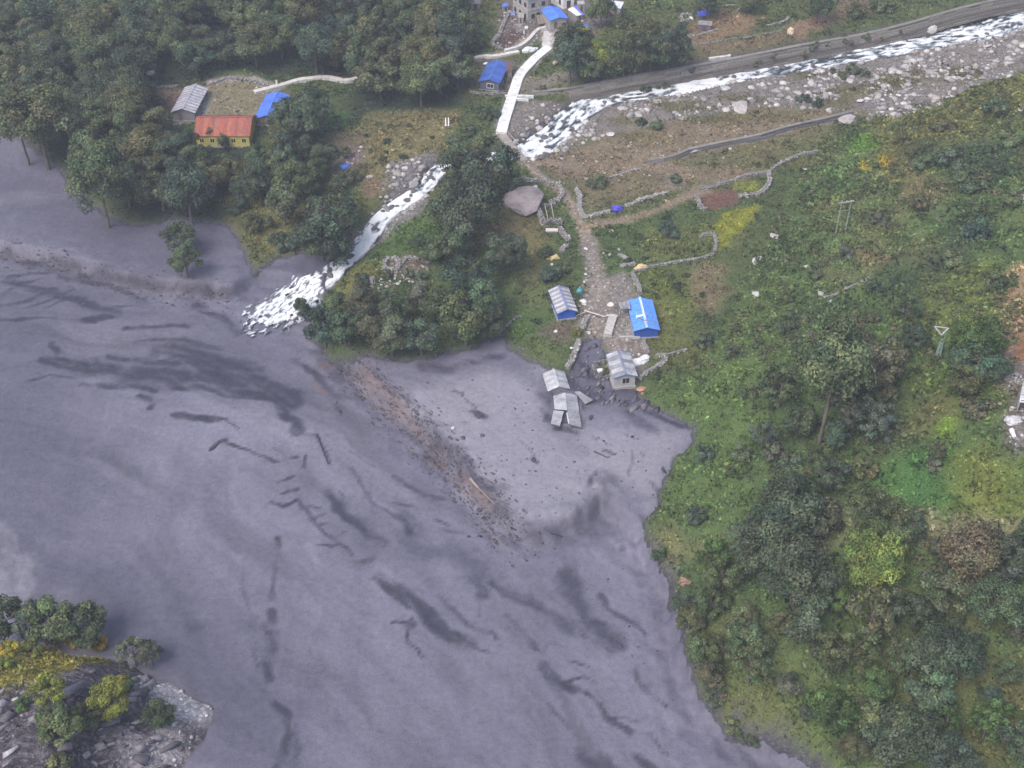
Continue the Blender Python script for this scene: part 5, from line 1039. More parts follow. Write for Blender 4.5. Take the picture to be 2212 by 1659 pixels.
# the collapsed one: its roof split open at the front
p = P(1222, 895); t = thing('hut', 'collapsed grey tin hut with its roof split open at the front', 'hut', p, 0, 'huts of the hamlet'); zz0 = p.z
def wp(u, v, z): x, y = at_z(u, v, zz0 + z); return Vector((float(x), float(y), zz0 + z)) - p
dust = [(.335, .33, .37), (.31, .305, .345)]
sheets(t, wp(1220.5, 848, 1.25), wp(1223.5, 886, 1.2), wp(1195.5, 855, .45), wp(1198, 884, .45), 4, [(.45, .45, .48), (.40, .40, .44)])
sheets(t, wp(1221, 849, 1.2), wp(1228.5, 916, .95), wp(1245.5, 852, .5), wp(1256, 923, .35), 8, [(.38, .38, .42), (.345, .345, .385), (.37, .37, .41)])
sheets(t, wp(1218, 888, 1.0), wp(1210, 920, .75), wp(1196, 886, .40), wp(1190, 915, .3), 4, dust)
V, F = [], []; slab(V, F, [wp(1219.5, 848, 1.33), wp(1222.5, 886, 1.28), wp(1225, 886, 1.28), wp(1222, 848, 1.33)], .04); part('ridge_cap', V, F, TIN, (.46, .46, .5), t)
for a, b, zc in ((wp(1210, 921, .6), wp(1190, 916, .2), 0), (wp(1228.5, 917, .8), wp(1256, 924, .25), 0)):
    V, F = [], []; strut(V, F, a, b, .16); part('fascia', V, F, TIMBER, (.13, .12, .14), t)
V, F = [], []; hexa(V, F, [wp(1199, 858, -.5), wp(1242, 856, -.5), wp(1248, 918, -.5), wp(1196, 914, -.5)], [wp(1199, 858, .40), wp(1242, 856, .40), wp(1247, 915, .22), wp(1197, 911, .22)]); part('wall', V, F, TIMBER, (.09, .085, .10), t)
V, F = [], []; strut(V, F, wp(1224.5, 892, 1.1), wp(1228.5, 915, .95), .14); part('broken_edge', V, F, PAINT, (.62, .62, .64), t)
p = P(1262, 860); t = thing('roof_panel', 'torn off grey roof panel lying in the mud beside the collapsed hut', 'roof panel', p); zz0 = p.z
sheets(t, wp(1241, 846, .35), wp(1264, 873, .35), wp(1251, 845, .55), wp(1281, 864, .5), 4, [(.27, .265, .29), (.25, .245, .275)])
V, F = [], []; strut(V, F, wp(1265, 874, .2), wp(1282, 865, .4), .16); part('beam', V, F, TIMBER, (.07, .065, .08), t)
# the houses at the edge of the forest
hut('longhouse', 'long grey tin roofed house at the forest edge, upper left', (423.5, 181), (393.5, 235.5), 5.0, 1.9, .85, PAINT, (.22, .215, .24), [(.46, .45, .50), (.24, .235, .28)], nsh=20, cap=(.40, .40, .45), cat='house', door=True, win=4, wincol=(.3, .3, .32))
t = hut('house', 'yellow house under a red tin roof, half hidden behind trees', (424, 253), (545, 253), 8.6, 2.3, 1.9, PAINT, (.52, .44, .10), [(.36, .10, .062), (.31, .09, .058), (.39, .125, .075)], nsh=14, cap=(.36, .075, .07), cat='house', door=False, win=5, wincol=(.75, .70, .30))
hut('hut', 'blue tarpaulin roofed hut half under a tree at the edge of the field', (600, 197), (574, 250), 5.0, 1.5, .8, MASON, (.22, .20, .20), [(.09, .20, .70), (.07, .17, .62)], nsh=4, cap=(.10, .22, .72), roofmat=TARP, door=True)
t = hut('hut', 'dark blue roofed hut with a white window gable beside the walkway', (1077, 129), (1056, 172), 4.6, 1.9, .7, PAINT, (.12, .12, .16), [(.035, .10, .42), (.05, .13, .48)], nsh=6, cap=(.07, .16, .52), door=False, gable='window', wincol=(.82, .82, .82))
# annex and outbuildings of the village
def shed(name, label, corners, h, wallmat, wcol, cols, n=4, tilt=.25, cat='shed', roofmat=None, over=.2, group=None):
    """a low box with a mono-pitch roof; corners are the traced roof corners, back-left, back-right, front-right, front-left"""
    cu = sum(c[0] for c in corners) / 4; cv = sum(c[1] for c in corners) / 4; z = P(cu, cv).z
    for _ in range(3):
        a = [at_z(u, v, z + h + (tilt if i < 2 else 0)) for i, (u, v) in enumerate(corners)]; z = float(gz(sum(float(q[0]) for q in a) / 4, sum(float(q[1]) for q in a) / 4))
    c0 = Vector((sum(float(q[0]) for q in a) / 4, sum(float(q[1]) for q in a) / 4, z)); t = thing(name, label, cat, c0, 0, group)
    r = [Vector((float(q[0]) - c0.x, float(q[1]) - c0.y, h + (tilt if i < 2 else 0))) for i, q in enumerate(a)]
    V, F = [], []; b = [Vector((q.x * .9, q.y * .9, q.z - .10)) for q in r]; hexa(V, F, [Vector((q.x, q.y, -.6)) for q in b], b); part('wall', V, F, wallmat, wcol, t)
    sheets(t, r[0], r[1], r[3], r[2], n, cols, mat=roofmat)
    f0, f1 = b[3], b[2]; m_ = (f0 + f1) / 2; ax = (f1 - f0).normalized(); out = Vector((ax.y, -ax.x, 0)); V, F = [], []
    dw = min(.8, (f1 - f0).length * .3); q0 = m_ + out * .02; q0.z = 0; hh = min(1.7, h * .85); A_ = ax * dw / 2
    hexa(V, F, [q0 - A_, q0 + A_, q0 + A_ + out * .06, q0 - A_ + out * .06], [x + Vector((0, 0, hh)) for x in (q0 - A_, q0 + A_, q0 + A_ + out * .06, q0 - A_ + out * .06)]); part('door', V, F, TIMBER, (.10, .085, .08), t)
    return t
shed('shed', 'rust brown flat roofed annex right of the dark blue roof', [(1083, 134), (1106, 133), (1107, 152), (1078, 154)], 1.8, MASON, (.25, .22, .21), [(.17, .085, .075), (.15, .08, .075)], 5)
shed('shed', 'shed with a white sheet roof at the top edge of the village', [(1320, 1), (1348, 4), (1341, 19), (1319, 15)], 1.9, MASON, (.28, .26, .25), [(.74, .75, .80), (.70, .71, .77)], 5)
shed('shed', 'low shed roofed half white half blue behind the village hut', [(1226, 20), (1244, 11), (1262, 32), (1246, 34)], 1.3, MASON, (.25, .23, .22), [(.78, .78, .80), (.76, .76, .78), (.16, .20, .68)], 3, roofmat=TARP)
shed('shed', 'grey roofed shed below the blue tarp at the brown field', [(1509, 44), (1539, 46), (1537, 56), (1507, 53)], 1.4, MASON, (.17, .14, .17), [(.30, .28, .29), (.26, .25, .26)], 5)
shed('shed', 'dark roofed hut cut by the top edge of the picture', [(704, -2), (746, -6), (747, 6), (707, 8)], 1.3, MASON, (.3, .28, .28), [(.13, .13, .16), (.16, .16, .19)], 5)
shed('hut', 'stone hut with a small blue tarp on its roof beside the forest', [(981, 19), (1006, 17), (1010, 29), (984, 31)], 1.5, MASON, (.30, .28, .27), [(.13, .20, .66), (.12, .19, .62)], 3, roofmat=TARP)
shed('shelter', 'vivid blue domed tarp shelter beside the dark terrace tree', [(1254, 52), (1270, 52), (1273, 64), (1262, 66)], 1.1, MASON, (.03, .08, .34), [(.06, .19, .72), (.05, .16, .64)], 3, roofmat=TARP, cat='shelter')
shed('shelter', 'violet blue tarp spread over a stone pile at the brown field', [(1505, 25), (1529, 22), (1533, 33), (1509, 36)], .8, MASON, (.2, .18, .18), [(.08, .11, .70), (.10, .14, .74)], 3, roofmat=TARP, cat='tarp shelter')
hut('hut', 'stone hut with a bright blue tarp roof in the village', (1187, 13), (1208, 38), 4.4, 2.2, .5, MASON, (.36, .34, .33), [(.07, .20, .78), (.08, .22, .80)], nsh=4, cap=(.10, .25, .80), roofmat=TARP, door=True)
def block(name, label, A, B, C, h, mat, col, rows, roofcol, cat='building', wcol=(.16, .15, .15)):
    a, b, c = P(*A), P(*B), P(*C); b.z = c.z = a.z; t = thing(name, label, cat, a)
    b, c = b - a, c - a; d = b + c; V, F = [], []
    hexa(V, F, [Vector((q.x, q.y, -.8)) for q in (Vector((0, 0, 0)), c, d, b)], [Vector((q.x, q.y, h)) for q in (Vector((0, 0, 0)), c, d, b)]); part('wall', V, F, mat, col, t)
    cen = d / 2; V, F = [], []
    rr_ = [cen + (q - cen) * 1.12 for q in (Vector((0, 0, 0)), c, d, b)]; hexa(V, F, [Vector((q.x, q.y, h + .02)) for q in rr_], [Vector((q.x, q.y, h + .22)) for q in rr_]); part('roof', V, F, CONC, roofcol, t)
    for side in (b, c):
        ax = side.normalized(); out = Vector((ax.y, -ax.x, 0)); out = out if out.dot(cen) < 0 else -out; n = max(1, int(side.length / 2.0))
        for r in range(rows):
            for k in range(n):
                q = side * ((k + .5) / n); window(t, (q.x, q.y, 1.2 + r * 2.6), ax, .8, 1.0, out, wcol)
        V, F = [], []; strut(V, F, Vector((0, 0, 2.75)) + out * .04, side + Vector((0, 0, 2.75)) + out * .04, .14); part('string_course', V, F, CONC, (.42, .41, .40), t)
    V, F = [], []; ax = c.normalized(); out = Vector((ax.y, -ax.x, 0)); out = out if out.dot(cen) < 0 else -out; q = c * .5 + out * .03; A_ = ax * .45
    hexa(V, F, [q - A_, q + A_, q + A_ + out * .06, q - A_ + out * .06], [x + Vector((0, 0, 1.9)) for x in (q - A_, q + A_, q + A_ + out * .06, q - A_ + out * .06)]); part('door', V, F, TIMBER, (.07, .06, .06), t)
    return t
block('stone_building', 'two storey grey stone building at the top edge of the village', (1140, 48), (1108, 24), (1184, 32), 5.4, MASON, (.40, .385, .375), 2, (.62, .61, .60))
block('white_house', 'small white walled house right of the stone building', (1216, 20), (1190, 6), (1240, 12), 2.9, PAINT, (.72, .71, .70), 1, (.66, .65, .62))
# garden ruin at the right edge
block('ruined_wall', 'broken pale masonry corner at the right edge rubble clearing', (2196, 888), (2200, 862), (2216, 886), 1.6, MASON, (.52, .50, .50), 0, (.70, .70, .72), cat='ruin')

shed('shed', 'low dark tin shed between the village hut and the white sheet roof', [(1272, 6), (1296, 8), (1294, 18), (1270, 17)], 1.3, MASON, (.22, .20, .20), [(.20, .19, .20), (.16, .15, .16)], 4)
shed('shed', 'small grey lean-to at the left foot of the stone building', [(1121, 27), (1133, 29), (1131, 39), (1119, 37)], 1.4, MASON, (.34, .32, .31), [(.42, .40, .40), (.36, .34, .34)], 3)
shed('shed', 'brown plank roofed shed under the bright blue village roof', [(1158, 33), (1176, 31), (1181, 50), (1163, 53)], 1.1, TIMBER, (.20, .17, .15), [(.26, .22, .20), (.20, .17, .16)], 5, roofmat=TIMBER)
shed('shed', 'pale slate roofed store right of the small white house', [(1246, 2), (1262, 1), (1264, 9), (1249, 10)], 1.7, MASON, (.36, .34, .33), [(.40, .38, .38), (.34, .33, .33)], 4)
shed('shed', 'brownish plank roofed hut at the top edge left of the village', [(985, 0), (1003, 0), (1002, 9), (983, 9)], 1.3, TIMBER, (.26, .18, .14), [(.30, .20, .16), (.26, .18, .15)], 3, roofmat=TIMBER)
shed('shed', 'grey slate roofed hut at the top edge beside the brownish one', [(1018, -2), (1038, -1), (1038, 9), (1016, 8)], 1.3, MASON, (.28, .26, .26), [(.30, .28, .29), (.25, .24, .25)], 4)
shed('shed', 'tiny blue roofed store above the rust brown annex', [(1084, 8), (1096, 6), (1099, 13), (1086, 15)], 1.2, MASON, (.3, .28, .27), [(.10, .18, .60), (.12, .2, .62)], 3, roofmat=TARP)
# ------------------------------------------------------------------ paths of slabs, the bridge, embankments
def slabs(name, label, line, width, h, mat, col, step, cat, pname='slab', lift=.05, j=.05, solid=.6):
    w = HW(line); w3 = np.concatenate([w, np.zeros((len(w), 1))], 1); sp = spline(w3, .5)[:, :2]
    arc = np.concatenate([[0], np.cumsum(np.linalg.norm(np.diff(sp, axis=0), axis=1))]); n = max(1, round(arc[-1] / step)); t = np.linspace(0, arc[-1], n + 1)
    X = np.interp(t, arc, sp[:, 0]); Y = np.interp(t, arc, sp[:, 1]); z = gz(X, Y); z = np.convolve(np.pad(z, 2, 'edge'), np.ones(5) / 5, 'valid') if n > 4 else z
    z = z + lift; o0 = Vector((X[0], Y[0], z[0])); T = thing(name, label, cat, o0)
    P_ = np.stack([X, Y], 1); tg = np.gradient(P_, axis=0); tg /= np.linalg.norm(tg, axis=1)[:, None]; nr = np.stack([-tg[:, 1], tg[:, 0]], 1)
    for i in range(n):
        g = .03; a = Vector((X[i], Y[i], z[i])); b = Vector((X[i + 1], Y[i + 1], z[i + 1])); d = (b - a).normalized() * g; na = Vector((*nr[i], 0)) * width / 2; nb = Vector((*nr[i + 1], 0)) * width / 2
        dz = Vector((0, 0, random.uniform(-.015, .015))); top = [a + d - na + dz, b - d - nb + dz, b - d + nb + dz, a + d + na + dz]
        V, F = [], []; hexa(V, F, [q - o0 + Vector((0, 0, -solid)) for q in top], [q - o0 + Vector((0, 0, h)) for q in top]); part(pname, V, F, mat, col, T, j)
    return T
WHITE = (.74, .735, .72)
slabs('walkway', 'long white concrete walkway bending down to the bridge', [(1187, 103), (1172, 116), (1153, 131), (1140, 146), (1128, 159), (1119, 173), (1114, 190), (1108, 207), (1099, 234), (1090, 262), (1083, 290)], 2.15, .10, CONC, WHITE, 2.2, 'walkway', lift=.38)
slabs('ramp', 'grey concrete ramp leading from the village to the walkway head', [(1187, 68), (1186, 84), (1183, 101)], 2.6, .05, CONC, (.52, .50, .48), 2.4, 'ramp', lift=.06)
slabs('stone_path', 'pale stone topped wall curving past the blue roofed hut under the forest', [(550, 202), (600, 190), (618, 184), (640, 178), (670, 172), (703, 170), (725, 173), (748, 178), (773, 172)], 1.25, .45, CONC, (.60, .575, .55), 1.7, 'wall', 'coping_slab', .1)
slabs('path_wall', 'white topped wall on the uphill side of the village lane', [(1090, 112), (1120, 104), (1139, 91), (1158, 72), (1172, 63), (1193, 58)], .8, .5, CONC, (.62, .60, .58), 1.4, 'wall', 'coping_slab')
slabs('path_wall', 'white topped wall on the downhill side of the village lane', [(1004, 130), (1026, 126), (1042, 122), (1060, 125), (1092, 119), (1121, 113)], .95, .35, CONC, (.66, .64, .61), 1.5, 'wall', 'coping_slab')
slabs('weir_beam', 'long white concrete beam crossing under the walkway, upper', [(1091, 211), (1120, 211), (1153, 212)], .6, .5, CONC, (.68, .68, .68), 2.0, 'beam', 'beam_segment')
slabs('weir_beam', 'shorter white concrete beam under the walkway, lower', [(1116, 217), (1142, 219)], .45, .45, CONC, (.68, .68, .68), 2.0, 'beam', 'beam_segment')
slabs('low_wall', 'thin pale line of wall on the terrace slope below the brown field', [(1531, 129), (1555, 126), (1578, 122)], .6, .4, CONC, (.62, .6, .58), 1.2, 'wall', 'coping_slab')
slabs('patio_edge', 'pale stone edging along the front of the patio', [(1337, 730), (1360, 730), (1382, 731)], .35, .3, CONC, (.48, .46, .43), 1.0, 'edging', 'edging_stone')
slabs('stone_platform', 'long pale stone platform between path and patio', [(1326, 684), (1320, 700), (1312, 728)], 1.35, .5, MASON, (.44, .415, .395), 1.1, 'platform', 'block')
# the footbridge over the stream
a = P(1084, 292); b = P(1131, 350); a.z += .15; b.z += .25; T = thing('footbridge', 'narrow brown footbridge from the walkway end across the stream', 'bridge', a)
d = b - a; n = 34; side = Vector((-d.y, d.x, 0)).normalized()
for i in range(n):
    c0 = d * (i / n) + Vector((0, 0, -1.0 * 0)); c1 = d * ((i + .86) / n); s_ = side * random.uniform(.78, .86); V, F = [], []
    hexa(V, F, [q + Vector((0, 0, -.07)) for q in (c0 - s_, c1 - s_, c1 + s_, c0 + s_)], [c0 - s_, c1 - s_, c1 + s_, c0 + s_]); part('plank', V, F, TIMBER, (.34, .30, .265), T, .15)
for s_ in (-1, 1):
    V, F = [], []; strut(V, F, side * s_ * .9 + Vector((0, 0, -.14)), d + side * s_ * .9 + Vector((0, 0, -.14)), .16); part('beam', V, F, CSTEEL, (.22, .21, .2), T)
    V, F = [], []; strut(V, F, side * s_ * .92 + Vector((0, 0, .95)), d + side * s_ * .92 + Vector((0, 0, .95)), .06); part('rail', V, F, CSTEEL, (.55, .54, .52), T)
    for i in range(9):
        V, F = [], []; q = d * (i / 8) + side * s_ * .92; strut(V, F, q + Vector((0, 0, -.1)), q + Vector((0, 0, .98)), .06); part('rail_post', V, F, CSTEEL, (.5, .49, .47), T)
# battered river wall of stone courses
def embank(name, label, W2, hgt, bat, th, col, label_cat, step=3.2, courses=5, drop=.6, topz=None, cap=True):
    sp = spline(np.concatenate([W2, np.zeros((len(W2), 1))], 1), .5)[:, :2]; arc = np.concatenate([[0], np.cumsum(np.linalg.norm(np.diff(sp, axis=0), axis=1))]); n = max(2, round(arc[-1] / step)); t = np.linspace(0, arc[-1], n + 1)
    X = np.interp(t, arc, sp[:, 0]); Y = np.interp(t, arc, sp[:, 1]); tg = np.gradient(np.stack([X, Y], 1), axis=0); tg /= np.linalg.norm(tg, axis=1)[:, None]; nr = np.stack([tg[:, 1], -tg[:, 0]], 1)
    nr = np.where(nr[:, 1:2] > 0, -nr, nr); zt = samp(LAND, X - nr[:, 0] * 2.2, Y - nr[:, 1] * 2.2) + .12; zt = np.convolve(np.pad(zt, 4, 'edge'), np.ones(9) / 9, 'valid')
    o0 = Vector((X[0], Y[0], zt[0])); T = thing(name, label, label_cat, o0)
    for c in range(courses):
        ck = random.uniform(.72, 1.3); crow = (col[0] * ck, col[1] * ck * random.uniform(.97, 1.03), col[2] * ck)
        h0 = hgt * (1 - c / courses); h1 = hgt * (1 - (c + 1) / courses)
        for i in range(n):
            g = .02; jj = random.uniform(-.12, .14); V, F = [], []
            def pt(k, off, z): return Vector((X[k] + nr[k, 0] * off, Y[k] + nr[k, 1] * off, zt[k] - z)) - o0
            f0 = bat * (c / courses) + jj; f1 = f0 + bat / courses * .35
            hexa(V, F, [pt(i, -.5, hgt - h1), pt(i + 1, -.5, hgt - h1), pt(i + 1, f1, hgt - h1), pt(i, f1, hgt - h1)], [pt(i, -.5, hgt - h0), pt(i + 1, -.5, hgt - h0), pt(i + 1, f0, hgt - h0), pt(i, f0, hgt - h0)])
            part('stone_course', V, F, MASON, crow, T, .14)
    if cap:
        for i in range(n):
            V, F = [], []
            def pt(k, off, z): return Vector((X[k] + nr[k, 0] * off, Y[k] + nr[k, 1] * off, zt[k] + z)) - o0
            hexa(V, F, [pt(i, -th, .0), pt(i + 1, -th, .0), pt(i + 1, .12, .0), pt(i, .12, .0)], [pt(i, -th, .14), pt(i + 1, -th, .14), pt(i + 1, .12, .14), pt(i, .12, .14)]); part('coping_slab', V, F, CONC, (.225, .207, .19), T, .15)
    return T
embank('river_wall', 'long sloping stone embankment along the upper bank of the white river', embW, 3.1, 1.5, .75, (.180, .165, .150), 'embankment', 3.6, 6)
embank('retaining_wall', 'low grey retaining wall on the dry flat above the hillside', bankW, 1.5, .35, .55, (.25, .235, .235), 'retaining wall', 3.0, 3)

# ------------------------------------------------------------------ dry stone walls
STN = tinted('wall_stone', .9, .2, 4, .6, 1.25, .5)
def drywall(label, line, width=.6, h=.7, tone=1.0, group='dry stone walls', name='stone_wall', solid=1.0):
    width *= .85; h *= .85; tone *= .82
    w = HW(line); sp = spline(np.concatenate([w, np.zeros((len(w), 1))], 1), .4)[:, :2]; arc = np.concatenate([[0], np.cumsum(np.linalg.norm(np.diff(sp, axis=0), axis=1))])
    T = thing(name, label, 'stone wall', (float(sp[0, 0]), float(sp[0, 1]), float(gz(sp[0, 0], sp[0, 1]))), 0, group); o0 = np.array(T.location)
    nl = max(2, int(arc[-1] / .36)); rows = max(1, round(h / .27)); r = np.random.default_rng(int(abs(w.sum()) * 10) % 99999); pts = []
    for k in range(nl):
        s = (k + r.uniform(.2, .8)) / nl * arc[-1]; x = np.interp(s, arc, sp[:, 0]); y = np.interp(s, arc, sp[:, 1]); i = min(len(sp) - 2, int(np.searchsorted(arc, s))); tg = sp[min(i + 1, len(sp) - 1)] - sp[max(i - 1, 0)]; tg = tg / (np.linalg.norm(tg) + 1e-9)
        hh = rows if r.random() < .8 * solid else max(0, rows - 1)
        for q in range(hh):
            for c in np.linspace(-.5, .5, max(1, round(width / .34))):
                if r.random() > .92 * solid: continue
                off = c * width * .8 + r.normal(0, .05); pts.append((x - tg[1] * off, y + tg[0] * off, float(gz(x, y)) + .08 + q * .26))
    if not pts: return T
    n2 = max(1, int(arc[-1] / 1.6)); tt = np.linspace(0, arc[-1], n2 + 1); cx2 = np.interp(tt, arc, sp[:, 0]); cy2 = np.interp(tt, arc, sp[:, 1]); zc2 = gz(cx2, cy2); VV_, FF_ = [], []
    for k in range(n2):
        a = np.array([cx2[k], cy2[k]]); b = np.array([cx2[k + 1], cy2[k + 1]]); e = b - a; L = np.linalg.norm(e) + 1e-9; nn2 = np.array([-e[1], e[0]]) / L * width * .36; hh2 = h * r.uniform(.55, .9)
        q = [(a - nn2, zc2[k]), (b - nn2, zc2[k + 1]), (b + nn2, zc2[k + 1]), (a + nn2, zc2[k])]
        hexa(VV_, FF_, [(p_[0] - o0[0], p_[1] - o0[1], z_ - .4 - o0[2]) for p_, z_ in q], [(p_[0] - o0[0], p_[1] - o0[1], z_ + hh2 - o0[2]) for p_, z_ in q])
    part('wall_core', VV_, FF_, MASON, (.27 * tone, .255 * tone, .245 * tone), T)
    me = cobbles('rubble', np.array(pts) - o0, lambda r2, n: r2.uniform(.15, .27, n), [tuple(np.array(c) * tone) for c in [(.36, .34, .325), (.31, .295, .285), (.42, .40, .38), (.26, .245, .235)]], 5)
    tag(link('rubble', me, COBBLE, T), kind='stuff'); return T
DW = [('curving wall round the dark garden below the stone building', [(1101, 26), (1089, 51), (1077, 82), (1063, 95), (1074, 105), (1087, 108)], .7, .8, 1.1),
 ('wall looping round the green plot above the big grey rock', [(1082, 398), (1094, 386), (1112, 384), (1129, 386), (1144, 392), (1163, 392), (1177, 393), (1194, 401), (1205, 399), (1213, 412), (1216, 421), (1207, 434), (1198, 436), (1186, 440)], .7, .8, 1.15),
 ('short wall running down to the big grey rock', [(1081, 405), (1094, 411), (1106, 417)], .5, .6, 1.0), ('left wall of the roofless ruin beside the big grey rock', [(1161, 453), (1167, 470), (1175, 489)], .8, 1.5, .95), ('lower gable wall of the roofless ruin', [(1175, 489), (1192, 481), (1216, 484)], .8, 1.3, .9), ('upper end wall of the roofless ruin', [(1168, 450), (1177, 445), (1200, 445)], .7, .9, .9),
 ('wall stepping down from the ruin to the path', [(1208, 493), (1217, 508), (1232, 522)], .9, .9, 1.05), ('short wall end below the ruin', [(1226, 531), (1211, 545)], .9, .9, 1.0), ('broad tumbled wall on the path side of the enclosure', [(1245, 411), (1251, 421), (1252, 448), (1255, 459), (1264, 475)], 1.1, .7, 1.1), ('wall along the lower side of the enclosure with the violet tarp', [(1264, 472), (1277, 468), (1302, 461), (1318, 458)], .7, .7, 1.25), ('white speckled wall right of the violet tarp', [(1349, 446), (1368, 440), (1393, 430), (1420, 422), (1443, 416)], .7, .6, 1.2),
 ('broken wall along the top of the enclosure', [(1302, 398), (1312, 387), (1334, 379), (1361, 371), (1385, 366)], .5, .5, 1.1), ('short curved wall at the enclosure corner', [(1265, 386), (1268, 392), (1274, 397)], .6, .6, 1.1), ('left wall of the red earth pen', [(1503, 425), (1508, 436), (1516, 452), (1524, 456)], .7, .9, 1.0), ('upper wall of the red earth pen', [(1514, 412), (1540, 405), (1570, 396), (1600, 384), (1640, 376), (1658, 374)], .6, .7, .95), ('right wall round the yellow plot', [(1594, 425), (1620, 424), (1640, 421), (1652, 412), (1662, 395), (1660, 374)], .8, .9, 1.05), ('wall climbing from the yellow plot to the hillside', [(1660, 373), (1685, 355), (1709, 343), (1735, 333), (1766, 327)], .6, .6, .9),
 ('short wall above the blue roof field', [(1338, 577), (1355, 573), (1372, 571)], .6, .6, 1.0), ('long wall crossing the field above the blue roof', [(1366, 592), (1378, 586), (1418, 575), (1476, 565), (1506, 560), (1543, 550)], .5, .6, .95), ('wall at the lower tip of the yellow grass triangle', [(1545, 545), (1546, 520), (1537, 505), (1511, 512)], .6, .7, .9), ('wall running down to the back of the blue roof', [(1366, 592), (1372, 605), (1379, 618), (1384, 636)], .7, .7, 1.0), ('wall beside the cobbles below the blue walled hut', [(1269, 686), (1264, 696), (1261, 706), (1257, 716)], .8, .8, 1.05), ('thick pale wall running down into the mud', [(1251, 737), (1247, 752), (1242, 764), (1234, 784), (1225, 797)], .9, .9, 1.15),
 ('wall right of the patio running down the crop edge', [(1389, 735), (1393, 748), (1402, 766)], .7, .7, 1.0), ('short pale wall behind the white tarp', [(1416, 772), (1428, 770), (1439, 769)], .8, .7, 1.1), ('wall leading from the white tarp into the crops', [(1439, 768), (1460, 762), (1484, 756)], .5, .5, .9), ('wall curving down to the mud right of the grey hut', [(1439, 772), (1433, 784), (1412, 798), (1387, 813), (1381, 822)], .7, .7, 1.05), ('top wall of the low ruin left of the grey hut', [(1283, 787), (1300, 784), (1317, 781)], .5, .8, 1.0), ('muddy wall of the low ruin left of the grey hut', [(1283, 790), (1287, 805), (1292, 818), (1324, 815)], .5, .7, .55),
 ('stone ring of the round pen above the clump of trees', [(831, 572), (836, 563), (850, 560), (861, 566), (862, 578), (850, 588), (836, 586), (831, 575)], .8, .9, 1.05), ('ragged wall right of the round pen', [(868, 572), (874, 562), (890, 558), (905, 562)], .8, .7, .95), ('tumbled wall below the round pen', [(870, 600), (885, 595), (905, 590)], .8, .6, 1.05), ('loose stone line left of the clump of trees', [(802, 598), (806, 610), (802, 620)], .9, .4, 1.1),
 ('low wall behind the longhouse yard', [(338, 190), (360, 188), (385, 187)], .4, .6, .9), ('wall below the longhouse', [(374, 271), (400, 268), (425, 264)], .5, .6, .9), ('wall along the top of the yard beside the longhouse', [(450, 186), (470, 178), (485, 171), (520, 172), (545, 175), (560, 182), (580, 186)], .6, .5, .95), ('low wall below the dark blue roofed hut', [(1014, 199), (1040, 203), (1070, 203), (1095, 203)], .5, .6, .9), ('round stone pen beside the grey roofed shed', [(1471, 42), (1474, 35), (1485, 33), (1492, 38), (1487, 46), (1476, 48), (1471, 44)], .6, .8, 1.0), ('wall along the top of the brown field', [(1541, 17), (1570, 14), (1595, 13), (1604, 17), (1592, 27)], .4, .6, .9), ('wall along the foot of the shed field', [(1484, 78), (1500, 79), (1525, 72), (1548, 65)], .5, .6, 1.1), ('wall on the terrace left of the brown track', [(1655, 56), (1680, 52), (1700, 43), (1704, 38)], .5, .6, .95), ('bare stone edge along the mud left of the blue hut plot', [(1075, 722), (1090, 705), (1107, 692), (1125, 682)], .5, .3, .85),
 ('square ruin wall behind the low dark tin shed', [(1266, 22), (1285, 34), (1304, 28)], .8, 1.0, .9), ('ruin wall above the dark terrace trees', [(1330, 50), (1345, 46), (1362, 44), (1372, 50)], .6, .7, 1.0), ('short white topped wall among the dark terrace trees', [(1378, 92), (1395, 97)], .5, .6, 1.2), ('stone line along the brown track on the terrace', [(1488, 160 - 62), (1540, 92), (1580, 84), (1650, 74), (1690, 66)], .4, .35, .85), ('rubble wall in the ruin at the right edge', [(2107, 818), (2120, 810), (2140, 815), (2150, 812)], 1.1, 1.0, 1.1), ('wall along the lane at the right edge', [(2172, 818), (2190, 820), (2205, 828), (2218, 842)], 1.0, .8, 1.05), ('pale scree line on the hillside below the wire frame', [(1776, 642), (1800, 640), (1830, 622), (1862, 612), (1878, 600)], .6, .35, .95)]
for l, pts_, w_, h_, tn in DW: drywall(l if len(l.split()) > 3 else l + ' of stone', pts_, w_, h_, tn)
print('built', time.time() - T00)

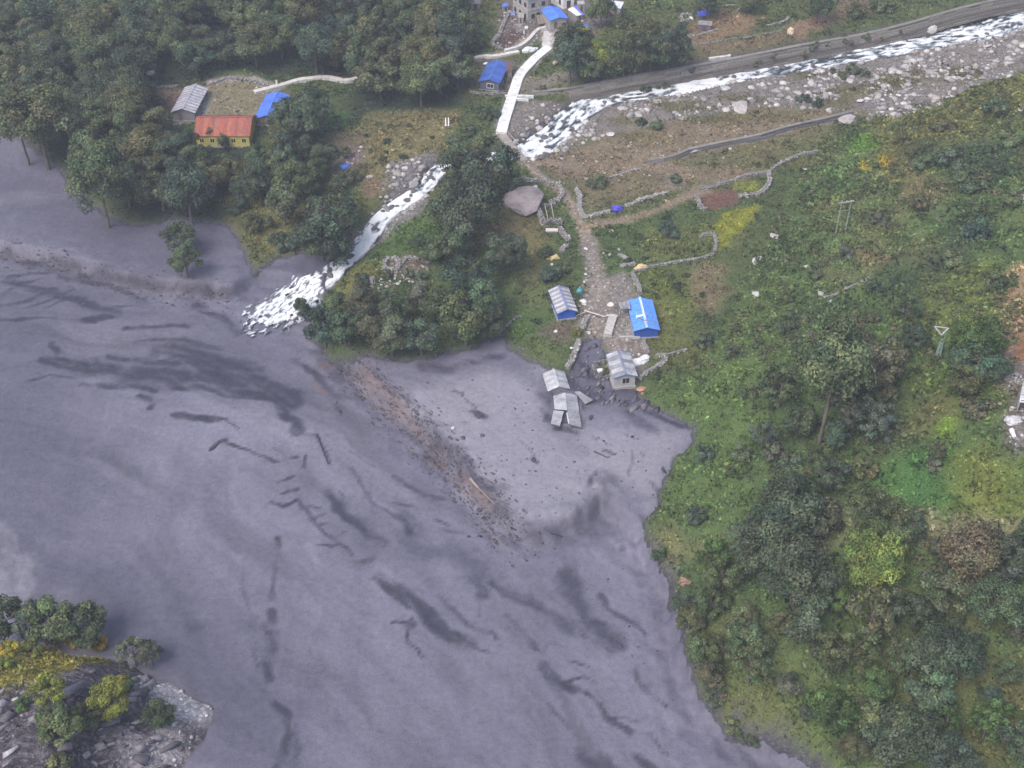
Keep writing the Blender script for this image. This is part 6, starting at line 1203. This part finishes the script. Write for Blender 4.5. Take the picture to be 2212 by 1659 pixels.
# ------------------------------------------------------------------ boulders one can point to
for u, v, s, l, c, fl, lg in [(2005, 68, 40, 'largest pale boulder on the river bank, upper right', (.46, .45, .42), 1, 1), (1994, 92, 20, 'dark wet boulder in the river below the largest boulder', (.16, .155, .16), .8, 1.2), (1600, 236, 40, 'broad pale slab of rock on the gravel bar', (.44, .41, .40), .45, 1.5), (1834, 263, 44, 'grey rock at the end of the low retaining wall', (.38, .35, .355), .8, 1.2), (1134, 445, 78, 'very large grey rock beside the roofless ruin', (.27, .235, .245), .9, 1.2),
  (1740, 367, 17, 'round white boulder below the wall on the hillside', (.52, .51, .54), 1, 1), (2203, 427, 22, 'pale boulder at the right edge of the upper hillside', (.52, .51, .53), .9, 1.1), (2204, 240, 14, 'small pale boulder near the ridge at the right edge', (.5, .49, .5), .9, 1), (1633, 637, 21, 'round pale boulder in the crops right of the blue roof', (.50, .48, .49), .9, 1), (1636, 565, 22, 'flat pale boulder above the round one in the crops', (.5, .48, .48), .6, 1.4), (1677, 512, 22, 'flat pinkish rock below the yellow grass triangle', (.46, .42, .42), .45, 1.6), (1776, 637, 20, 'rock at the left end of the hillside scree', (.42, .39, .40), .7, 1.2), (1795, 652, 13, 'small pale rock below the hillside scree', (.5, .48, .48), .8, 1), (1741, 577, 10, 'slim pale stone on the hillside', (.5, .48, .48), .6, 1.8),
  (325, 160, 22, 'white boulder in a gap of the forest', (.60, .59, .60), 1, 1), (1466, 207, 17, 'round pale boulder at the water edge of the lower bar', (.5, .48, .48), 1, 1), (1566, 192, 22, 'flat pale rock at the water edge of the middle bar', (.48, .46, .46), .6, 1.4), (1623, 191, 20, 'pale boulder on the middle bar above the slab', (.52, .5, .49), .8, 1.1), (1318, 291, 20, 'pale flat stone at the lower edge of the gravel', (.54, .52, .51), .6, 1.4), (1252, 286, 11, 'round pale stone right of the lower rapids', (.5, .48, .48), 1, 1), (1956, 147, 19, 'pale boulder alone on the upper gravel', (.50, .48, .46), 1, 1), (1806, 166, 18, 'pale boulder beside the dark shrub at the rapids', (.46, .44, .42), .9, 1), (1781, 172, 13, 'smaller pale boulder left of the one at the dark shrub', (.48, .46, .45), .8, 1), (1858, 219, 17, 'pale boulder on the gravel below the shrub pair', (.52, .5, .49), .8, 1.2), (1941, 207, 13, 'white stone on the upper gravel edge', (.6, .58, .56), .8, 1), (1926, 237, 15, 'white stone by the ridge foot', (.58, .56, .55), .9, 1.1), (1905, 243, 11, 'smaller white stone by the ridge foot', (.56, .54, .53), .9, 1),
  (800, 490, 27, 'dark grey boulder splitting the lower stream', (.27, .26, .28), .9, 1.1), (778, 526, 20, 'wet dark boulder in the lower stream', (.15, .145, .16), .7, 1.2), (835, 452, 18, 'dark boulder at the left bank of the stream', (.22, .21, .22), .8, 1), (893, 400, 26, 'grey boulder in the stream below the bridge trees', (.30, .29, .30), .8, 1.2), (860, 378, 24, 'tan grey boulder on the left bank stones', (.36, .33, .32), .8, 1.2), (840, 363, 14, 'upright pale stone at the top of the left bank stones', (.42, .40, .39), 1.3, 1), (798, 383, 16, 'grey boulder in the grass left of the stones', (.36, .34, .34), .8, 1.2), (1192, 572 + 0, 9, 'small pale stone behind the blue walled hut', (.5, .48, .46), .8, 1),
  (1319, 659, 15, 'big white boulder between path and blue roof', (.66, .63, .58), .9, 1.15), (1200, 716, 8, 'small white stone in the grass below the blue hut', (.72, .71, .70), .8, 1), (1234, 752, 7, 'small white stone left of the thick wall', (.7, .69, .68), .8, 1), (1155, 404, 12, 'pale stone inside the looping wall', (.55, .53, .52), .8, 1.2), (1384, 842, 20, 'orange brown boulder at the mud edge beside the grey hut', (.52, .29, .19), .8, 1.1), (1388, 851, 10, 'smaller orange stone under the orange boulder', (.48, .23, .13), .8, 1), (1338, 540, 8, 'white stone left of the field wall', (.6, .58, .56), .8, 1), (1250, 445, 9, 'white stone on the path by the tumbled wall', (.6, .58, .56), .8, 1), (1322, 500, 10, 'flat pale stone right of the trail fork', (.52, .5, .49), .5, 1.4), (1346, 555, 18, 'long flat stone in the field above the blue roof', (.40, .38, .37), .4, 1.8), (1265, 593, 8, 'white stone beside the cobbled path', (.6, .58, .56), .8, 1), (1266, 588 - 50, 8, 'white stone on the upper cobbled path', (.62, .6, .58), .8, 1), (1262, 610, 8, 'white upright stone left of the cobbled path', (.68, .67, .65), 1.2, .8),
  (978, 925, 8, 'white stone on the scarp edge in the mud', (.6, .6, .62), .8, 1), (1435, 1018, 9, 'black mud crusted log end near the right shore', (.05, .05, .065), .6, 1.7), (1153, 995, 13, 'dark mud covered stone in the middle of the mud basin', (.07, .068, .085), .8, 1.2), (1277, 902, 11, 'dark mud covered stone right of the collapsed hut', (.065, .063, .08), .6, 1.5), (1304, 953, 7, 'black stone below the collapsed hut', (.05, .05, .06), .8, 1), (1366, 944, 7, 'black stone in the right part of the basin', (.05, .05, .06), .8, 1), (1034, 897, 17, 'dark clod of debris left in the upper basin', (.075, .072, .09), .5, 1.6), (1000, 946, 12, 'grey clod near the scarp', (.11, .105, .13), .7, 1.3), (1042, 941, 10, 'grey clod right of the one near the scarp', (.11, .105, .13), .7, 1.2), (735, 890, 10, 'dark boulder in the flow beside the brown scarp', (.06, .058, .08), .7, 1.4)]:
    boulder(u, v, s, l, 'boulder', None, c, 'boulder', fl, .25, None, lg)
r_ = random.Random(5)
gbar = [(1150, 322), (1240, 285), (1330, 235), (1470, 205), (1620, 178), (1760, 158), (1900, 122), (2060, 100), (2200, 70), (2205, 130), (2060, 205), (1940, 250), (1860, 250), (1700, 232), (1560, 232), (1400, 268), (1260, 305)]
xs_, ys_ = pts_in(gbar, .12, 91); cnt = 0
for x, y in zip(xs_, ys_):
    if cnt >= 170: break
    if samp(DRG, x, y) < -.6 or fbm(np.array([x]), np.array([y]), 5, 221, 2)[0] < -.1: continue
    u, v = proj(x, y, float(gz(x, y))); w_ = 'at the water' if samp(DRG, x, y) < 1.2 else 'on the gravel bar'; zone = 'near the bridge' if u < 1330 else 'opposite the river wall' if u < 1650 else 'below the rapids' if u < 1900 else 'under the ridge'
    boulder(u, v, r_.choice([6, 7, 8, 9, 10, 12, 15, 18]), 'grey %s boulder %s %s' % ('wet' if w_ == 'at the water' else 'dry', w_, zone), 'boulder', 'boulders of the gravel bar', (.42, .40, .395) if r_.random() < .6 else (.30, .28, .28), 'boulder', r_.uniform(.6, 1), .3, r_, r_.uniform(.9, 1.4)); cnt += 1
# dark boulders standing in the white water
for k in range(84):
    i = int((r_.uniform(.03, .60) if k < 44 else r_.uniform(.62, .93)) * len(cl)); o_ = r_.uniform(-.55, .55) * cl[i, 2]; x = cl[i, 0] + nrm[i, 0] * o_; y = cl[i, 1] + nrm[i, 1] * o_; z = wz[i]
    u, v = proj(x, y, z)
    if not (-20 < u < 2240 and -20 < v < 760): continue
    o = link('boulder', r_.choice(ROCKS)); s = r_.uniform(.28, .75); o.scale = (s * r_.uniform(1, 1.5), s, s * .8); o.rotation_euler = (0, 0, r_.uniform(0, 6)); o.location = (x, y, z + .05); o.color = (.13, .125, .135, 1)
    tag(o, 'dark wet boulder breaking the white water %s' % ('of the lower stream' if u < 950 else 'of the rapids by the bridge' if u < 1330 else 'of the upper river'), 'boulder', 'boulders standing in the stream')
# outcrop's broken rock
x, y = pts_in([(-420, 1530), (90, 1480), (170, 1458), (250, 1442), (310, 1460), (330, 1500), (320, 1560), (400, 1600), (420, 1660), (400, 1720), (-420, 1840)], 1.2, 92); s = samp(SOG, x, y) > .8; x, y = x[s], y[s]
me = cobbles('outcrop_rubble', np.stack([x, y, gz(x, y) - .05], 1), lambda r, n: .10 + .75 * r.random(n) ** 3.2, [(.19, .17, .20), (.24, .22, .25), (.30, .28, .31), (.14, .128, .15), (.10, .09, .11)], 93, .45); tag(link('outcrop_rubble', me, COBBLE), kind='stuff')

x, y = pts_in([(290, 1462), (350, 1450), (478, 1530), (452, 1580), (430, 1660), (290, 1680), (330, 1560)], 1.6, 94); s = samp(SOG, x, y) > .6; x, y = x[s], y[s]
me = cobbles('scree_stones', np.stack([x, y, gz(x, y)], 1), lambda r, n: .08 + .22 * r.random(n) ** 2.5, [(.42, .40, .43), (.5, .47, .5), (.34, .32, .34), (.25, .23, .26)], 95); tag(link('scree_stones', me, COBBLE), kind='stuff')

# ------------------------------------------------------------------ poles, tarps, oddments
def lump(name, label, cat, u, v, w, d, h, mat, col, seed=0, rz=0.0, sub=3):
    """a draped heap: an uneven sheet over something, closed underneath"""
    p = P(u, v); me = bpy.data.meshes.new(name); bm = bmesh.new(); bmesh.ops.create_icosphere(bm, subdivisions=sub, radius=1)
    for q in bm.verts:
        n_ = float(fbm(np.array([q.co.x * 2 + seed]), np.array([q.co.y * 2 + q.co.z + seed]), 1.0, 700 + seed, 3)[0]); k = 1 + n_ * 1.25
        zz = q.co.z; q.co.x = math.copysign(abs(q.co.x) ** .7, q.co.x) * k * w / 2; q.co.y = math.copysign(abs(q.co.y) ** .7, q.co.y) * k * d / 2; q.co.z = (zz ** .8 if zz > 0 else zz * .3) * h * (1 + n_ * .6)
    bm.to_mesh(me); bm.free(); me.materials.append(mat); o = link(name, me); o.location = p; o.rotation_euler = (0, 0, rz); o.color = (*col, 1); return tag(o, label, cat)
lump('tarp', 'violet blue tarp draped over the enclosure wall', 'tarp', 1334, 454, 2.2, 1.7, .8, TARP, (.085, .070, .50), 1, .4); lump('tarp', 'small bright blue tarp heap among stones left of the stream', 'tarp', 746, 359, 1.9, 1.3, .5, TARP, (.09, .22, .75), 2, .6)
lump('tarp', 'crumpled white tarp behind the grey tin hut', 'tarp', 1384, 781, 3.2, 1.7, .7, TARP, (.80, .80, .80), 3, .5); lump('tarp', 'white sheet heaped beside the walkway head', 'tarp', 1145, 110, 3.0, 2.0, .8, TARP, (.72, .73, .77), 4, .1); lump('tarp', 'pale blue tarp at the left foot of the stone building', 'tarp', 1107, 31, 1.5, 1.3, .7, TARP, (.24, .30, .62), 5)
lump('sack_heap', 'white sacks heaped between the blue hut and the path', 'sacks', 1259, 653, 1.0, 1.5, .55, TARP, (.72, .69, .67), 6, .5); lump('straw_heap', 'yellow straw heap on the grass left of the path', 'straw heap', 1195, 558, 1.9, 1.2, .5, TIMBER, (.62, .48, .24), 7, .4); lump('straw_heap', 'yellow straw heap on the field wall above the blue roof', 'straw heap', 1386, 578, 2.2, 1.0, .55, TIMBER, (.62, .46, .24), 8, .4)
lump('sack_heap', 'white sacks in the yard below the stone building', 'sacks', 1137, 61, .9, 1.0, .5, TARP, (.72, .71, .72), 17); lump('sheet', 'white plastic sheet on the low retaining wall', 'sheet', 1500, 325, 2.6, .7, .4, TARP, (.66, .66, .68), 18, .3); lump('straw_heap', 'pale topped straw stack beside the river wall', 'straw heap', 1707, 72, 1.2, 1.1, 1.3, TIMBER, (.60, .50, .34), 9); lump('sheet', 'white plastic sheet beside the low ruin left of the grey hut', 'sheet', 1293, 802, 1.3, .9, .4, TARP, (.76, .76, .78), 10); lump('tarp', 'white sheet over the round stone pen edge', 'tarp', 1493, 41, 1.0, 1.0, .6, TARP, (.74, .74, .76), 11); lump('rubble_heap', 'heap of white broken masonry at the right edge', 'rubble', 2190, 910, 2.0, 1.4, .7, MASON, (.50, .48, .51), 12); lump('sheet', 'small white sheet in the left yard of the dark blue hut', 'sheet', 1054, 138, 1.9, 1.0, .4, TARP, (.74, .73, .74), 13); lump('sheet', 'white panel heap below the rust brown annex', 'sheet', 1089, 163, 2.4, .9, .4, TARP, (.76, .74, .72), 14, -.15); lump('cloth_bundle', 'pink and white bundle of cloth below the dark terrace tree', 'cloth', 1200, 138, 1.1, 1.0, .9, TARP, (.60, .40, .36), 15); lump('clay_mound', 'bare orange clay at the corner of the lower shore', 'clay mound', 1480, 1258, 1.6, 1.2, .7, MASON, (.30, .19, .14), 16)
p = P(1192, 500); V, F = [], []; slab(V, F, [(-1.1, -.4, .35), (1.1, -.4, .35), (1.1, .5, .38), (-1.1, .5, .38)], .3); o = part('stone_slab', V, F, CONC, (.62, .53, .52), None); o.location = p; tag(o, 'pinkish flat slab in front of the roofless ruin', 'stone slab')
# water tank
p = P(1252, 635); t = thing('water_tank', 'teal plastic water tank right of the blue walled hut', 'water tank', p)
def lathe(prof, n=14):
    V, F = [], []
    for r, z in prof: V += [(r * math.cos(2 * math.pi * k / n), r * math.sin(2 * math.pi * k / n), z) for k in range(n)]
    for i in range(len(prof) - 1): F += [(i * n + k, i * n + (k + 1) % n, (i + 1) * n + (k + 1) % n, (i + 1) * n + k) for k in range(n)]
    F += [tuple(range(n))[::-1], tuple((len(prof) - 1) * n + k for k in range(n))]; return V, F
part('tank', *lathe([(.48, -.1), (.5, .1), (.5, .35), (.47, .4), (.5, .45), (.5, .8), (.47, .85), (.42, 1.02), (.24, 1.15)]), TARP, (.07, .33, .36), t); part('lid', *lathe([(.25, 1.14), (.25, 1.22), (.12, 1.25)]), TARP, (.05, .25, .29), t)
# H frame of the power line
a, b = P(1805, 506), P(1826, 500); t = thing('utility_frame', 'goalpost shaped pole frame on the upper hillside', 'utility pole', (a + b) / 2); c0 = (a + b) / 2
for q, top in ((a, 6.0), (b, 6.1)):
    V, F = [], []; tube(V, F, q - c0 + Vector((0, 0, -.5)), q - c0 + Vector((0, 0, top - .3)), .12, .09, 8); part('pole', V, F, TIMBER, (.26, .265, .25), t)
zt_ = max(a.z, b.z) + 5.75
for k, h_ in enumerate((0, -1.6)):
    V, F = [], []; e = (b - a).normalized() * .5; A_ = Vector((a.x, a.y, zt_ + h_)) - c0; B_ = Vector((b.x, b.y, zt_ + h_ + .1)) - c0; strut(V, F, A_ - e * (1 - k), B_ + e * (1 - k), .18 if k == 0 else .07); part('crossarm' if k == 0 else 'brace', V, F, CSTEEL, (.38, .39, .38) if k == 0 else (.28, .29, .27), t)
for k in range(3):
    V, F = lathe([(.05, 0), (.09, .05), (.05, .12), (.09, .18), (.04, .26)], 8); q = Vector((a.x, a.y, zt_ + .09)).lerp(Vector((b.x, b.y, zt_ + .19)), k / 2) - c0; part('insulator', V, F, PAINT, (.5, .48, .46), t, 0, q)
# lattice pole with its triangular arm
p = P(2025, 772); t = thing('lattice_pole', 'slim green lattice pole with a bright triangular crossarm', 'utility pole', p); H_ = 4.3
for dx, dy in ((-.28, -.28), (.28, -.28), (.28, .28), (-.28, .28)):
    V, F = [], []; strut(V, F, (dx, dy, -.4), (dx * .35 + .05, dy * .35, H_), .12); part('leg', V, F, CSTEEL, (.34, .46, .42), t)
for k in range(6):
    z0_ = k * .7 + .1; s0 = 1 - .65 * z0_ / H_; s1 = 1 - .65 * (z0_ + .7) / H_; V, F = [], []
    for (ax_, ay), (bx, by) in (((-.28, -.28), (.28, -.28)), ((.28, -.28), (.28, .28)), ((.28, .28), (-.28, .28)), ((-.28, .28), (-.28, -.28))): strut(V, F, (ax_ * s0, ay * s0, z0_), (bx * s1, by * s1, z0_ + .7), .065)
    part('lattice', V, F, CSTEEL, (.36, .47, .43), t)
def rel(u, v, dz): x, y = at_z(u, v, p.z + dz); return Vector((float(x), float(y), p.z + dz)) - p
tl, tr_, bt = rel(2019, 705, H_ + .9), rel(2049, 709, H_ + .7), rel(2034, 724, H_ - .3)
for A_, B_, w_ in ((tl, bt, .17), (bt, tr_, .14), (tl, tr_, .11)):
    V, F = [], []; strut(V, F, A_, B_, w_); part('crossarm', V, F, CSTEEL, (.62, .64, .66), t)
V, F = [], []; strut(V, F, (0.05, 0, H_ - .1), bt, .15); part('bracket', V, F, CSTEEL, (.45, .5, .5), t)
# fallen flag poles, planks, posts
def log(name, label, a, b, w, col, cat='pole', za=.15, zb=.15, group=None):
    pa, pb = P(*a), P(*b); pa.z += za; pb.z += zb; V, F = [], []; m_ = (pa + pb) / 2; tube(V, F, pa - m_, pb - m_, w * .55, w * .4, 7); o = part(name, V, F, TIMBER, col, None); o.location = m_; return tag(o, label, cat, group)
log('fallen_pole', 'long pale pole lying across the cobbled path', (1262, 676), (1306, 687), .22, (.58, .53, .50), 'pole', .5, .3); log('fallen_pole', 'pale pole end lying right of the crossing pole', (1300, 687), (1329, 686), .2, (.55, .51, .48), 'pole', .3, .6); log('fallen_pole', 'short pale pole joining the blue hut to the crossing pole', (1243, 685), (1264, 679), .16, (.52, .48, .45), 'pole', .2, .5)
log('rafter', 'bare rafter inside the roofless ruin, left one', (1176, 448), (1184, 487), .14, (.42, .40, .40), 'rafter', .9, 1.2); log('rafter', 'bare rafter inside the roofless ruin, right one', (1190, 448), (1196, 483), .14, (.42, .40, .40), 'rafter', .9, 1.2)
log('drift_log', 'bleached trunk lying on the scarp in the mud', (1016, 1036), (1034, 1056), .4, (.30, .24, .22), 'log'); log('drift_log', 'thin root sticking out along the lower scarp', (1034, 1056), (1070, 1092), .18, (.24, .2, .19), 'log')
log('fallen_pole', 'thin dark pole lying in the mud basin', (1283, 976), (1314, 990), .22, (.07, .066, .085), 'pole', .1, .1); log('white_post', 'white post beside the maize field, left of two', (963, 273), (963, 265), .28, (.75, .74, .74), 'post', 0, 1.1); log('white_post', 'white post beside the maize field, right of two', (969, 273), (969, 265), .28, (.74, .73, .72), 'post', 0, 1.1); log('white_post', 'white post at the corner of the curving stone topped wall', (599, 190), (599, 187), .5, (.58, .56, .54), 'post', 0, 1.5)
log('white_post', 'pale gate post of the ruin at the right edge', (2152, 812), (2152, 800), .9, (.52, .49, .47), 'post', -.2, 1.9); log('beam', 'white beam standing in the ruin at the right edge', (2207, 888), (2207, 858), .35, (.74, .73, .74), 'beam', .2, .6); log('beam', 'white ladder like panel lying in the right edge rubble', (2184, 931), (2191, 948), .6, (.68, .67, .68), 'beam', .2, .2)
log('white_post', 'white post in the yard below the stone building', (1132, 76), (1132, 75), .3, (.72, .70, .68), 'post', 0, 1.0)
# dead and broken timber in the mud stream
for k, (a, b) in enumerate([((456, 972), (476, 956)), ((686, 942), (709, 1003)), ((1188, 1152), (1215, 1160)), ((1330, 1385), (1345, 1398))]):
    log('drift_log', ['dark drift log with a crooked end left in the flow', 'long thin drift log in the middle of the flow', 'drift log at the rim of the muddy basin', 'short drift log low in the flow'][k], a, b, .22, (.05, .048, .065), 'log', .05, .05)
print('all', time.time() - T00, len(sc.objects))

# ------------------------------------------------------------------ the air of the valley
zlo = min(v.co.z for v in bpy.data.objects['ground'].data.vertices) - 1.0
bm = bmesh.new(); bmesh.ops.create_cube(bm, size=1.0); me = bpy.data.meshes.new('haze'); bm.to_mesh(me); bm.free()
hm = bpy.data.materials.new('valley_air'); hm.use_nodes = True; ht = hm.node_tree; ht.nodes.clear()
ho = ht.nodes.new('ShaderNodeOutputMaterial'); hv = ht.nodes.new('ShaderNodeVolumePrincipled')
hv.inputs['Density'].default_value = HAZE; hv.inputs['Color'].default_value = (.80, .84, 1.0, 1); hv.inputs['Anisotropy'].default_value = 0.0
ht.links.new(hv.outputs[0], ho.inputs['Volume'])
ho_ = link('haze', me, hm); ex = max(abs(gx[0]), abs(gx[-1]), abs(gy[0]), abs(gy[-1])) + 5; top = 146.0
ho_.scale = (2 * ex, 2 * ex, top - zlo); ho_.location = (0, 0, (top + zlo) / 2); tag(ho_, kind='stuff')
print('max ground', ZG.max(), 'haze', zlo, top)
